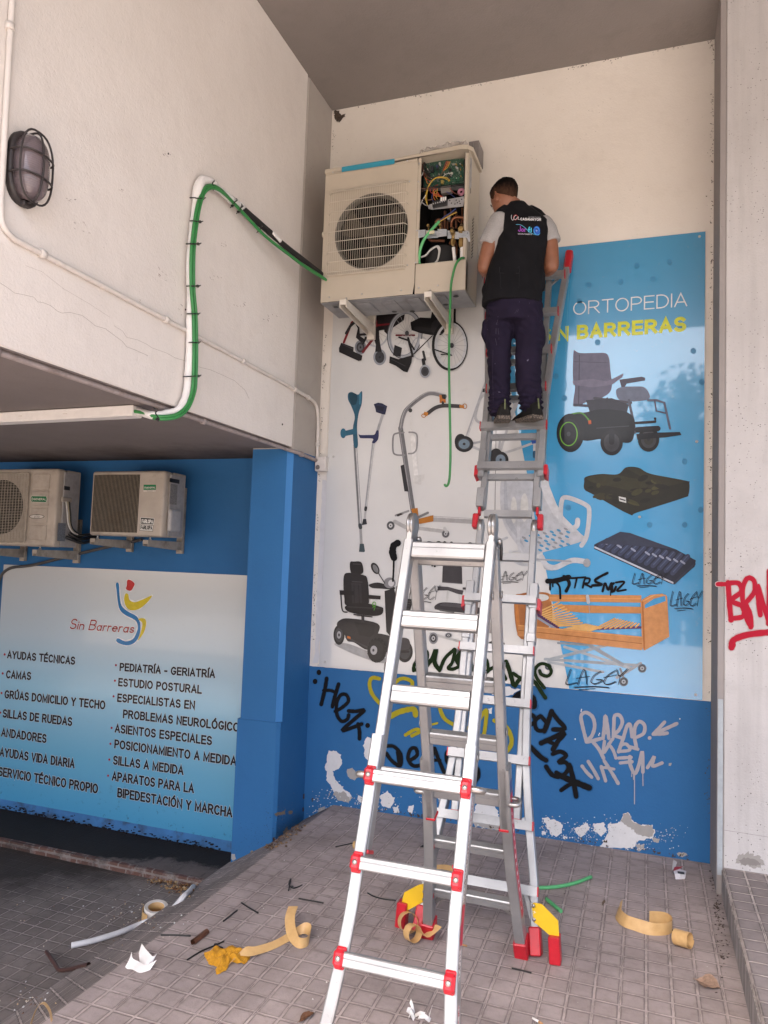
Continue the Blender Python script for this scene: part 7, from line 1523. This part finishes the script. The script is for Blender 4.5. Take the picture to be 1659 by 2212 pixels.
c2 = G(837 + 205*.2604, 1836 + 765*.2604)
coil(c2 + Zv*.04, .034, .036, 1.0, (.75, -.6, .15), .046, 10, 'kraft paper coil with a torn tail in front of the left stabiliser', [c2 + Vector((.05, .015, .03)), c2 + Vector((.085, .03, .05)), c2 + Vector((.11, .04, .075))])
rib([G(940, 1878) + Zv*.012, G(962, 1881) + Zv*.02, G(985, 1884) + Zv*.012], Vector((.15, .95, .3)), .04, 'flat kraft paper piece behind the left stepladder foot')
rib([G(945, 1908) + Zv*.008, G(955, 1912) + Zv*.016, G(962, 1908) + Zv*.03], Vector((.3, .9, .3)), .035, 'small kraft scrap just behind the stepladder rung')
coil(G(772, 1836) + Zv*.02, .022, .026, .75, (.95, -.25, .2), .04, 60, 'small kraft curl near the blue wall, left of the stepladder')
q0 = G(88, 2200, -.25)
rib([GB(66, 2214), GB(78, 2196) + Zv*.03, GB(92, 2190) + Zv*.04, GB(106, 2194) + Zv*.02, GB(112, 2206)], Vector((.5, -.8, .3)), .035, 'kraft paper curl at the lower left edge of the picture')

# yellow cloth
random.seed(1)
Zc = lambda x, y: G(x*.5, 1674 + y*.5)
b = MB(); out = [(880, 775), (905, 768), (925, 752), (965, 758), (1010, 745), (1040, 768), (1080, 775), (1078, 795), (1060, 812), (1045, 822), (1000, 815), (985, 840), (940, 866), (930, 850), (935, 835), (905, 825), (890, 800)]
ctr = Zc(980, 800); rows = []
bd = smooth_path([Zc(*q) for q in out], 4, True)
for i in range(12):
    f = i / 11; row = []
    for k, q in enumerate(bd):
        v = ctr.lerp(q, f); h = .046 * (1 - f**2.2) * (.45 + 1.2 * abs(noise.noise((v.x*22, v.y*22, 4)))) + .012 * abs(noise.noise((v.x*60, v.y*50, 8))); v = v + Zv * (h + .002); v.x += .008 * noise.noise((v.x*40, v.y*40, f*3)); row.append(v)
    rows.append(row)
b.grid(rows, closed_u=True); tag(b.build('cloth', simple('ochre_terry', (.60, .285, .012), .95, var=.2, scale=70, bmp=.8, bscale=240)), 'crumpled mustard yellow cloth on the paving', 'cloth')

# tape roll, white tube, foam piece, copper offcuts
ZL = -.505
rc_ = G(336, 1981, ZL); roll = empty('tape_roll', tuple(rc_), 'roll of white tape with kraft core beside the white tube', 'tape roll')
ax = Vector((.12, -.10, 1)).normalized(); cr = rc_ + Vector((0, 0, .035))
b = MB(); b.lathe([(.048, -.03), (.070, -.03), (.070, .03), (.066, .032), (.064, .027), (.060, .031), (.057, .027), (.053, .031), (.048, .028), (.048, -.03)], cr, ax, 36); b.build('tape', simple('white_foam_tape', (.70, .67, .63), .6, var=.06), roll)
b = MB(); b.lathe([(.0478, -.029), (.0478, .027), (.045, .027), (.045, -.029), (.0478, -.029)], cr, ax, 36); b.build('core', M_KRAFT, roll)
rib([cr + Vector((-.071, -.01, .0)), cr + Vector((-.066, -.045, -.005)), cr + Vector((-.035, -.075, -.012)), cr + Vector((0.0, -.085, -.015))], Vector((.05, -.03, 1)), .058, 'loose kraft end hanging off the tape roll')
tp = [G(154, 2047, ZL) + Zv*.012, G(200, 2037, ZL) + Zv*.012, G(258, 2019, ZL) + Zv*.012, G(306, 2000, ZL) + Zv*.014, G(340, 1983, -.42), G(372, 1964, -.31), GB(396, 1945) + Zv*.02, GB(410, 1930) + Zv*.015, GB(417, 1920) + Zv*.012]
b = MB(); b.tube(smooth_path(tp, 8), .0155, 12); tag(b.build('tube_offcut', simple('white_insulation', (.72, .73, .75), .6, var=.06, scale=15)), 'curved white pipe insulation offcut across the lower left paving', 'tube')
b = MB(); fp = [Zc(602, 760), Zc(664, 800)]
rib([Zc(604, 768) + Zv*.014, Zc(614, 790) + Zv*.014, Zc(640, 822) + Zv*.018, Zc(664, 818) + Zv*.02], [Vector((.1, .3, .9)), Vector((.3, .5, .7)), Vector((.3, .8, .4)), Vector((.2, .5, .8))], .045, 'torn white foam tape corner near the copper pipe', 5, simple('white_foam', (.78, .76, .74), .7), 'foam_scrap', 'foam scrap', 'white foam scraps')
rib([Zc(560, 815) + Zv*.025, Zc(556, 826) + Zv*.012, Zc(585, 834) + Zv*.010, Zc(620, 846) + Zv*.008, Zc(662, 838) + Zv*.016], [Vector((.1, .3, .9)), Vector((.3, .6, .6)), Vector((.0, .9, .25)), Vector((.1, .9, .3)), Vector((.2, .6, .6))], .042, 'folded white foam tape lying flat at the platform edge', 5, simple('white_foam', (.78, .76, .74), .7), 'foam_scrap', 'foam scrap', 'white foam scraps')
def hollow(pts, r, mat, label, n=6):
    b = MB(); P = smooth_path(pts, n); b.tube(P, r, 14, cap=False); b.tube(P, r*.8, 14, cap=False); o = b.build('copper_pipe', mat); return tag(o, label, 'pipe', 'copper offcuts')
hollow([Zc(833, 735) + Zv*.012, Zc(893, 688) + Zv*.012], .0125, M_COPPERD, 'short straight copper pipe piece beside the yellow cloth')
Zb = lambda x, y, z: G(x*.1628, 1944 + y*.1628, z)
hollow([Zb(615, 685, -.49), Zb(690, 790, -.48), Zb(755, 890, -.46), Zb(800, 930, -.445), Zb(900, 925, -.41), Zb(1040, 890, -.345), Zb(1175, 855, -.27)], .010, simple('dark_copper', (.11, .055, .045), .45, .4), 'long bent dark copper tube on the lower left paving')
# green cable offcuts
for pts, lab in (([G(1160, 1922) + Zv*.01, G(1200, 1920) + Zv*.01, G(1240, 1912) + Zv*.01, G(1277, 1899) + Zv*.012], 'long green cable offcut behind the leaning ladder foot'), ([G(1180, 1946) + Zv*.01, G(1212, 1973) + Zv*.01], 'short green cable offcut beside the right yellow stabiliser')):
    b = MB(); b.tube(smooth_path(pts, 6), .0095, 10); tag(b.build('cable_offcut', M_GREENL), lab, 'cable', 'green cable offcuts')
# cut cable ties
def litter_tie(pts, knot=None, lab='cut black cable tie lying on the paving'):
    b = MB(); P = [q + Zv*.004 for q in pts]
    b.tube(smooth_path(P, 6), .0035, 6)
    if knot is not None: b.box(tuple(knot + Vector((-.006, -.006, 0))), tuple(knot + Vector((.006, .006, .012))), .002)
    tag(b.build('cable_tie', M_TIE), lab, 'cable tie', 'cut cable ties on the paving')
Zq = lambda x, y: G(675 + x*.2798, 1593 + y*.2798); Zr = lambda x, y: G(837 + x*.2604, 1836 + y*.2604)
litter_tie([Zc(1042, 555), Zc(1080, 580), Zc(1115, 600)], None, 'straight black cable tie nearest above the kraft strip'); litter_tie([Zc(1025, 588), Zc(995, 612), Zc(965, 635)], None, 'straight black cable tie left of the kraft strip, slanting down left'); litter_tie([Zc(694, 695), Zc(760, 696), Zc(824, 699)], None, 'black cable tie lying level above the copper piece')
litter_tie([Zc(808, 803), Zc(870, 765), Zc(930, 740), Zc(967, 722)], Zc(930, 740), 'long black cable tie with its head, touching the yellow cloth'); litter_tie([Zc(925, 738), Zc(962, 752)], None, 'cut tie tail at the yellow cloth edge'); litter_tie([Zc(1246, 503), Zc(1256, 468) + Zv*.02, Zc(1248, 482) + Zv*.01, Zc(1264, 492), Zc(1290, 486), Zc(1305, 478)], Zc(1262, 490), 'looped black cable tie with its head, mid platform')
litter_tie([Zc(1290, 537), Zc(1340, 546), Zc(1397, 557)], None, 'slightly bowed black cable tie right below the looped one'); litter_tie([Zq(178, 850), Zq(245, 835), Zq(318, 819)], None, 'black cable tie beside the small kraft curl'); litter_tie([Zq(425, 1206), Zq(480, 1235), Zq(560, 1255), Zq(645, 1265)], None, 'black cable tie seen between the front legs of the stepladder')
litter_tie([Zq(835, 850), Zq(885, 838)], Zq(850, 847), 'knotted black tie behind the rear left stepladder leg'); litter_tie([Zr(1030, 988), Zr(1110, 1006), Zr(1195, 1028)], None, 'black cable tie in front of the rear stepladder foot'); litter_tie([Zq(0, 1268), Zq(40, 1275), Zq(85, 1286)], None, 'black cable tie left of the stepladder front leg')
# cigarette packet, butts, leaves, scraps
Zg = lambda x, y: G(1350 + x*.2188, 1728 + y*.2188)
pk = empty('cigarette_packet', tuple(Zg(540, 770)), 'crushed white and red cigarette packet near the blue wall', 'packet')
b = MB(); A_ = [Zg(500, 786), Zg(592, 782), Zg(606, 716) , Zg(492, 742)]
rows = [[Zg(500, 788) + Zv*.002, Zg(545, 788) + Zv*.002, Zg(594, 782) + Zv*.002], [Zg(490, 770) + Zv*.022, Zg(545, 768) + Zv*.028, Zg(602, 764) + Zv*.02], [Zg(480, 745) + Zv*.024, Zg(540, 735) + Zv*.03, Zg(606, 738) + Zv*.02], [Zg(470, 730), Zg(530, 720), Zg(600, 715)]]
b.grid(rows, smooth=False); b.build('carton', simple('white_card', (.66, .65, .68), .5, var=.1, scale=90), pk)
b = MB(); b.grid([[Zg(478, 748) + Zv*.026, Zg(540, 738) + Zv*.032], [Zg(488, 715) + Zv*.03, Zg(575, 716) + Zv*.034]], smooth=False); b.build('red_band', simple('red_card', (.36, .012, .03), .5), pk)
b = MB(); b.grid([[Zg(462, 710) + Zv*.006, Zg(500, 718) + Zv*.03], [Zg(476, 675) + Zv*.05, Zg(515, 700) + Zv*.05]], smooth=False); b.build('flap', simple('grey_card', (.42, .41, .43), .5), pk)
b = MB(); b.box(tuple(Zg(520, 772) + Vector((0, 0, .026))), tuple(Zg(586, 768) + Vector((0, .004, .029)))); b.build('printed_line', M_BLACK, pk)
for x, y, a_, lab in ((1157, 2206, .5, 'cigarette butt at the bottom edge of the picture'), (877 + 10, 1836 + 205 + 0, 0, '')):
    if not lab: continue
    q = G(x, y) + Zv*.005; d = Vector((math.cos(a_), -math.sin(a_), 0)); cb = MB(); cb.cyl(q - d*.014, q + d*.014, .0042, n=10); o = tag(cb.build('cigarette_butt', simple('white_paper', (.72, .70, .68), .7)), lab, 'cigarette butt'); b = MB(); b.cyl(q + d*.0142, q + d*.03, .0044, n=10); b.build('filter', simple('tan_filter', (.45, .24, .10), .7), o)
q = G(837 + 625*.2604, 1836 + 795*.2604) + Zv*.005; b = MB(); b.cyl(q - Vector((.02, 0, 0)), q + Vector((.02, -.004, 0)), .004, n=8); tag(b.build('cigarette_butt', simple('tan_filter', (.45, .24, .10), .7)), 'thin cigarette butt between the feet of the two ladders', 'cigarette butt')
def leaf(c, L, W, rot, col, label, curl=.3, seed=0, tilt=.07):
    b = MB(); rows = []; cr, sr = math.cos(R(rot)), math.sin(R(rot))
    for i in range(15):
        f = i / 14; u = (f - .5) * L; hw = W * .5 * math.sin(math.pi * min(1, f * .96 + .02)) ** 1.15 * (1 + .18 * noise.noise((f * 9, seed, 0))); row = []
        for j in range(9):
            g = (j - 4) / 4; v = g * hw; z = .006 + curl * abs(g) ** 1.6 * hw * .9 + .10 * L * (f - .4) ** 2 + .007 * noise.noise((f * 7, g * 3, seed)) + (v + hw) * tilt; row.append(Vector(c) + Vector((u*cr - v*sr, u*sr + v*cr, z)))
        rows.append(row)
    b.grid(rows); b.tube([Vector(c) + Vector(((t - .5)*L*cr, (t - .5)*L*sr, .008 + .10*L*(t - .4)**2)) for t in (-.12, 0, .3, .6, .9)], .0013, 5)
    return tag(b.build('dry_leaf', simple('leaf_%d' % seed, col, .75, var=.25, scale=60, bmp=.6), auto=60), label, 'leaf', 'dry leaves')
leaf(G(1529, 2130), .095, .10, -18, (.36, .235, .165), 'pale tan crinkled leaf near the step at lower right', .3, 1)
leaf(G(1444, 2010), .05, .03, 160, (.17, .11, .035), 'dark olive brown leaf touching the rightmost kraft curl', .5, 2)
leaf(G(662, 2202), .075, .03, 70, (.17, .075, .035), 'narrow red brown leaf at the bottom edge, left of the stepladder', .9, 3)
leaf(G(1304, 1953), .06, .012, 80, (.27, .19, .13), 'thin curled leaf sliver left of the standing kraft strip', .9, 4)
b = MB(); random.seed(21); c0_ = G(910, 2204)
for k in range(7):
    q = c0_ + Vector((random.uniform(-.045, .045), random.uniform(-.02, .02), .004)); d = Vector((random.uniform(-1, 1), random.uniform(-.6, .6), random.uniform(0, .5))).normalized(); b.ribbon([q, q + d*.022 + Zv*.008, q + d*.045], Vector((.2, .5, .8)), .016)
tag(b.build('paper_scrap', simple('white_tissue', (.72, .70, .68), .8)), 'torn white paper scrap at the bottom edge beside the stepladder', 'paper scrap')
# leaf litter and grit
def bits(name, spots, n, size, cols, label, seed, lift=0.0, bevel=False):
    random.seed(seed); bm_ = bmesh.new(); cl_ = bm_.loops.layers.float_color.new('Col')
    for k in range(n):
        x, y, sx, sy = random.choice(spots); px, py = x + random.gauss(0, sx), y + random.gauss(0, sy); q = G(px, py)
        if q.x < -2.03:
            q = GB(px, py)
            if q.x < -2.6 or q.z < -.5: q = G(px, py, -.508)
        q = q + Zv*(.002 + lift * abs(random.gauss(0, 1)))
        s_ = size * random.uniform(.4, 1.5); a_ = random.uniform(0, 6.3); e1 = Vector((math.cos(a_), math.sin(a_), random.uniform(-.3, .5))) * s_; e2 = Vector((-math.sin(a_), math.cos(a_), random.uniform(-.3, .6))) * s_ * random.uniform(.3, .8); c_ = (*random.choice(cols), 1)
        V = [bm_.verts.new(q + e1), bm_.verts.new(q + e2), bm_.verts.new(q - e1*.8 + Zv*.002), bm_.verts.new(q - e2), bm_.verts.new(q + Zv*s_*.6)]
        for tri in ((0, 1, 4), (1, 2, 4), (2, 3, 4), (3, 0, 4)):
            f = bm_.faces.new([V[i] for i in tri])
            for l in f.loops: l[cl_] = c_
    me = bpy.data.meshes.new(name); bm_.to_mesh(me); bm_.free(); o = bpy.data.objects.new(name, me); COL.objects.link(o); me.materials.append(M_SPRAY); return tag(o, label, 'litter', kind='stuff')
bits('leaf_litter', [(388, 1918, 16, 7), (400, 1912, 14, 6), (345, 1905, 12, 5)], 150, .013, [(.32, .20, .10), (.24, .13, .06), (.40, .29, .17), (.10, .05, .03)], 'small heap of dry leaf litter where the ledge meets the bevel', 31, .010)
bits('leaf_litter', [(600, 1822, 9, 5), (618, 1808, 9, 5), (640, 1792, 9, 4), (583, 1832, 6, 3)], 120, .010, [(.12, .075, .045), (.08, .05, .035), (.24, .15, .08)], 'line of dark leaf litter along the foot of the column', 32, .006)
bits('grit', [(900, 1950, 300, 120), (1350, 1950, 110, 90), (1000, 1860, 240, 40), (700, 1980, 200, 60)], 260, .0035, [(.55, .52, .48), (.45, .40, .34), (.10, .09, .08), (.6, .58, .55)], 'scattered pale grit and crumbs over the raised paving', 33)
bits('grit', [(230, 1990, 70, 26), (280, 1985, 40, 20), (150, 1960, 90, 40), (300, 1960, 40, 20), (60, 2160, 24, 14)], 190, .006, [(.55, .48, .40), (.45, .34, .22), (.6, .6, .6), (.2, .13, .1)], 'scattered pale crumbs and chips over the lower left paving', 34)
bits('soil', [(1548, 1960, 4, 14), (1552, 1990, 5, 20), (1562, 2040, 6, 40), (1540, 1895, 3, 12)], 160, .006, [(.06, .045, .04), (.10, .075, .06)], 'dark soil gathered along the foot of the step', 35)

# ------------------------------------------------------------------ across the street behind the photographer (seen only as reflections)
def leaves(b, c, r, n, size, seed):
    random.seed(seed)
    for k in range(n):
        v = Vector((random.gauss(0, 1), random.gauss(0, 1), random.gauss(0, 1))).normalized() * (random.random() ** .45)
        q = Vector(c) + Vector((v.x*r[0], v.y*r[1], v.z*r[2])); nz = noise.noise(q * .9)
        if nz < -.10: continue
        s_ = size * random.uniform(.6, 1.3); a_ = Vector((random.gauss(0, 1), random.gauss(0, 1), random.gauss(0, 1))).normalized(); c_ = a_.orthogonal().normalized(); d = a_.cross(c_); b.face([q + c_*s_, q + d*s_*.6, q - c_*s_, q - d*s_*.6])
M_LEAF = simple('street_tree_leaves', (.055, .085, .030), .6, var=.4, scale=2); M_TRUNK = simple('bark', (.12, .09, .065), .9, bmp=.5)
for x, y, h, rr, sd, lab in ((1.4, -14.5, 8.2, 1.9, 1, 'leafy street tree across the road, nearest to the right column'), (-7.0, -15, 7.4, 2.6, 2, 'broad street tree across the road, left of the middle'), (-12.5, -14, 7.0, 2.4, 3, 'street tree across the road, farthest to the left'), (6.5, -16, 7.6, 2.4, 4, 'street tree across the road, farthest to the right')):
    t = empty('street_tree', (x, y, -.62), lab, 'tree', 'street trees across the road')
    b = MB(); b.tube(smooth_path([(x, y, -.62), (x + .1, y, 1.2), (x - .05, y + .1, 2.8), (x + .1, y, h - 2.6)], 4), [.20 - .010*i for i in range(13)], 10)
    for k in range(5): a_ = k * 1.26 + sd; b.tube([(x, y, 2.6 + k*.3), (x + math.cos(a_)*rr*.4, y + math.sin(a_)*rr*.4, 3.8 + k*.3), (x + math.cos(a_)*rr*.75, y + math.sin(a_)*rr*.75, 4.6 + k*.35)], [.09, .06, .03], 8)
    b.build('trunk', M_TRUNK, t)
    b = MB(); random.seed(sd)
    for k in range(7): a_ = k * .9 + sd; leaves(b, (x + math.cos(a_)*rr*.5*(k > 0), y + math.sin(a_)*rr*.5*(k > 0), h - 1.9 + .55*math.sin(k*2.1)), (rr*.62, rr*.62, 1.15), 420, .13, sd*10 + k)
    b.build('crown', M_LEAF, t)
b = MB(); M_FEN = simple('ochre_fence_board', (.55, .33, .14), .7, var=.3, scale=3)
for i in range(70): x = -20 + i*.42; b.box((x, -12.04, -.5), (x + .30, -12.0, .75 + .05*math.sin(i*1.7)))
for z in (0.0, .5): b.box((-20, -12.07, z), (9.5, -12.041, z + .08))
tag(b.build('board_fence', M_FEN), 'ochre board fence along the far side of the street', 'fence')
hb_ = empty('apartment_building', (-6, -34, -.62), 'pale pink apartment building far across the street', 'building')
b = MB(); b.box((-22, -40, -.62), (5, -34, 9)); b.build('wall', simple('pale_pink_render', (.58, .44, .38), .85), hb_)
for i in range(8):
    for j in range(3): b = MB(); x = -20.5 + i*3.2; z = 1.2 + j*2.6; b.box((x, -33.99, z), (x + 1.3, -33.93, z + 1.5)); b.build('window', simple('dark_window', (.05, .06, .07), .1), hb_)
